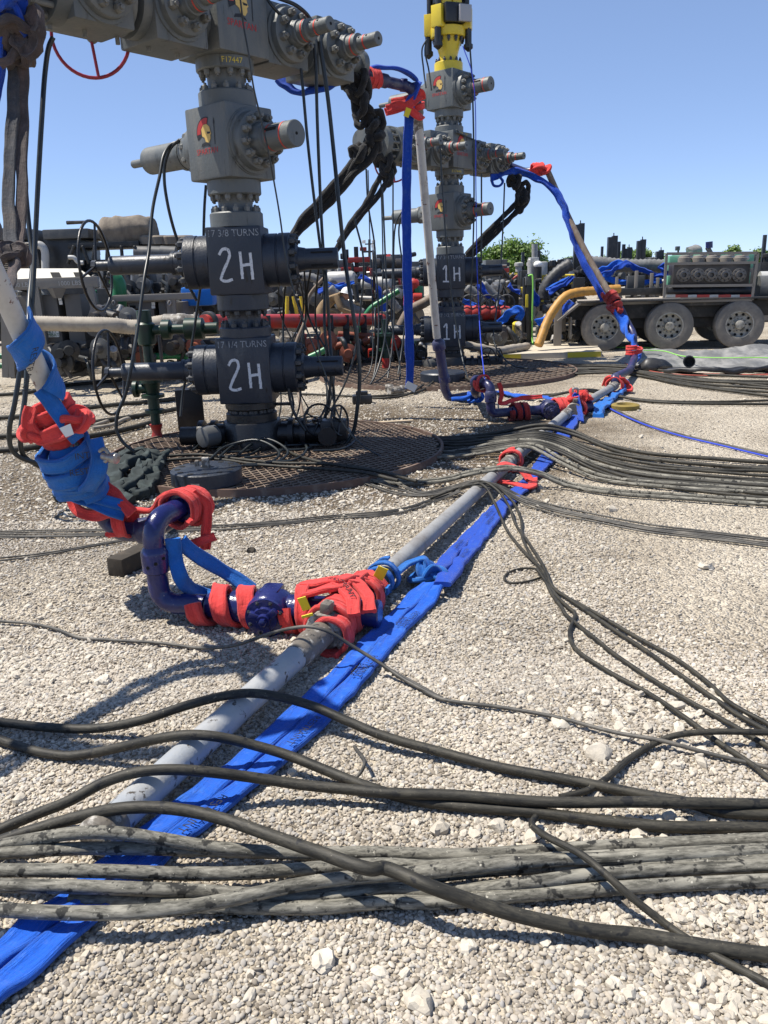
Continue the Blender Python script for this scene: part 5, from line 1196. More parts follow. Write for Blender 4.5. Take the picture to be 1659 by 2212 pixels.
hang([(445, 400, 8.4), (442, 440, 8.4), (440, 500, 8.4), (440, 560, 8.4), (430, 640, 8.4), (415, 740, 8.4), (405, 800, 8.4), (395, 850, 8.4), (390, 900, 8.3)], .014, 'black hose dropping straight behind the 2H tree')
hang([(650, 148, 8.2), (655, 200, 8.2), (664, 300, 8.2), (675, 400, 8.2), (690, 520, 8.2), (700, 600, 8.2), (702, 720, 8.1), (715, 800, 8.1), (722, 860, 8.1), (718, 920, 8.1), (690, 960, 8.0)], .014, 'black hose, leftmost of three dropping from the right wing of the 2H tree')
hang([(678, 95, 8.2), (682, 140, 8.2), (685, 250, 8.2), (690, 380, 8.2), (697, 520, 8.2), (706, 620, 8.1), (712, 720, 8.1), (716, 800, 8.0), (705, 890, 8.0), (690, 930, 8.0)], .015, 'black hose, middle of three dropping from the right wing of the 2H tree')
hang([(690, 90, 8.1), (698, 140, 8.1), (708, 210, 8.1), (720, 320, 8.1), (732, 440, 8.0), (745, 560, 8.0), (760, 660, 7.9), (772, 740, 7.9), (777, 810, 7.9), (772, 880, 7.9), (760, 940, 7.9), (720, 985, 7.8)], .019, 'thick black hose, rightmost of three dropping from the right wing of the 2H tree')
hang([(590, -8, 7.9), (640, 12, 7.9), (668, 38, 8.0), (680, 70, 8.1)], .017, 'black hose arching over the right wing of the 2H tree')
hang([(572, -10, 7.9), (590, 15, 7.9), (612, 38, 8.0)], .014, 'short black hose entering the right wing from above')
hang([(518, -10, 7.15), (527, 60, 7.2), (536, 110, 7.2), (548, 190, 7.25), (562, 250, 7.3), (580, 330, 7.35), (595, 410, 7.4), (605, 470, 7.4), (618, 560, 7.4), (640, 650, 7.4), (672, 735, 7.4), (705, 815, 7.4), (735, 905, 7.4), (780, 960, 7.3), (830, 990, 7.2)], .0075, 'thin black cable running down the front of the 2H tree', 'hose_clean', None, 'cable')
hang([(765, 470, 8.6), (785, 560, 8.6), (775, 700, 8.6), (762, 780, 8.5), (735, 850, 8.4), (700, 905, 8.3)], .010, 'thin black line slanting between the two wells', 'hose_clean', None, 'cable')
hang([(622, 830, 7.7), (628, 870, 7.7), (640, 900, 7.7), (660, 930, 7.7)], .014, 'black hose dropping from the lower tail-rod of the 2H tree')
hang([(700, 600, 9.5), (668, 640, 9.5), (660, 690, 9.5), (640, 740, 9.4), (632, 790, 9.3), (645, 850, 9.0), (655, 905, 8.6)], .02, 'muddy hose looping behind the right bonnets of the 2H tree', 'pipe_brown', None)
LL = 'thin lines looping beside the 2H valves'
for k in range(7):
    rg = random.Random(70 + k); x0 = 605 + 17 * k; x1 = x0 + rg.uniform(-40, 60); ym = rg.uniform(860, 960)
    hang([(x0, 562, 8.1), (x0 + rg.uniform(-10, 15), 680, 8.6), (x1, 790, 8.5), (x1 + rg.uniform(-10, 20), ym - 40, 8.3), (x1 + rg.uniform(-40, 10), ym, 8.2), (x1 - 60, ym + 25, 8.0)], rg.uniform(.006, .012), 'thin black line dropping beside the right-hand ends of the 2H valves', 'hose_clean', LL, 'cable')
for k in range(4):
    rg = random.Random(170 + k); x0 = 795 + 27 * k
    hang([(x0, 368, 13.9), (x0 + rg.uniform(-5, 8), 560, 13.5), (x0 + rg.uniform(-6, 12), 700, 13.3), (x0 + rg.uniform(-20, 20), 790 + rg.uniform(0, 40), 12.9), (x0 - 40, 845, 12.5)], rg.uniform(.008, .013), 'thin black line hanging between the two trees', 'hose_clean', 'thin lines between the two trees', 'cable')
# heavy slings hanging at the upper left
def flat_hang(pts, w, t, mt, lab, wob=.012, group=None):
    q = MB(); q.sweep(crom([A(*p) for p in pts], 9), flat(w, t), ups=Vector((.25, -1, 0)), wob=wob, wsc=6, seed=len(lab)); return q.obj('restraint_sling', mt, None, lab, 'sling', group, sharp=60)
flat_hang([(40, 60, 6.3), (34, 130, 6.3), (28, 230, 6.2), (22, 340, 6.0), (18, 440, 5.8), (24, 520, 5.6), (28, 550, 5.5)], .085, .035, 'grey_sling', 'grey sling, left strand of the pair hanging at the upper left')
flat_hang([(52, 60, 6.3), (50, 140, 6.3), (50, 260, 6.2), (48, 360, 6.0), (46, 460, 5.8), (38, 530, 5.6), (30, 555, 5.5)], .075, .035, 'brown_sling', 'brown sling, right strand of the pair hanging at the upper left')
q = MB(); knot(q, A(48, 62, 6.25), .17, flat(.12, .06), .6, (.8, .8, 1.2), wob=.03); knot(q, A(30, 100, 6.25), .13, flat(.11, .06), 1.8, (.8, .8, 1.2), wob=.03)
q.obj('restraint_sling', 'brown_sling', None, 'muddy knotted sling round the left wing end of the 2H tree', 'sling')
q = MB(); knot(q, A(20, 20, 6.2), .13, flat(.10, .06), 2.6, (.8, .8, 1.2), wob=.03); q.sweep(crom([A(6, 60, 6.2), A(4, 110, 6.2), A(-6, 190, 6.2), A(-25, 280, 6.1)], 8), flat(.08, .05), wob=.01)
q.obj('restraint_sling', 'blue_deep', None, 'dark blue sling knot at the very top left corner', 'sling')
q = MB(); knot(q, A(30, 548, 5.5), .085, flat(.07, .04), .8, (1, 1, .9), wob=.02); q.sweep(crom([A(30, 555, 5.5), A(28, 590, 5.3), A(14, 630, 4.9), A(-10, 680, 4.5)], 8), flat(.075, .04), ups=Vector((0, -1, 0)), wob=.012)
q.obj('restraint_sling', 'brown_sling', None, 'maroon-brown knot joining the two hanging slings above the cabinet', 'sling')
# black hobbles at the right wing of the 2H tree
def hobble(cs, r, strands, lab, group=None):
    q = MB()
    for (x, y, Y, s, ph) in cs: knot(q, A(x, y, Y), s, circ(r, 9), ph, (.75, .75, 1.25), 80, wob=.02)
    for pts in strands: q.sweep(crom([A(*p) for p in pts], 9), circ(r * 1.05, 9), wob=.012, wsc=8)
    return q.obj('hobble', 'black_sling', None, lab, 'hobble', group, sharp=70)
hobble([(768, 170, 9.2, .17, .4), (775, 205, 9.2, .16, 1.3), (785, 240, 9.3, .13, 2.0), (808, 262, 9.3, .12, .9), (812, 300, 9.3, .10, 2.4), (775, 330, 9.3, .10, .2)], .040,
       [[(815, 300, 9.3), (808, 330, 9.3), (795, 350, 9.3), (770, 370, 9.3), (735, 410, 9.4), (700, 450, 9.5), (655, 490, 9.6), (630, 515, 9.6)], [(775, 335, 9.3), (755, 360, 9.35), (720, 400, 9.4), (680, 445, 9.5), (645, 485, 9.6), (626, 525, 9.6)],
        [(800, 290, 9.3), (782, 330, 9.3), (770, 350, 9.3), (740, 395, 9.4), (700, 440, 9.5), (650, 495, 9.6)]], 'heavy black knotted hobble hanging from the right wing of the 2H tree')
hobble([(830, 345, 13.4, .17, .4), (838, 372, 13.4, .14, 1.3)], .045, [[(845, 365, 13.4), (832, 400, 13.4), (810, 430, 13.4), (780, 465, 13.4), (745, 510, 13.4), (722, 545, 13.4)], [(828, 370, 13.4), (812, 400, 13.4), (790, 440, 13.4), (760, 480, 13.4), (732, 525, 13.4)]], 'black knotted hobble on the left wing of the 1H tree')
hobble([(1112, 390, 15.8, .16, .3), (1128, 415, 15.8, .17, 1.2), (1125, 435, 15.8, .15, 2.2)], .045, [[(1140, 410, 15.8), (1138, 435, 15.8), (1115, 460, 15.8), (1080, 490, 15.8), (1040, 525, 15.8), (1005, 558, 15.8)], [(1115, 440, 15.8), (1085, 470, 15.8), (1045, 510, 15.8), (1008, 550, 15.8)], [(1125, 445, 15.8), (1090, 485, 15.8), (1050, 525, 15.8), (1010, 560, 15.8)]], 'black knotted hobble on the right wing of the 1H tree')
# flow line from the right wing of 2H down to the ground
root = thing('drop_line', 'navy elbow and chipped white pipe dropping from the 2H right wing', 'pipe', A(965, 850, 10.9))
W0 = T2 + AV * 1.78 + ZV * 3.70
q = MB(); pipe_run(q, [W0, A(800, 168, 9.6), A(850, 180, 9.8), A(893, 190, 9.9), A(902, 235, 9.95)], .058, .14, 18); q.obj('navy_elbow', 'iron_dusty', root)
q = MB(); unit_collar(q, A(828, 174, 9.7), A(850, 180, 9.8) - A(800, 168, 9.6), .072, .10); unit_collar(q, A(872, 184, 9.85), (1, 0, -.1), .068, .08); q.obj('swivel_collar', 'iron_dusty', root)
q = MB(); q.lathe(A(898, 225, 9.95), A(906, 290, 10.05) - A(898, 225, 9.95), [(0, .075), (.10, .078), (.14, .06), (.30, .054)], 20); q.obj('pipe_end', 'union', root)
q = MB(); q.cyl(A(903, 255, 10), A(944, 730, 10.6), .050, n=22); q.obj('barrel', 'pipe_white', root)
q = MB(); q.lathe(A(946, 735, 10.6), A(957, 800, 10.75) - A(946, 735, 10.6), [(0, .06), (.03, .085), (.12, .085), (.14, .062), (.50, .06), (.52, .075), (.60, .075)], 20); q.obj('lower_union', 'iron_dusty', root)
q = MB(); pipe_run(q, [A(948, 750, 10.62), A(962, 845, 10.85), A(972, 862, 10.85), G(1030, 852, .11), E2 + Vector((-.02, .04, -.1)), E2], .058, .10, 18); q.obj('lower_bend', 'iron_dusty', root)
flat_hang([(885, 245, 9.85), (880, 330, 9.9), (878, 450, 10.0), (880, 600, 10.1), (884, 720, 10.2), (886, 800, 10.3), (884, 838, 10.35)], .11, .03, 'blue_deep', 'long blue sling hanging straight down beside the white drop pipe', .012)
q = MB(); q.sweep(crom([A(798, 148, 9.5), A(830, 145, 9.6), A(870, 152, 9.75), A(898, 175, 9.85), A(888, 215, 9.85), A(884, 250, 9.85)], 8), flat(.12, .04), ups=Vector((0, -.3, 1)), wob=.02, wsc=6); q.obj('restraint_sling', 'blue_deep', None, 'blue sling over the navy elbow beside the 2H wing', 'sling')
q = MB(); q.sweep(crom([A(600, 168, 8.9), A(615, 182, 8.9), A(640, 198, 8.9), A(680, 194, 8.9), A(730, 175, 9.0)], 8), flat(.11, .05), ups=Vector((0, -.5, .8)), wob=.02); q.obj('restraint_sling', 'blue_deep', None, 'blue sling sagging under the right wing of the 2H tree', 'sling')
wrapsling([(A(803, 168, 9.5), A(850, 180, 9.8) - A(800, 168, 9.6), .085, 2.2, .06, .2)], .06, .025, 'red', 'red sling wound at the joint of the hobble and the navy elbow')
q = MB()
for pts in ([(832, 242, 9.75), (860, 235, 9.78), (885, 225, 9.8), (908, 205, 9.85)], [(835, 235, 9.75), (870, 228, 9.78), (905, 252, 9.82), (912, 250, 9.9)], [(845, 222, 9.95), (880, 215, 9.9), (908, 200, 9.85), (912, 215, 9.9)]):
    q.sweep(crom([A(*p) for p in pts], 8), flat(.085, .025), ups=Vector((0, -1, .2)), wob=.008)
P, N_ = helix(A(900, 228, 9.95), (0, .2, -1), .085, 1.5, .08, 0, 20, .1, 2); q.sweep(P, flat(.07, .022), ups=N_, wob=.01)
rs = q.obj('restraint_sling', 'red', None, 'red sling strapped across the top of the white drop pipe', 'sling')
q = MB(); q.box(A(880, 243, 9.70), (.06, .01, .09), Matrix.Rotation(.4, 3, 'Y')); q.obj('label_tag', 'yellow_tag', None, 'yellow tag at the crossing of the red straps', 'tag')
q = MB(); q.box(A(888, 835, 10.3), (.14, .012, .09), Matrix.Rotation(.5, 3, 'Y')); q.obj('paper_tag', 'white_tag', None, 'white tag at the lower end of the hanging blue sling', 'tag')
# lines round the 1H tree
H1 = 'lines hanging round the 1H tree'
for pts, lab in (([(791, 365, 13.5), (795, 440, 13.5), (808, 520, 13.5), (812, 575, 13.5), (818, 700, 13.2), (810, 800, 12.8), (795, 850, 12.4)], 'black line, first left of the hanging blue sling group'),
                 ([(826, 405, 13.3), (830, 500, 13.3), (833, 575, 13.3), (836, 680, 13.1), (826, 760, 12.9), (800, 830, 12.5), (770, 850, 12.3)], 'black line dropping from the left wing of the 1H tree'),
                 ([(870, 455, 14.2), (856, 480, 14.2), (850, 560, 14.2), (852, 650, 14), (846, 760, 13.6), (835, 830, 13.2)], 'black line looping from the lower logo valve of the 1H tree'),
                 ([(872, 460, 14.2), (862, 490, 14.2), (868, 560, 14.2), (880, 640, 14.2), (870, 740, 14), (858, 820, 13.6)], 'second black line looping from the lower logo valve of the 1H tree'),
                 ([(950, 310, 13.9), (955, 400, 13.9), (962, 500, 13.9), (968, 575, 13.9), (976, 640, 13.9), (987, 710, 13.8), (1000, 780, 13.4), (1012, 822, 12.8)], 'black line down the front of the 1H tree'),
                 ([(1012, 60, 14.5), (1020, 180, 14.5), (1024, 420, 14.5), (1020, 580, 14.5), (1016, 640, 14.5)], 'thin black line right of the 1H valves'),
                 ([(1040, 375, 14.9), (1040, 480, 14.9), (1039, 600, 14.9), (1036, 700, 14.9)], 'black line dropping from the right wing of the 1H tree'),
                 ([(1090, 395, 15.6), (1086, 500, 15.6), (1080, 600, 15.5), (1070, 690, 15), (1066, 735, 14.5), (1085, 770, 14), (1110, 790, 13.6), (1140, 796, 13.3)], 'black hose, rightmost of the lines at the 1H tree')):
    hang(pts, .014, lab, 'hose_clean', H1, 'cable')
hang([(1000, 100, 14.4), (1022, 170, 14.3), (1028, 400, 14.4), (1030, 560, 14.4), (1036, 700, 13), (1046, 810, 10.5), (1050, 835, 9.6)], .008, 'thin blue cable from the 1H latch to the far riser', 'blue_cable', None, 'cable')
for k, pts in enumerate(([(922, 85, 14.4), (912, 105, 14.4), (915, 150, 14.4), (920, 190, 14.3)], [(922, 85, 14.4), (918, 110, 14.4), (926, 150, 14.4), (932, 195, 14.3)], [(986, 285, 14.5), (1030, 305, 15), (1060, 320, 15.4), (1088, 335, 15.6)], [(986, 280, 14.5), (1005, 300, 14.8), (1020, 318, 15)])):
    hang(pts, .013, ('black hose loop left of the yellow latch', 'second black hose loop left of the yellow latch', 'black hose arching to the right wing of the 1H tree', 'short black hose to the inner right wing of the 1H tree')[k], 'hose_clean', H1)
# flow line from the right wing of 1H
root = thing('drop_line', 'muddy brown pipe sloping from the 1H right wing to the red swivel', 'pipe', A(1325, 650, 14.8))
W1 = T1 + AV * 1.78 + ZV * 3.58
q = MB(); pipe_run(q, [W1, A(1140, 372, 16.1), A(1165, 358, 16), A(1185, 372, 15.9)], .055, .12, 16); q.obj('wing_elbow', 'iron_dusty', root)
q = MB(); q.sweep(crom([A(1183, 370, 15.9), A(1212, 435, 15.7), A(1250, 515, 15.4), A(1290, 590, 15.1), A(1316, 632, 14.9)], 6), circ(.055, 18)); q.obj('barrel', 'pipe_brown', root)
q = MB(); pipe_run(q, [A(1316, 632, 14.9), A(1340, 665, 14.6), A(1352, 690, 14.5), A(1368, 720, 14.2), A(1372, 770, 13.6), G(1360, 800, .12), P4 + Vector((-.02, 0, .1)), P4], .058, .1, 16); q.obj('lower_bend', 'iron_dusty', root)
for pts, w, lab, mt in (([(1060, 385, 15.6), (1090, 375, 15.7), (1120, 372, 15.8), (1160, 385, 15.8), (1195, 408, 15.7), (1215, 440, 15.6), (1228, 480, 15.5), (1250, 545, 15.3), (1280, 600, 15.1), (1306, 648, 14.9)], .13, 'blue sling twisted along the brown sloping pipe of the 1H tree', 'blue_deep'),
                        ([(1330, 670, 14.5), (1345, 690, 14.4), (1352, 715, 14.2), (1368, 735, 13.9), (1375, 760, 13.7), (1368, 790, 13.3)], .17, 'blue sling twisted round the lower swivel by the trailer wheel', 'blue')):
    q = MB(); P = crom([A(*p) for p in pts], 9); q.sweep(P, flat(w, .06), ups=[Vector((math.cos(i * .22), -1, math.sin(i * .22))) for i in range(len(P))], wob=.03, wsc=5); q.obj('restraint_sling', mt, None, lab, 'sling', sharp=60)
q = MB(); q.sweep(crom([A(1062, 390, 15.6), A(1066, 400, 15.6), A(1078, 402, 15.6), A(1086, 392, 15.6), A(1080, 382, 15.6)], 8), flat(.08, .04), wob=.01); q.obj('restraint_sling', 'blue_deep', None, 'small blue sling loop under the 1H right wing', 'sling')
wrapsling([(A(1160, 366, 15.9), (1, 0, .1), .10, 2.3, .10, 0)], .10, .04, 'red', 'red sling on the elbow at the 1H right wing tip', wob=.02, knots=((A(1172, 365, 15.85), .14, .4),))
wrapsling([(A(1322, 645, 14.75), A(1340, 665, 14.6) - A(1316, 632, 14.9), .11, 2.4, .12, 0)], .10, .04, 'red_dirty', 'dirty red sling round the swivel in front of the trailer', wob=.02, knots=((A(1330, 665, 14.5), .12, 1.4),))
wrapsling([(A(1370, 755, 13.6), (.02, .1, -1), .12, 1.3, .08, 0)], .07, .03, 'red', 'narrow red sling tied round the lower blue sling by the liner', wob=.01)

# ------------------------------------------------------------------ small things round the near well
fc = G(448, 1042, .055); root = thing('blind_flange', 'grey round blind flange lying on the grating', 'flange', fc)
q = MB(); q.lathe(fc, ZV, [(0, .275), (.006, .283), (.112, .283), (.12, .272), (.1205, .10), (.128, .095)], 44); q.obj('disc', 'tree_dark', root)
for i in range(12):
    a = 2 * math.pi * (i + .3) / 12; c = fc + Vector((math.cos(a) * .225, math.sin(a) * .225, .1195)); q = MB(); q.cyl(c, c + ZV * .0025, .026, n=12); q.obj('bolt_hole', 'slot', root)
q = MB(); q.box(fc + Vector((.0, .0, .165)), (.055, .055, .085), None, .006); q.box(fc + Vector((0, 0, .128)), (.08, .03, .02), None, .003); q.obj('lifting_lug', 'union', root)
q = MB(); q.box(fc + Vector((-.09, .09, .14)), (.03, .05, .05), None, .005); q.obj('stud_end', 'union', root)
q = MB(); a0 = R_(-97); rr = .2855; q.add([fc + Vector((math.cos(a0 + t) * rr, math.sin(a0 + t) * rr, z)) for t in (-.12, 0, .12) for z in (.02, .06)], [(0, 2, 3, 1), (2, 4, 5, 3)]); q.obj('label_plate', 'steel', root)
# crumpled dark cloth
cc = G(285, 1040, .06); q = MB()
for k, pts in enumerate(([(350, 985, .1), (300, 985, .16), (265, 1005, .14), (245, 1040, .10), (262, 1075, .05), (280, 1085, .03)], [(340, 990, .08), (330, 1010, .12), (300, 1025, .12), (275, 1050, .09), (255, 1060, .05)],
                         [(255, 990, .1), (285, 975, .16), (320, 980, .14), (345, 1000, .08)], [(220, 1010, .06), (240, 1015, .10), (258, 1005, .12), (280, 1000, .12)], [(130, 1075, .03), (160, 1072, .04), (200, 1062, .03), (225, 1050, .05)], [(310, 1000, .14), (325, 1030, .10), (318, 1055, .06), (295, 1070, .05)])):
    q.sweep(crom([G(x, y, z) for x, y, z in pts], 8), flat(.13, .075, 22), wob=.045, wsc=13, seed=k * 2.2)
q.obj('crumpled_cloth', 'cloth', None, 'heap of crumpled dark green cloth at the edge of the grating', 'cloth', sharp=70)
# green valve stack with red foot
b = G(341, 952, .0); root = thing('valve_stack', 'slim dark green valve stack with a red foot left of the 2H wellhead', 'valve', b)
q = MB(); q.lathe(b, ZV, [(0, .06), (.06, .06), (.10, .045), (.18, .07)], 18); q.obj('foot', 'redm', root)
q = MB(); q.lathe(b, ZV, [(.18, .05), (.30, .05), (.305, .10), (.34, .10), (.345, .06), (.46, .06), (.465, .12), (.50, .12), (.505, .07), (.62, .09), (.625, .12), (.66, .12), (.665, .05), (1.0, .05), (1.02, .09), (1.22, .10), (1.24, .075), (1.36, .075)], 20); q.obj('riser', 'green_dark', root)
q = MB(); q.lathe(b + ZV * 1.16, EA, [(0, .05), (.16, .05), (.18, .10), (.26, .10), (.28, .05), (.40, .05), (.42, .11), (.60, .11), (.62, .06), (.75, .06)], 18); q.obj('side_valve', 'green_dark', root)
q = MB(); q.lathe(b + ZV * .56 - EA * .02, -EA, [(0, .05), (.12, .05), (.13, .09), (.17, .09)], 16); q.obj('side_outlet', 'green_dark', root)
q = MB(); c = G(415, 925, 0); q.box(c + ZV * .23, (.30, .22, .46), Matrix.Rotation(.2, 3, 'Z'), .01); q.obj('tool_box', 'tree_black', None, 'upright black steel box beside the wellhead casing', 'box', sharp=30)
q = MB(); c = G(782, 862, .06); q.box(c, (.26, .18, .12), Matrix.Rotation(.1, 3, 'Z'), .02); q.box(c + ZV * .08, (.16, .12, .05), None, .01); q.obj('clamp', 'black_m', None, 'black clamp lying on the gravel right of the wellhead', 'clamp', sharp=30)
q = MB(); c = G(835, 912, .02); q.box(c, (.62, .05, .02), Matrix.Rotation(.15, 3, 'Z')); q.obj('lath', 'lath', None, 'pale wooden lath beside the near grating', 'lath')
for k, (x, y) in enumerate(((832, 838), (850, 844), (862, 842), (840, 845))):
    q = MB(); q.lathe(G(x, y, .05), (1, .3 * k, 0), [(0, .05), (.03, .06), (.09, .06), (.12, .04)], 12); q.obj('fitting', 'union', None, 'small grey pipe fitting lying near the hanging sling tip', 'pipe fitting', 'loose fittings on the gravel')
c = G(1350, 878, .03); q = MB(); q.lathe(c, ZV, [(-.03, .17), (.02, .17), (.03, .15), (.031, .10), (.0, .09)], 24); q.obj('yellow_ring', 'duct_dirty', None, 'flat dirty yellow ring on the gravel right of the far tee', 'ring')
q = MB(); q.lathe(G(958, 830, .0) + Vector((0, .15, 0)), ZV, [(0, .33), (.01, .35), (.16, .35), (.18, .33)], 36); q.obj('blind_flange', 'tree_dark', None, 'dark blind flange at the foot of the white drop pipe', 'flange', sharp=30)
# ------------------------------------------------------------------ background: helpers
def abox(mb, x0, y0, x1, y1, Y, dep, bev=.01):
    a = A(x0, y0, Y); b = A(x1, y1, Y); c = (a + b) / 2
    return mb.box(c + Vector((0, dep / 2, 0)), (abs(b.x - a.x), dep, abs(b.z - a.z)), None, bev)
def part(root, name, mt, rects, Y, dep, bev=.01):
    for r in rects:
        q = MB(); abox(q, *r, Y, dep, bev); q.obj(name, mt, root, sharp=30)
def atube(root, name, mt, pts, r, n=12, sub=6, **kw):
    q = MB(); q.sweep(crom([A(*p) for p in pts], sub), circ(r, n)); return q.obj(name, mt, root, **kw)
def acyl(root, name, mt, a, b, r, n=16, **kw):
    q = MB(); q.cyl(A(*a), A(*b), r, n=n, bev=min(.02, r * .15)); return q.obj(name, mt, root, **kw)

# --- radiator truck behind the handwheels
Y = 20.0
root = thing('radiator_truck', 'dark pump truck with louvred radiator behind the upper handwheel', 'truck', (-8, 20.5, 0))
part(root, 'radiator_shroud', 'greym', [(-30, 494, 50, 517), (66, 496, 88, 592)], Y, 1.8)
part(root, 'header_tank', 'greym', [(90, 496, 192, 514)], Y, 1.8, .03)
part(root, 'radiator_core', 'black_m', [(90, 517, 178, 596), (-30, 520, 64, 640)], Y + .15, 1.5)
for k in range(17):
    q = MB(); a = A(-30, 526 + 4.2 * k, Y); b = A(63, 526 + 4.2 * k, Y); q.box((a + b) / 2, (abs(b.x - a.x), .07, .022), Matrix.Rotation(R_(28), 3, 'X')); q.obj('louvre', 'steel', root, smooth=False)
atube(root, 'coolant_pipe', 'whitem', [(75, 530, 19.8), (88, 530, 19.8), (96, 540, 19.8), (98, 570, 19.8), (98, 600, 19.8)], .09)
atube(root, 'coolant_pipe', 'whitem', [(148, 556, 19.6), (160, 557, 19.6), (168, 566, 19.6), (180, 568, 19.6)], .05)
part(root, 'platform_beam', 'darkm', [(145, 525, 300, 532), (60, 600, 420, 680)], Y, 1.5)
for x in (160, 178, 205, 232, 262, 290): acyl(root, 'brace', 'darkm', (x, 531, 19.9), (x + random.uniform(-18, 18), 570, 19.9), .04)
for k, x in enumerate((322, 345, 372, 400)):
    q = MB(); c = A(x, 530, 20.3); q.lathe(c, ZV, [(-.12, .15), (.0, .15), (.02, .24), (.18, .24), (.22, .2)], 20); q.obj('air_cleaner', 'canvas', root)
for k, x in enumerate((305, 335, 360)): acyl(root, 'exhaust_drum', 'greym', (x - 14, 546, 20), (x + 22, 548, 20), .16)
part(root, 'engine_block', 'darkm', [(180, 562, 420, 604)], Y + .4, 1.2, .05)
for k in range(14):
    x = 185 + k * 17; acyl(root, 'engine_pipe', random.choice(['greym', 'steel', 'darkm', 'whitem']), (x, 590 + random.uniform(-22, 8), 19.9), (x + random.uniform(-16, 18), 618 + random.uniform(-12, 12), 19.9), random.uniform(.04, .09))
part(root, 'side_panel', 'greym', [(250, 600, 300, 640), (300, 585, 316, 640), (330, 598, 372, 628)], Y - .1, .3)
for (x, y) in ((312, 606), (350, 608), (384, 605)):
    q = MB(); q.lathe(A(x, y, 19.7), (0, -1, 0), [(0, .22), (.15, .22), (.17, .1)], 16); q.obj('pump_cover', 'greym', root)
c = (A(207, 470, 20) + A(317, 524, 20)) / 2 + Vector((0, .6, 0))
q = MB(); q.ball(c, 1.0, (.66, .6, .36), 48, 28, wob=.05, wsc=3.0)
q.v = [tuple(Vector((c.x + math.copysign(min(abs(v[0] - c.x) * 1.25, .62 + .02 * math.sin(v[2] * 9)), v[0] - c.x), v[1], c.z + math.copysign(min(abs(v[2] - c.z) * 1.3, .31), v[2] - c.z))) + noise.noise_vector(Vector(v) * 5) * .055) for v in q.v]
q.obj('canvas_cover', 'canvas', None, 'tan canvas cover lashed over a machine on the pump truck', 'cover', sharp=40)

# --- two putty cabinets on skids
Y = 13.6
root = thing('cabinet_skid', 'putty grey cabinet skid with cream peaked roof behind the sloping pipe', 'skid', G(110, 830, 0))
q = MB(); f = [A(24, 603, Y), A(205, 603, Y), A(205, 610, Y + 1.3), A(24, 610, Y + 1.3)]; t = [A(40, 580, Y + .35), A(170, 580, Y + .35), A(170, 584, Y + 1.0), A(40, 584, Y + 1.0)]
q.add(f + t, [(0, 1, 5, 4), (1, 2, 6, 5), (2, 3, 7, 6), (3, 0, 4, 7), (4, 5, 6, 7), (3, 2, 1, 0)]); roof = q.obj('roof', 'cream', root, smooth=False)
for x in (108, 158):
    q = MB(); a = A(x, 588, Y + .08); q.add([A(x, 588, Y + .20), A(x + 20, 588, Y + .20), A(x + 25, 599, Y + .045), A(x + 5, 599, Y + .045)], [(0, 1, 2, 3)]); q.obj('roof_vent', 'slot', roof, smooth=False)
part(root, 'header_beam', 'frame', [(20, 603, 212, 621)], Y - .06, .10)
for pts in (((78, 620), (108, 810)), ((196, 620), (210, 700)), ((10, 640), (14, 815)), ((22, 640), (28, 815))): 
    q = MB(); q.sweep([A(pts[0][0], pts[0][1], Y - .03), A(pts[1][0], pts[1][1], Y - .03)], [(-.05, -.05), (.05, -.05), (.05, .05), (-.05, .05)]); q.obj('post', 'frame', root, smooth=False)
text_on(root, '1000 LBS', A(42, 616, Y - .07) , (1, 0, 0), ZV, .10, 'whitem'); text_on(root, '1000 LBS', A(150, 612, Y - .07), (1, 0, 0), ZV, .10, 'whitem')
cab = None
for (x0, x1, y0, y1) in ((22, 136, 640, 740), (137, 186, 636, 740)):
    q = MB(); abox(q, x0, y0, x1, y1, Y + .1, .9, .015); q.obj('cabinet_door', 'cab', root, sharp=30)
part(root, 'cabinet_base', 'cab', [(60, 741, 190, 768)], Y + .08, .9)
q = MB(); abox(q, 84, 712, 128, 728, Y + .06, .03, 0); sg = q.obj('sign', 'white_tag', root); text_on(sg, 'SAFETY', A(106, 716, Y + .05), (1, 0, 0), ZV, .075, 'greenm'); text_on(sg, 'COMBAT', A(108, 724, Y + .05), (1, 0, 0), ZV, .075, 'greenm')
for (x, y) in ((129, 645), (131, 654)): part(root, 'label_plate', 'white_tag', [(x - 4, y - 4, x + 4, y + 4)], Y + .085, .02, 0)
q = MB(); q.lathe(A(122, 622, Y - .02), -ZV, [(0, .16), (.16, .07)], 4); q.obj('hopper', 'frame', root, smooth=False)
for k in range(9): acyl(root, 'low_pipe', random.choice(['darkm', 'greym', 'orangem', 'greenm']), (30 + 18 * k, 775 + random.uniform(0, 25), Y + .1), (55 + 18 * k, 778 + random.uniform(0, 28), Y + .1), random.uniform(.03, .08))
part(root, 'skid_rail', 'darkm', [(20, 800, 200, 812)], Y, .12)

Y = 13.9
root = thing('cabinet_skid', 'putty grey cabinet in an open lifting frame left of the 2H valves', 'skid', G(330, 815, 0))
part(root, 'frame_beam', 'frame', [(243, 638, 420, 646)], Y - .05, .10)
for pts in (((247, 640), (258, 800)), ((374, 640), (378, 740)), ((366, 640), (370, 740))):
    q = MB(); q.sweep([A(pts[0][0], pts[0][1], Y), A(pts[1][0], pts[1][1], Y)], [(-.04, -.04), (.04, -.04), (.04, .04), (-.04, .04)]); q.obj('post', 'frame', root, smooth=False)
for (x0, x1) in ((276, 340), (341, 366), (380, 404)):
    q = MB(); abox(q, x0, 652, x1, 740, Y + .12, .8, .015); q.obj('cabinet_door', 'cab', root, sharp=30)
part(root, 'cabinet_top', 'frame', [(272, 645, 360, 651)], Y + .08, .9)
for (x, y) in ((331, 656), (331, 663)): part(root, 'label_plate', 'white_tag', [(x - 4, y - 3, x + 4, y + 3)], Y + .10, .02, 0)
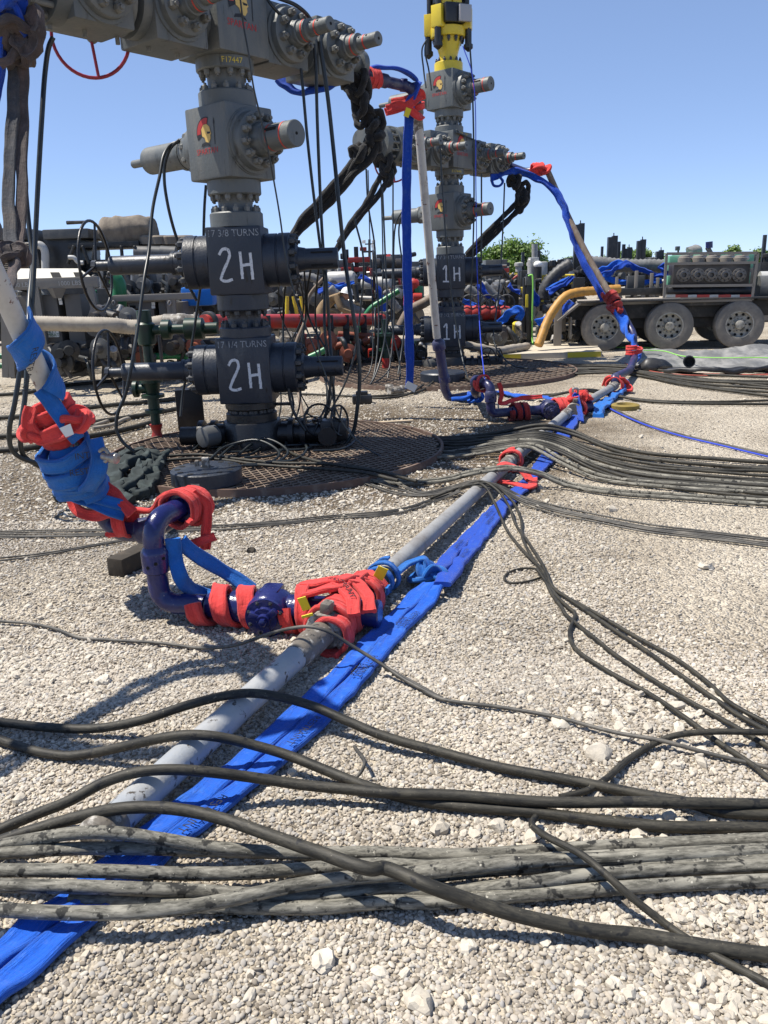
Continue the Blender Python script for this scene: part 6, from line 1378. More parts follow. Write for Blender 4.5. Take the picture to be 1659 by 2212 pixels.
part(root, 'window', 'slot', [(280, 660, 293, 672)], Y + .10, .02, 0)
for x in (245, 366):
    q = MB(); q.tube([A(x, 650, Y - .08), A(x + 3, 653, Y - .08), A(x, 659, Y - .08), A(x - 3, 654, Y - .08)], .012, 8, 5, True); q.obj('lifting_ring', 'steel', root)
# green standpipes behind the cabinets
for k, (pts, r, lab) in enumerate((([(198, 640, 15), (200, 745, 15)], .075, 'bright green upright pipe between the two cabinets'), ([(245, 600, 15.2), (255, 610, 15.2), (258, 680, 15.2)], .13, 'green bent pipe behind the upper handwheel'), ([(405, 630, 15), (460, 634, 15)], .18, 'green pipe stub left of the upper 2H block'))):
    ahose(pts, r, 'greenm', lab, 'green_pipe', 'pipe')
for k, (pts, r, lab) in enumerate((([(0, 770, 14.5), (70, 760, 14.5), (140, 758, 14.5)], .05, 'low green pipe at the left edge behind the cabinet legs'), ([(-10, 790, 14.2), (40, 790, 14.2), (80, 786, 14.2)], .05, 'second low green pipe at the left edge'), ([(248, 764, 14), (330, 770, 14), (380, 768, 14), (450, 776, 14)], .06, 'pale green pipe low behind the lower handwheel'))):
    ahose(pts, r, 'greenm', lab, 'green_pipe', 'pipe')
# --- beige suction hose and red pipe on stands
root = thing('suction_hose', 'long beige ribbed suction hose held level across the left', 'hose', A(220, 800, 11.5))
q = ribbed([A(55, 698, 11.5), A(150, 700, 11.5), A(240, 702, 11.5), A(275, 706, 11.6), A(300, 706, 11.6), A(330, 700, 11.6), A(355, 696, 11.6)], .098, .035, .05, 20); q.obj('hose_body', 'beige_hose', root, sharp=60)
q = MB(); q.lathe(A(352, 698, 11.6), A(430, 698, 11.7) - A(352, 698, 11.6), [(0, .115), (.02, .125), (.18, .125), (.20, .135), (.30, .135), (.32, .12), (.42, .12), (.43, .15), (.48, .15), (.5, .11)], 24); q.obj('coupling', 'union', root)
for k, (x, y0, y1) in enumerate(((284, 680, 790), (300, 690, 790), (345, 712, 800))):
    q = MB(); abox(q, x - 7, y0, x + 7, y1, 11.75, .1, .01); q.obj('stand', 'black_m', None, ('black steel upright left of the beige hose joint', 'black steel upright at the beige hose joint', 'black steel upright right of the beige hose joint')[k], 'stand', 'black uprights carrying the hoses')
RP0, RP1 = A(440, 697, 12.0), A(832, 690, 17.0)
root = thing('red_pipe', 'thick red pipe on stands running behind the 2H tree', 'pipe', (RP0 + RP1) / 2 * 1.0)
q = MB(); q.cyl(RP0, RP1, .115, n=24); q.obj('barrel', 'redm', root)
for t in (.02, .98): q = MB(); unit_collar(q, RP0.lerp(RP1, t), RP1 - RP0, .16, .08); q.obj('end_flange', 'darkm', root)
for t in (.28, .45, .62, .72, .84, .95):
    p = RP0.lerp(RP1, t); q = MB(); q.box(Vector((p.x, p.y - .16, (p.z + .1) / 2)), (.12, .06, p.z + .1), None, .008); q.box(Vector((p.x, p.y - .0, p.z - .13)), (.12, .5, .06), None, .008); q.obj('stand', 'darkm', root, sharp=30)
# --- generic far pump units
def pump_unit(x, Yp, lab, w=2.6, h=2.0, seed=0, grp='pump units parked behind the wells'):
    rg = random.Random(seed); root = thing('pump_unit', lab, 'pump', (x, Yp, 0), grp)
    def bx(nm, mt, cx, cz, sx, sz, dy=0, sy=.8, bev=.02): q = MB(); q.box((x + cx, Yp + dy, cz), (sx, sy, sz), None, bev); q.obj(nm, mt, root, sharp=30)
    bx('deck', 'deck', 0, .95, w, .16, .2, 1.6); bx('engine', 'darkm', -w * .18, 1.38, w * .42, .62); bx('radiator', rg.choice(['greym', 'darkm']), w * .30, 1.55, w * .26, .95)
    for k in range(4):
        q = MB(); q.cyl((x + w * .20, Yp - .42, 1.25 + .2 * k), (x + w * .42, Yp - .42, 1.25 + .2 * k), .03, n=8); q.obj('guard_rail', 'steel', root)
    for k in range(3):
        cx = -w * .40 + k * w * .15; q = MB(); q.lathe((x + cx, Yp, 1.66), ZV, [(0, .10), (.16, .10), (.17, .14), (.26, .14), (.28, .1)], 14); q.obj('air_cleaner', rg.choice(['darkm', 'greym', 'whitem']), root)
    for k in range(2):
        cx = -w * .48 + k * .16 + rg.uniform(0, w * .4); q = MB(); q.box((x + cx, Yp + .3, 1.7), (.09, .10, h - .6 + rg.uniform(-.3, .2)), None, .01); q.obj('stack', 'black_m', root, sharp=30)
    for k in range(7):
        cx = rg.uniform(-w * .5, w * .5); q = MB(); z = rg.uniform(.35, 1.7); q.cyl((x + cx, Yp - .5, z), (x + cx + rg.uniform(-.5, .5), Yp - .5, z + rg.uniform(-.35, .35)), rg.uniform(.025, .07), n=10); q.obj('hose_run', rg.choice(['darkm', 'greym', 'steel', 'darkm', 'redm']), root)
    for k in range(2):
        q = MB(); cx = -w * .3 + k * w * .55; q.lathe((x + cx, Yp - .45, .48), (0, -1, 0), [(0, .46), (.02, .48), (.20, .48), (.24, .44), (.245, .27), (.18, .24), (.18, .10), (.26, .09)], 24); q.obj('wheel', 'tyre', root)
    for k in range(3):
        q = MB(); z = 1.1 + .3 * k; q.box((x + rg.uniform(-w * .4, w * .4), Yp - .46, z), (rg.uniform(.2, .5), .1, rg.uniform(.1, .25)), None, .01); q.obj('box_cover', rg.choice(['greym', 'whitem', 'darkm', 'redm']), root, sharp=30)
    return root
for k, (x, Yp, lab) in enumerate(((-4.6, 27, 'dark pump unit far back left of the 2H block'), (-2.0, 25, 'pump unit behind the right bonnets of the 2H tree'), (.2, 24.5, 'pump unit behind the hanging blue sling'), (2.9, 26, 'pump unit right behind the 1H tree'), (5.6, 27, 'pump unit behind the black jack tower'), (8.6, 25.5, 'pump unit behind the trailer deck'), (12.2, 25, 'pump unit behind the pump cage'), (-.9, 32, 'farthest pump unit left of the 1H tree'), (4.0, 33, 'farthest pump unit right of the 1H tree'), (9.5, 32, 'farthest pump unit under the green trees'))):
    pump_unit(x, Yp, lab, 2.5 + .1 * (k % 3), 2.0 + .2 * (k % 2), 40 + k)
# a denser row of machinery close behind the wells
def gear_row(x0, x1, ya, yb, Yp, lab, seed, cols):
    rg = random.Random(seed); root = thing('equipment_skid', lab, 'equipment', A((x0 + x1) / 2, yb, Yp))
    w = x1 - x0; h = yb - ya
    part(root, 'backing_frame', 'darkm', [(x0 + w * .06, ya + h * .30, x1 - w * .06, yb - h * .25)], Yp + .5, .6, .03)
    for k in range(max(3, int(w / 16))):
        x = x0 + rg.uniform(0, w); s_ = rg.uniform(5, 13); y = ya + rg.uniform(.05, .7) * h
        part(root, 'housing', rg.choice(cols), [(x - s_, y, x + s_, y + rg.uniform(.12, .34) * h)], Yp + rg.uniform(-.1, .4), rg.uniform(.2, .6), .03)
    for k in range(max(4, int(w / 9))):
        x = x0 + rg.uniform(0, w); y = ya + rg.uniform(.1, .95) * h; vert = rg.random() < .5
        acyl(root, 'pipe', rg.choice(cols + ['darkm', 'steel']), (x, y, Yp - rg.uniform(0, .3)), (x + (rg.uniform(-6, 6) if vert else rg.uniform(-34, 34)), y + (rg.uniform(12, 42) if vert else rg.uniform(-8, 8)), Yp - rg.uniform(0, .3)), rg.uniform(.025, .075), 10)
    for k in range(max(2, int(w / 30))):
        x = x0 + rg.uniform(0, w); y = ya + rg.uniform(.2, .8) * h; c = A(x, y, Yp - .3); q = MB(); q.lathe(c, (rg.uniform(-.4, .4), -1, 0), [(0, .15), (.06, .16), (.08, .08), (.2, .07)], 16); q.obj('round_cover', rg.choice(cols), root)
    for k in range(max(3, int(w / 22))):
        x = x0 + rg.uniform(0, w); y = ya + rg.uniform(.1, .6) * h; pts = [(x, y, Yp - .25), (x + rg.uniform(4, 14), y + rg.uniform(8, 26), Yp - .35), (x + rg.uniform(-8, 30), y + rg.uniform(20, 46), Yp - .3)]
        atube(root, 'hose_loop', rg.choice(['hose_clean', 'darkm', 'ribbed_dark']), pts, rg.uniform(.02, .045), 8)
    return root
DK = ['darkm', 'darkm', 'greym', 'greym', 'deck', 'fluid']
for k, (x0, x1, ya, yb, Yp, lab, cols) in enumerate((
    (-20, 130, 596, 760, 16.5, 'dark pump gear behind the cream-roofed cabinet', DK), (200, 290, 560, 770, 16.5, 'dark pump gear between the two cabinets', DK + ['greenm']),
    (280, 470, 575, 700, 17, 'grey pump gear behind the left bonnets of the 2H tree', DK), (230, 480, 720, 790, 14.2, 'low dark pipework behind the lower handwheel', DK + ['orangem', 'greenm']),
    (560, 690, 590, 720, 20.5, 'dark pump gear right behind the 2H tail-rods', DK), (640, 780, 590, 690, 22, 'pump gear behind the worker', DK + ['whitem', 'steel']),
    (560, 760, 715, 790, 14.5, 'low rusty pipework under the red pipe', DK + ['redm', 'orangem', 'union']), (760, 900, 600, 720, 20.5, 'pump gear left of the 1H valves', DK + ['steel']),
    (720, 930, 720, 790, 16, 'low pipework left of the 1H wellhead', DK + ['redm', 'union', 'green_dark']), (980, 1130, 590, 690, 21, 'pump gear right of the 1H valves', DK + ['steel', 'whitem']),
    (1000, 1130, 690, 750, 17.6, 'low dark gear left of the jack tower', DK + ['union', 'yellow']), (1150, 1260, 575, 690, 20, 'pump gear under the dark ribbed hose', DK + ['steel']),
    (1165, 1290, 690, 748, 18.6, 'low pipework and hoses behind the yellow duct', DK + ['union', 'beige_hose']), (1250, 1440, 566, 648, 20.5, 'machinery on the trailer deck behind the sloping brown pipe', DK + ['whitem', 'steel']),
    (300, 480, 535, 620, 23, 'skyline of dark machinery left of the upper 2H block', DK), (600, 760, 540, 640, 26, 'skyline of dark machinery right of the upper 2H block', DK + ['redm']), (760, 900, 536, 640, 27, 'skyline of dark machinery behind the hanging blue sling', DK + ['redm']),
    (1000, 1180, 570, 660, 28, 'skyline of dark machinery left of the camera post', DK), (-20, 200, 520, 620, 24, 'dark machinery behind the louvred radiator', DK), (100, 250, 735, 810, 13.0, 'low dark valves and hoses under the cream-roofed cabinet', DK), (380, 480, 600, 700, 15.8, 'dark pump gear just left of the 2H necks', DK), (205, 300, 640, 740, 13.2, 'dark hoses and frames in front of the green upright pipe', DK), (480, 620, 640, 740, 17.5, 'dark machinery seen through the 2H necks', DK + ['union']))):
    gear_row(x0, x1, ya, yb, Yp, lab, 900 + k, cols)
# tall equipment left of the blue sling
root = thing('blender_unit', 'tall dark blender unit with red beams and drums left of the hanging blue sling', 'machine', A(760, 700, 22))
part(root, 'frame_post', 'darkm', [(764, 533, 776, 600), (700, 545, 706, 640), (740, 555, 746, 640), (836, 555, 842, 620)], 22, .2)
part(root, 'red_beam', 'redm', [(777, 534, 792, 541), (752, 556, 800, 566), (735, 578, 800, 586)], 21.9, .2)
part(root, 'panel', 'greym', [(724, 562, 762, 590), (800, 560, 830, 592), (844, 550, 866, 600), (650, 560, 700, 590)], 22, .5)
for (x, y) in ((812, 572), (838, 568), (862, 572)): acyl(root, 'drum', 'fluid', (x - 8, y, 21.8), (x + 10, y, 21.8), .16)
for k in range(12): acyl(root, 'strut', random.choice(['greym', 'darkm', 'whitem', 'redm']), (705 + 14 * k, 560 + random.uniform(0, 30), 21.7), (700 + 14 * k + random.uniform(-10, 24), 640 + random.uniform(-25, 20), 21.7), random.uniform(.025, .06))
root = thing('light_tower', 'light tower with four floodlights on the skyline', 'light tower', A(798, 640, 40))
acyl(root, 'mast', 'darkm', (798, 517, 40), (798, 640, 40), .06)
part(root, 'crossbar', 'darkm', [(788, 526, 810, 528)], 40, .06)
for (x, y) in ((786, 522), (807, 522), (806, 531), (808, 537)): part(root, 'floodlight', 'lens', [(x - 4, y - 3.5, x + 4, y + 3.5)], 39.8, .12)
# white tanks and manifold things in the middle
for k, (x, y, Yq, r, lab) in enumerate(((735, 600, 20, .15, 'white round tank end behind the worker'), (815, 612, 21, .16, 'white hose bell behind the hanging lines'))):
    q = MB(); q.lathe(A(x, y, Yq), (1, -.4, 0), [(-.4, r * .8), (-.3, r), (.3, r), (.36, r * .8)], 20); q.obj('tank', 'whitem', None, lab, 'tank')
root = thing('manifold', 'low steel manifold with red valves behind the right bonnets of 1H', 'manifold', A(1045, 720, 19))
for k, x in enumerate((1008, 1028, 1048, 1068, 1088)):
    q = MB(); q.lathe(A(x, 676, 18.6), (1, 0, 0), [(-.16, .09), (-.12, .14), (.0, .17), (.12, .14), (.16, .09)], 16); q.obj('red_valve', 'redm', root)
    wc = A(x + 6, 655, 18.5); q = MB(); q.tube([wc + Vector((math.cos(a) * .18, 0, math.sin(a) * .18)) for a in [i * math.pi / 6 for i in range(12)]], .016, 8, 3, True); q.obj('valve_wheel', 'greym', root)
acyl(root, 'header_pipe', 'darkm', (990, 678, 18.7), (1120, 676, 18.7), .10)
part(root, 'skid', 'darkm', [(990, 690, 1120, 735)], 18.6, .8)
for k in range(9): acyl(root, 'low_pipe', random.choice(['union', 'orangem', 'darkm', 'steel']), (1000 + 14 * k, 705 + random.uniform(-8, 20), 18.3), (1016 + 14 * k, 712 + random.uniform(-8, 24), 18.3), random.uniform(.04, .09))
root = thing('manifold', 'low orange and rusty manifold behind the left handwheels of 1H', 'manifold', A(790, 760, 16))
acyl(root, 'header_pipe', 'orangem', (730, 722, 16), (830, 728, 16), .06); acyl(root, 'header_pipe', 'darkm', (640, 742, 16.4), (800, 748, 16.4), .09)
for k in range(12): acyl(root, 'low_pipe', random.choice(['orangem', 'darkm', 'redm', 'union', 'greym']), (700 + 12 * k, 732 + random.uniform(-6, 25), 15.8), (716 + 12 * k, 740 + random.uniform(-10, 30), 15.8), random.uniform(.03, .07))
q = MB(); b = G(834, 800, 0)
root = thing('valve_stack', 'small dark green valve stack with a red foot left of the 1H wellhead', 'valve', b)
q = MB(); q.lathe(b, ZV, [(0, .07), (.22, .07)], 14); q.obj('foot', 'redm', root)
q = MB(); q.lathe(b, ZV, [(.22, .06), (.34, .06), (.345, .12), (.39, .12), (.395, .08), (.6, .13), (.605, .16), (.66, .16), (.67, .07), (.9, .06)], 16); q.obj('riser', 'green_dark', root)
ahose([(768, 725, 17), (800, 668, 17), (830, 648, 17), (862, 628, 17)], .06, 'greenm', 'green pipe slanting up behind the hanging lines', 'green_pipe', 'pipe')
ahose([(668, 772, 13), (690, 762, 13), (708, 752, 13)], .05, 'greenm', 'short green hose on the ground under the red pipe', 'green_pipe', 'pipe')
root = thing('red_green_valve', 'red and green pipe bend left of the 1H bonnets', 'pipe', A(895, 660, 18))
atube(root, 'red_bend', 'redm', [(882, 660, 18), (884, 630, 18), (893, 612, 18), (902, 620, 18)], .11); atube(root, 'green_bend', 'greenm', [(902, 618, 18), (905, 640, 18), (906, 655, 18)], .11)
for y in (642, 655): acyl(root, 'flange', 'redm', (892, y, 17.9), (912, y, 17.9), .09)
ahose([(865, 705, 15.6), (885, 672, 15.6), (915, 655, 15.6), (940, 640, 15.6)], .09, 'pipe_brown', 'muddy hose joint behind the left bonnet of the 1H tree', 'hose')
# ribbed hoses of the missile
RB = 'ribbed hoses behind the wells'
for k, (pts, r, mt, lab) in enumerate((
    ([(640, 598, 20), (668, 598, 20), (690, 606, 20)], .09, 'ribbed', 'grey ribbed hose just right of the upper 2H tail-rod'),
    ([(711, 622, 19), (730, 642, 19), (752, 662, 19), (785, 678, 19)], .10, 'ribbed', 'grey ribbed hose sloping down beside the worker'),
    ([(711, 608, 20), (740, 605, 20), (772, 602, 20)], .09, 'ribbed', 'level grey ribbed hose above the worker'),
    ([(830, 628, 19), (845, 650, 19), (862, 672, 19)], .09, 'ribbed', 'grey ribbed hose left of the hanging blue sling'),
    ([(1008, 620, 20), (1026, 635, 20), (1043, 655, 20)], .10, 'ribbed', 'grey ribbed hose right of the upper 1H bonnet'),
    ([(1042, 614, 20), (1060, 632, 20), (1080, 650, 20)], .10, 'ribbed', 'second grey ribbed hose right of the upper 1H bonnet'),
    ([(1040, 615, 21), (1065, 614, 21), (1090, 612, 21)], .09, 'ribbed', 'level grey ribbed hose right of the 1H tail-rod'),
    ([(1174, 648, 18.4), (1177, 625, 18.4), (1190, 604, 18.4), (1212, 583, 18.4), (1234, 570, 18.4)], .125, 'ribbed_dark', 'big dark ribbed hose curving up to the trailer'),
    ([(1262, 566, 18.8), (1310, 570, 18.8), (1350, 574, 18.8), (1405, 574, 18.8), (1436, 575, 18.8)], .13, 'ribbed', 'thick grey ribbed hose running level to the pump cage'),
    ([(1084, 680, 18.2), (1108, 676, 18.2), (1125, 674, 18.2)], .10, 'ribbed_dark', 'short dark ribbed hose left of the jack tower'),
    ([(1172, 668, 18), (1190, 666, 18), (1205, 664, 18)], .09, 'ribbed_dark', 'short dark ribbed hose right of the jack tower'),
    ([(1140, 748, 16.6), (1110, 752, 16.2), (1070, 758, 15.8), (1040, 752, 15.6), (1005, 745, 15.6)], .07, 'beige_hose', 'muddy hose on the ground between the 1H well and the mat'))):
    q = ribbed([A(*p) for p in pts], r, .10 if r > .08 else .2, .16, 12); q.obj('ribbed_hose', mt, None, lab, 'hose', RB, sharp=80)
# blue slings tied on those hoses
for k, (pts, w, lab) in enumerate((
    ([(688, 628, 19.5), (715, 622, 19.5), (748, 616, 19.5)], .22, 'blue sling on the hoses left of the worker'), ([(704, 610, 19.4), (735, 620, 19.4), (765, 608, 19.4)], .15, 'thin blue sling above the worker'),
    ([(775, 597, 18.8), (795, 606, 18.8), (815, 622, 18.8), (827, 652, 18.8), (832, 672, 18.8)], .24, 'blue sling arching down between the hanging lines'), ([(988, 628, 18.9), (1000, 646, 18.9), (1012, 656, 18.9), (1030, 660, 18.9)], .22, 'blue sling right of the 1H lower neck'),
    ([(1035, 612, 18.6), (1050, 635, 18.6), (1070, 648, 18.6), (1088, 654, 18.6)], .22, 'blue sling draped on the ribbed hoses by the manifold'), ([(1078, 698, 17.8), (1092, 686, 17.8), (1105, 674, 17.8), (1124, 670, 17.8), (1120, 690, 17.8)], .28, 'blue sling bunched left of the jack tower'),
    ([(1098, 615, 19), (1108, 626, 19), (1122, 632, 19)], .2, 'small blue sling above the manifold'), ([(1158, 700, 17.5), (1172, 690, 17.5), (1190, 684, 17.5), (1205, 690, 17.5), (1212, 672, 17.5)], .30, 'blue sling bunched right of the jack tower'),
    ([(1185, 632, 18), (1208, 620, 18), (1230, 606, 18), (1238, 598, 18)], .20, 'blue sling stretched up to the trailer nose'), ([(1180, 628, 18.2), (1205, 612, 18.2), (1228, 600, 18.2)], .12, 'second blue sling stretched up to the trailer nose'),
    ([(1215, 680, 17.6), (1225, 665, 17.6), (1235, 652, 17.6)], .24, 'blue sling beside the yellow duct'), ([(1280, 592, 18.4), (1310, 578, 18.4), (1335, 568, 18.4), (1360, 572, 18.4)], .22, 'blue sling crossing the level ribbed hose'),
    ([(1285, 600, 18.3), (1320, 588, 18.3), (1350, 570, 18.3), (1375, 580, 18.3), (1410, 592, 18.3), (1440, 592, 18.3)], .20, 'long blue sling sagging under the level ribbed hose'), ([(1300, 596, 18.3), (1330, 606, 18.3), (1365, 612, 18.3), (1430, 606, 18.3)], .22, 'lower blue sling behind the brown sloping pipe'),
    ([(1425, 580, 18.2), (1432, 575, 18.2), (1440, 590, 18.2), (1452, 572, 18.2)], .3, 'blue sling wrapped at the left of the pump cage'), ([(516, 662, 14.5), (528, 655, 14.5), (540, 662, 14.5)], .24, 'crumpled blue sling behind the 2H neck'),
    ([(1150, 630, 18.2), (1160, 640, 18.2), (1156, 660, 18.2)], .24, 'blue sling beside the white dome post'))):
    q = MB(); P = crom([A(*p) for p in pts], 7); q.sweep(P, flat(w * .55, .055), ups=[Vector((.4 * math.sin(i * .5), -1, .8 * math.cos(i * .4))) for i in range(len(P))], wob=.05, wsc=6.5, seed=k * 1.7)
    q.obj('restraint_sling', 'blue' if k % 2 else 'blue_deep', None, lab, 'sling', 'blue slings on the far hoses', sharp=60)
# small crates behind the 2H neck
root = thing('parts_box', 'white parts box with a red label behind the 2H neck', 'box', A(553, 690, 14.3)); part(root, 'case', 'whitem', [(528, 672, 580, 688)], 14.3, .4); part(root, 'red_label', 'redm', [(583 - 35, 675, 592 - 35, 681)], 14.28, .01, 0)
q = MB(); q.box(A(430, 640, 14.6), (.55, .4, .32), None, .06); q.obj('water_case', 'blue_light', None, 'blue and white wrapped case between the cabinet and the 2H block', 'box', sharp=30)
for k, x in enumerate((620, 634, 650)): 
    q = MB(); a, b = A(x, 640, 15), A(x + (8 if k else 0), 682, 15); q.cyl(a, b, .035, n=10); q.obj('yellow_post', 'yellow', None, ('yellow post left of three behind the red pipe', 'yellow post middle of three behind the red pipe', 'yellow post right of three behind the red pipe')[k], 'post', 'yellow posts')

# --- worker bending over behind the red pipe
def skin_body(joints, edges, name, mt, parent):
    me = bpy.data.meshes.new(name); ks = list(joints); me.from_pydata([joints[k][0] for k in ks], [(ks.index(a), ks.index(b)) for a, b in edges], []); me.update()
    o = bpy.data.objects.new(name, me); COL.objects.link(o)
    md = o.modifiers.new('s', 'SKIN'); 
    for i, k in enumerate(ks): me.skin_vertices[0].data[i].radius = (joints[k][1], joints[k][1] * (joints[k][2] if len(joints[k]) > 2 else 1))
    me.skin_vertices[0].data[0].use_root = True
    s2 = o.modifiers.new('d', 'SUBSURF'); s2.levels = 2; s2.render_levels = 2
    dg = bpy.context.evaluated_depsgraph_get(); ev = o.evaluated_get(dg); m2 = bpy.data.meshes.new_from_object(ev)
    q = MB(); q.add([v.co.copy() for v in m2.vertices], [tuple(p.vertices) for p in m2.polygons])
    bpy.data.objects.remove(o); return q.obj(name, mt, parent, sharp=180)
hd = A(744, 650, 19.0); fx = hd.x - .55; fy = 19.0
def W(x, y, z): return Vector((fx + x, fy + y, z))
root = thing('person', 'worker in tan coveralls and white hard hat bending over behind the red pipe', 'person', W(0, 0, 0))
Jn = {'pel': (W(0, 0, .93), .15), 'waist': (W(.12, 0, 1.10), .145), 'chest': (W(.34, 0, 1.24), .17), 'neck': (W(.47, 0, 1.27), .075), 'nk2': (W(.53, -.01, 1.26), .065),
      'shL': (W(.38, .18, 1.22), .085), 'elL': (W(.46, .24, .95), .06), 'wrL': (W(.66, .20, .86), .045), 'haL': (W(.74, .17, .84), .04),
      'shR': (W(.38, -.18, 1.22), .085), 'elR': (W(.48, -.26, .95), .06), 'wrR': (W(.68, -.20, .88), .045), 'haR': (W(.76, -.17, .86), .04),
      'hL': (W(-.02, .10, .88), .11), 'kL': (W(.05, .12, .48), .075), 'aL': (W(-.04, .12, .10), .055), 'tL': (W(.12, .13, .05), .05),
      'hR': (W(-.02, -.10, .88), .11), 'kR': (W(.10, -.14, .48), .075), 'aR': (W(.02, -.14, .10), .055), 'tR': (W(.18, -.15, .05), .05)}
Ed = [('pel', 'waist'), ('waist', 'chest'), ('chest', 'neck'), ('neck', 'nk2'), ('chest', 'shL'), ('shL', 'elL'), ('elL', 'wrL'), ('wrL', 'haL'), ('chest', 'shR'), ('shR', 'elR'), ('elR', 'wrR'), ('wrR', 'haR'), ('pel', 'hL'), ('hL', 'kL'), ('kL', 'aL'), ('aL', 'tL'), ('pel', 'hR'), ('hR', 'kR'), ('kR', 'aR'), ('aR', 'tR')]
body = skin_body(Jn, Ed, 'body', 'coverall', root)
q = MB(); hc = W(.60, -.02, 1.27); q.ball(hc, .11, (.95, .8, 1.1), 18, 12); q.ball(hc + Vector((.105, -.0, -.02)), .022, (1, .7, 1.2), 8, 6); q.ball(hc + Vector((.02, -.088, 0)), .025, (.6, .4, 1), 8, 6); q.ball(hc + Vector((.09, -.01, -.06)), .03, (.5, 1, .35), 8, 6); q.obj('head', 'skin', root)
q = MB()
for sy in (-1, 1):
    h0 = W(.76, .17 * sy, .85)
    for k in range(5):
        a = h0 + Vector((.03, (k - 2) * .02, 0)); l = (.045, .06, .065, .06, .05)[k]
        q.sweep(crom([h0, a, a + Vector((l * .6, 0, -.02)), a + Vector((l * .8, 0, -.055))], 4), circ(.010, 6))
q.obj('hands', 'skin', root)
q = MB(); q.lathe(hc + Vector((.01, 0, .02)), Vector((.25, 0, 1)), [(0, .175), (.008, .175), (.012, .135), (.06, .13), (.11, .10), (.14, .05), (.148, .005)], 22); q.obj('hard_hat', 'hat', root)

# --- jack tower, dome post, mat, duct
b = G(1135, 755, 0); Yj = b.y
root = thing('jack_tower', 'black jack tower with a lime cable on the pale mat', 'jack', b)
part(root, 'post', 'black_m', [(1122, 676, 1131, 748), (1138, 592, 1148, 748)], Yj, .12); part(root, 'inner_post', 'darkm', [(1131, 600, 1138, 748)], Yj + .05, .12)
part(root, 'base_plate', 'black_m', [(1118, 741, 1158, 751)], Yj - .15, .6)
part(root, 'yellow_guard', 'yellow', [(1136, 636, 1141, 664)], Yj - .03, .05); part(root, 'head', 'greym', [(1136, 598, 1150, 616)], Yj - .05, .2)
for x in (1110, 1134, 1156): part(root, 'foot', 'union', [(x - 3, 748, x + 3, 760)], Yj - .2, .1)
q = MB(); q.lathe(A(1127, 668, Yj - .02), (0, -1, 0), [(0, .075), (.1, .075), (.11, .05)], 16); q.obj('pulley', 'greym', root)
acyl(root, 'brace', 'darkm', (1122, 728, Yj), (1112, 748, Yj), .03)
ahose([(1141, 596, Yj - .05), (1149, 594, Yj - .08), (1151, 606, Yj - .1), (1150, 680, Yj - .1), (1150, 735, Yj - .1), (1156, 756, Yj - .4), (1165, 768, Yj - .9)], .018, 'lime_cable', 'lime green cable down the jack tower', 'cable', 'cable')
ghose([(1165, 768), (1200, 742), (1260, 744), (1330, 750), (1400, 752), (1460, 762)], .014, 'lime_cable', 'lime green cable on the ground by the trailer', 'cable', 'cable')
ghose([(1390, 757, .18), (1430, 758, .17), (1480, 770, .15), (1560, 773, .15), (1659, 773, .15)], .009, 'lime_cable', 'lime green cable lying on the grey liner', 'cable', 'cable')
root = thing('camera_post', 'white dome camera post beside the jack tower', 'camera post', A(1160, 720, 19))
acyl(root, 'post', 'whitem', (1148, 560, 19), (1148, 690, 19), .09); part(root, 'housing', 'whitem', [(1146, 556, 1164, 566)], 18.9, .3); q = MB(); q.ball(A(1162, 572, 18.8), .10, (1, 1, .85)); q.obj('dome', 'lens', root); acyl(root, 'dome_base', 'darkm', (1162, 575, 18.8), (1162, 602, 18.8), .085)
q = MB(); q.cyl(A(1155, 527, 30), A(1156, 600, 30), .11); q.obj('vent_pipe', 'pipe_old', None, 'pale vent pipe in front of the big green tree', 'pipe')
root = thing('ground_mat', 'pale board mat with yellow painted edges', 'mat', G(1190, 765, 0))
a, b2, c2, d2_ = G(1082, 778, 0), G(1300, 771, 0), G(1300, 771, 0) + Vector((.5, 2.6, 0)), G(1082, 778, 0) + Vector((.3, 2.6, 0))
q = MB(); q.add([a, b2, c2, d2_] + [v + ZV * .11 for v in (a, b2, c2, d2_)], [(0, 1, 5, 4), (1, 2, 6, 5), (2, 3, 7, 6), (3, 0, 4, 7), (4, 5, 6, 7)]); q.obj('slab', 'mat_board', root, smooth=False)
for t0, t1 in ((.0, .2), (.66, .99)):
    p0, p1 = a.lerp(b2, t0) + Vector((0, -.004, .004)), a.lerp(b2, t1) + Vector((0, -.004, .004)); q = MB(); q.add([p0, p1, p1 + ZV * .104, p0 + ZV * .104], [(0, 1, 2, 3)]); q.obj('yellow_edge', 'yellow', root, smooth=False)
q = ribbed([A(1163, 746, 16.4), A(1172, 722, 16.5), A(1180, 700, 16.6), A(1198, 667, 16.7), A(1222, 640, 16.8), A(1246, 632, 16.9), A(1290, 628, 17.0), A(1338, 624, 17.1)], .085, .12, .08, 16); q.obj('duct_hose', 'duct', None, 'yellow ribbed duct hose curving down from the trailer', 'hose', sharp=80)

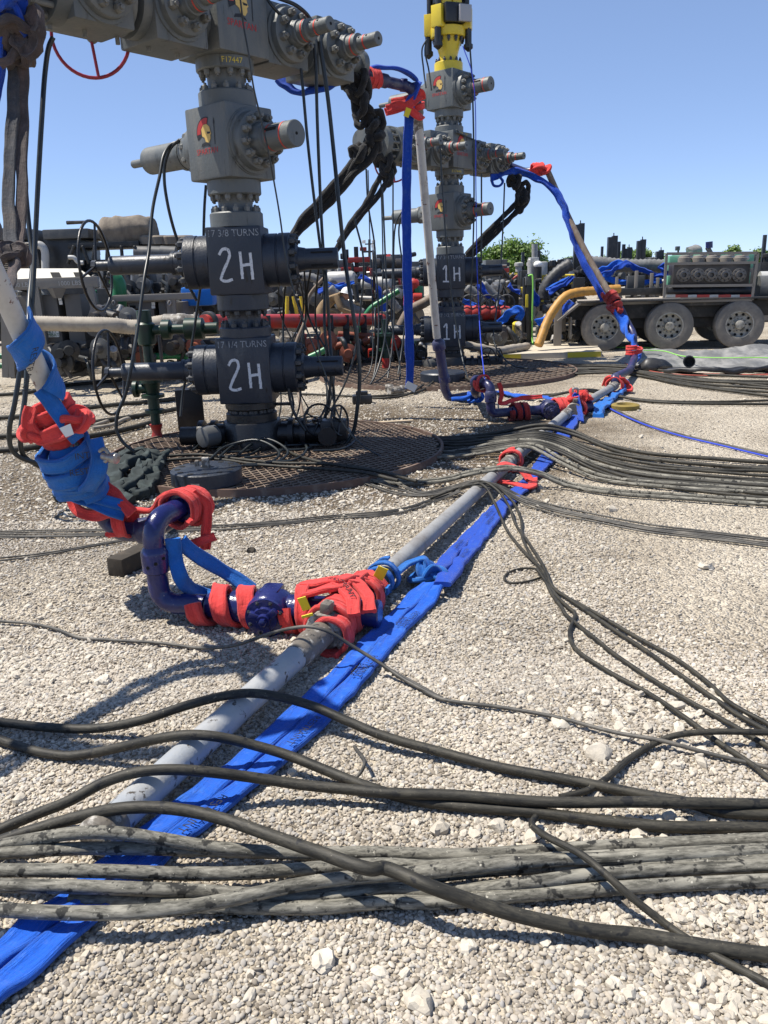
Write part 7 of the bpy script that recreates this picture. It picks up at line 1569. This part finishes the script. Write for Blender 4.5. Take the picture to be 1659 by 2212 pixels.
# --- pump trailer on the right
w1, w3 = G(1303, 757, 0), G(1590, 752, 0); tu = (w3 - w1).normalized(); tn = Vector((tu.y, -tu.x, 0)); TR = Matrix((tu, -tn, ZV)).transposed()
root = thing('pump_trailer', 'three-axle pump trailer with caged fluid end parked at the right', 'trailer', w1.lerp(w3, .5))
WR = .475
def wheel(c, nm='wheel'):
    q = MB(); q.lathe(c, tn, [(-.14, .40), (-.13, WR - .01), (-.10, WR), (.10, WR), (.13, WR - .015), (.15, WR - .10), (.14, .28), (.11, .265)], 44, False); wh = q.obj(nm, 'tyre', root)
    q = MB(); q.lathe(c, tn, [(.06, .275), (.135, .275), (.137, .25), (.07, .235), (.05, .17), (.075, .16), (.08, .10), (.15, .085), (.16, .06)], 36); q.obj('rim', 'hub', wh)
    for k in range(10):
        a = 2 * math.pi * k / 10; d = (tu * math.cos(a) + ZV * math.sin(a)); p = c + d * .205 + tn * .066; q = MB(); q.cyl(p, p + tn * .012, .027, n=10); q.obj('hand_hole', 'slot', wh)
    nut_ring(wh, c + tn * .082, tn, .125, 10, .016, .03, 'nut', 0)
for t in (0, .487, 1.0):
    wheel(w1.lerp(w3, t) + ZV * WR); 
for t in (0, .487, 1.0): wheel(w1.lerp(w3, t) + ZV * WR - tn * 2.0)
def tb(nm, mt, s0, s1, z0, z1, d0, d1, bev=.01):
    """box along the trailer: s along, z up, d towards the viewer from the wheel plane"""
    c = w1 + tu * (s0 + s1) / 2 + ZV * (z0 + z1) / 2 + tn * (d0 + d1) / 2; q = MB(); q.box(c, (s1 - s0, abs(d1 - d0), z1 - z0), TR, bev); return q.obj(nm, mt, root, sharp=30)
LT = (w3 - w1).length
tb('chassis_beam', 'deck', -.7, LT + 3, .62, .93, -.5, -.3); tb('chassis_beam', 'deck', -.7, LT + 3, .62, .93, -1.7, -1.5)
tb('axle_box', 'deck', -.3, LT + .6, .40, .62, -1.5, -.5); tb('fender', 'deck', -.55, LT + .75, .975, 1.01, -.6, .16); tb('fender_lip', 'deck_top', -.55, 1.45, 1.012, 1.03, -.5, .15); tb('deck_plate', 'deck', -.9, LT + 3, .93, .97, -2, -.3)
q = MB(); q.sweep([w1 + tu * -.50 + ZV * .98 + tn * -.2, w1 + tu * -.95 + ZV * .62 + tn * -.2], [(-.36, -.02), (.36, -.02), (.36, .02), (-.36, .02)], ups=ZV); q.obj('fender_end', 'cage', root)
q = MB(); q.sweep([w3 + tu * .72 + ZV * .98 + tn * -.2, w3 + tu * 1.10 + ZV * .60 + tn * -.2], [(-.36, -.02), (.36, -.02), (.36, .02), (-.36, .02)], ups=ZV); q.obj('fender_end', 'cage', root)
tb('landing_leg', 'cage', -1.02, -.86, .05, 1.05, -.15, .0); tb('landing_leg', 'cage', -.86, -.74, .35, 1.0, -.9, -.8); tb('mud_flap', 'tyre', -.70, -.66, .25, .7, -.5, .1)
# fluid end and its cage, measured along the trailer
def TP(x, y, d=0.0):      # picture point on the trailer's side plane, d towards the viewer
    n_ = tn; o_ = w1 + tn * d; dr = ray(x, y); cc_ = Vector((0, 0, CAM_H)); t = (o_ - cc_).dot(n_) / dr.dot(n_); return cc_ + dr * t
def tbx(nm, mt, x0, y0, x1, y1, d0, d1, bev=.01):
    a_, b_ = TP(x0, y0, d1), TP(x1, y1, d1); s0, s1 = (a_ - w1).dot(tu), (b_ - w1).dot(tu); return tb(nm, mt, s0, s1, b_.z, a_.z, d0, d1, bev)
cage = [((1440, 548), (1434, 650)), ((1637, 546), (1624, 648)), ((1440, 548), (1637, 546)), ((1436, 570), (1632, 567)), ((1434, 618), (1628, 616)), ((1433, 650), (1624, 648))]
for a_, b_ in cage:
    q = MB(); q.sweep([TP(*a_, .10), TP(*b_, .10)], [(-.025, -.025), (.025, -.025), (.025, .025), (-.025, .025)]); q.obj('cage_bar', 'cage', root, smooth=False)
tbx('fluid_end', 'fluid', 1456, 571, 1618, 615, -.7, -.05, .02)
for x in (1476, 1506, 1535, 1565, 1596):
    c = TP(x, 594, -.05); q = MB(); q.lathe(c, tn, [(0, .135), (.05, .135), (.055, .085), (.11, .08), (.115, .045), (.04, .04)], 22); fl = q.obj('discharge_cover', 'cover', root)
    nut_ring(fl, c + tn * .032, tn, .108, 8, .018, .03, 'nut_dark')
    c = TP(x + 2, 568, -.25); q = MB(); q.lathe(c, ZV, [(0, .13), (.10, .13), (.105, .11), (.14, .10), (.15, .06)], 18); q.obj('valve_cover', 'cage', root)
    c = TP(x + 14, 562, -.4); q = MB(); q.lathe(c, ZV, [(0, .05), (.04, .08), (.08, .05), (.12, .08), (.16, .05)], 12); q.obj('spring', 'whitem', root)
tbx('power_end', 'mint', 1446, 552, 1628, 580, -1.6, -.9, .05); q = MB(); q.cyl(TP(1440, 630, -.25), TP(1628, 628, -.25), .12); q.obj('suction_manifold', 'black_m', root)
tbx('rear_panel', 'mint', 1443, 596, 1452, 618, -.8, -.4); tbx('rear_panel', 'mint', 1612, 588, 1620, 612, -.8, -.3)
for k in range(8):
    x0 = 1436 + k * 23.2; 
    tbx('reflective_strip', 'redm' if k % 2 else 'whitem', x0 + (0 if k % 2 else 4), 637, x0 + (27 if k % 2 else 23), 642, .02, .115 + .002 * (k % 2), 0)
tbx('bumper_rail', 'cage', 1433, 643, 1624, 650, -.1, .1); tbx('catwalk', 'deck', 1460, 651, 1626, 657, -.6, .0)
q = MB(); q.cyl(TP(1636, 622, -.3), TP(1760, 622, -.3), .24); q.obj('transmission_housing', 'greym', root)
q = MB(); q.cyl(TP(1640, 606, -.5), TP(1760, 604, -.5), .18); q.obj('exhaust', 'whitem', root)
q = MB(); q.cyl(TP(1532, 522, -.8), TP(1532, 536, -.8), .07); q.obj('lubricator', 'iron_blue', root); q = MB(); q.cyl(TP(1528, 534, -.8), TP(1540, 556, -.8), .05); q.obj('lubricator_base', 'union', root)
q = MB(); q.ball(TP(1500, 540, -1.2), .16, (1.2, .8, .7), 12, 8, wob=.05); q.obj('wrapped_sensor', 'tarp', root); acyl(root, 'lamp_post', 'darkm', (1465, 550, 18.3), (1465, 536, 18.3), .02); part(root, 'work_lamp', 'greym', [(1461, 532, 1469, 541)], 18.2, .08)
for x, y0, y1 in ((1300, 600, 650), (1330, 598, 650), (1372, 585, 652), (1405, 590, 652), (1418, 600, 652)): tbx('deck_post', 'cage', x, y0, x + 4, y1, -.6, -.55)
tbx('grey_panel', 'greym', 1356, 596, 1392, 622, -1.0, -.8); tbx('tool_rack', 'darkm', 1335, 624, 1434, 636, -1.0, -.5); tbx('pump_gear', 'darkm', 1240, 600, 1262, 652, -.9, -.4); tbx('deck_plate', 'deck_top', 1245, 652, 1434, 656, -1.2, -.2)
atube(root, 'hand_rail', 'yellow', [(1172, 652, 19), (1172, 596, 19), (1240, 595, 19)], .03, sub=1); atube(root, 'hand_rail', 'yellow', [(1172, 612, 19), (1240, 611, 19)], .03, sub=2)
# twin masts on the trailers behind
for k, (x, y0, Ym, s, lab) in enumerate(((1252, 482, 23, 1.0, 'tallest twin black mast behind the brown sloping pipe'), (1324, 509, 24, .95, 'twin black mast second from the brown sloping pipe'), (1357, 534, 26, .8, 'short twin black mast in front of the small trees'), (1386, 517, 25, .8, 'twin black mast left of the pump cage'), (1426, 540, 26, .7, 'short twin black mast nearest the pump cage'))):
    root = thing('twin_mast', lab, 'mast', A(x, 600, Ym), 'twin masts')
    for dx in (-6 * s, 4 * s): part(root, 'mast_tube', 'black_m', [(x + dx - 3.6 * s, y0 + (0 if dx > 0 else 3), x + dx + 3.6 * s, 600)], Ym, .16)
    acyl(root, 'tip_rod', 'darkm', (x + 2, y0 - 6, Ym + .1), (x + 2, y0 + 4, Ym + .1), .015)
root = thing('container', 'yellow container on the far edge of the pad', 'container', A(1090, 615, 42)); part(root, 'shell', 'yellow', [(1048, 592, 1135, 612)], 42, 2.4, .03)
for k in range(10): part(root, 'rib', 'yellow', [(1050 + 8.4 * k, 593, 1053 + 8.4 * k, 611)], 41.95, .05, 0)
root = thing('white_trailer', 'white engine box behind the camera post', 'trailer', A(1190, 640, 22)); part(root, 'body', 'whitem', [(1170, 566, 1182, 620), (1218, 562, 1236, 572)], 22, 1); part(root, 'engine', 'darkm', [(1184, 566, 1215, 622)], 22.2, 1)
for x, y in ((1194, 562), (1211, 560)): acyl(root, 'stack', 'black_m', (x, y, 22), (x, y + 14, 22), .09)
q = MB(); abox(q, 1100, 622, 1245, 634, 23, 1.0); q.obj('yellow_deck', 'yellow', None, 'yellow trailer deck edge behind the ribbed hoses', 'trailer', sharp=30)

# --- grey liner heaped on the ground
nx, ny = 90, 40; x0, x1, y0, y1 = 4.35, 9.0, 13.4, 15.5; vs = []
for j in range(ny):
    for i in range(nx):
        u, v = i / (nx - 1), j / (ny - 1); X = x0 + (x1 - x0) * u; Yy = y0 + (y1 - y0) * v + .12 * noise.noise(Vector((X * .9, 3, 0)))
        h = .03 + .13 * math.exp(-((v - .28) / .14) ** 2) * (.8 + .35 * noise.noise(Vector((X * 1.1, 0, 0)))) + .20 * math.exp(-((v - .72) / .15) ** 2) * (.8 + .3 * noise.noise(Vector((X * .8, 9, 0))))
        h += .05 * noise.noise(Vector((X * 3, Yy * 4, 0))) + .025 * noise.noise(Vector((X * 9, Yy * 9, 2)))
        e = min(u / .05, v / .05, (1 - v) / .05, 1); vs.append((X, Yy, max(.004, h * max(0, e))))
q = MB(); q.add(vs, [(j * nx + i, j * nx + i + 1, (j + 1) * nx + i + 1, (j + 1) * nx + i) for j in range(ny - 1) for i in range(nx - 1)])
q.obj('liner', 'tarp', None, 'wrinkled pale grey liner heaped in front of the trailer wheels', 'liner', sharp=60)
q = MB(); q.ball(G(1415, 790, .08), .26, (1.25, .7, .5), 22, 14, wob=.10, wsc=4); q.sweep(crom([G(1440, 800, .06), G(1500, 798, .1), G(1570, 800, .08), G(1670, 795, .08)], 8), flat(.16, .08), wob=.05, wsc=4)
q.obj('liner_roll', 'tarp_black', None, 'black folded end of the liner beside the blue sling', 'liner', sharp=60)
q = MB(); q.lathe(G(1488, 780, .2), (-.3, -1, 0), [(0, .09), (.12, .09), (.12, .075), (.0, .07)], 18); q.obj('pipe_stub', 'black_m', None, 'black pipe stub on top of the grey liner', 'pipe')

# --- trees on the skyline
def far_tree(x, ybase, ytop, Yt, halfw, lab, nleaf=5000, seed=0):
    rg = random.Random(seed); b = A(x, ybase, Yt); b.z = 0; top = A(x, ytop, Yt).z; hw = halfw / (F_PX / Yt)
    root = thing('tree', lab, 'tree', b, 'trees on the skyline'); q = MB(); tips = []
    th = top * .35; q.sweep(crom([b, b + Vector((.1, 0, th * .6)), b + Vector((0, 0, th))], 4), circ(.2, 8), scale=[1 - .4 * i / 8 for i in range(9)])
    for k in range(14):
        a = rg.uniform(0, 6.28); rr = hw * rg.uniform(.3, .95); e = b + Vector((math.cos(a) * rr, math.sin(a) * rr * .7, top * rg.uniform(.5, .97) - (rr / hw) ** 2 * top * .16))
        mid = b.lerp(e, .5) + Vector((0, 0, top * .10)); P = crom([b + ZV * th * .8, mid, e], 5); q.sweep(P, circ(.07, 6), scale=[1 - .8 * i / (len(P) - 1) for i in range(len(P))]); tips += [e, mid.lerp(e, .5), e + Vector((rg.uniform(-1, 1), 0, rg.uniform(-.5, .3))) * hw * .25]
    q.obj('trunk', 'bark', root)
    q = MB(); vs = []; fs = []
    for i in range(nleaf):
        c = rg.choice(tips); s_ = hw * .17; p = c + Vector((rg.gauss(0, s_), rg.gauss(0, s_), rg.gauss(0, s_ * .7)))
        sz = rg.uniform(.07, .16); u = Vector((rg.gauss(0, 1), rg.gauss(0, 1), rg.gauss(0, 1))).normalized(); w = u.orthogonal().normalized(); n0 = len(vs)
        vs += [p + u * sz, p + w * sz * .6, p - u * sz, p - w * sz * .6]; fs.append((n0, n0 + 1, n0 + 2, n0 + 3))
    q.add(vs, fs); q.obj('crown', 'leaf', root, smooth=False)
far_tree(1108, 600, 520, 55, 62, 'big light green tree on the skyline right of the 1H tree', 11000, 1)
far_tree(1292, 600, 540, 60, 32, 'low green tree just right of the tallest mast', 5000, 2)
far_tree(1350, 600, 538, 62, 40, 'green tree behind the second twin mast', 5500, 3)
far_tree(1402, 600, 540, 62, 32, 'green tree left of the pump cage', 5000, 4)
far_tree(1580, 600, 532, 60, 30, 'small green treetop above the pump cage', 3500, 5)
far_tree(1640, 600, 538, 62, 34, 'green tree at the right edge', 4000, 6)
far_tree(1242, 600, 548, 64, 24, 'low green bush left of the tallest mast', 3000, 7)
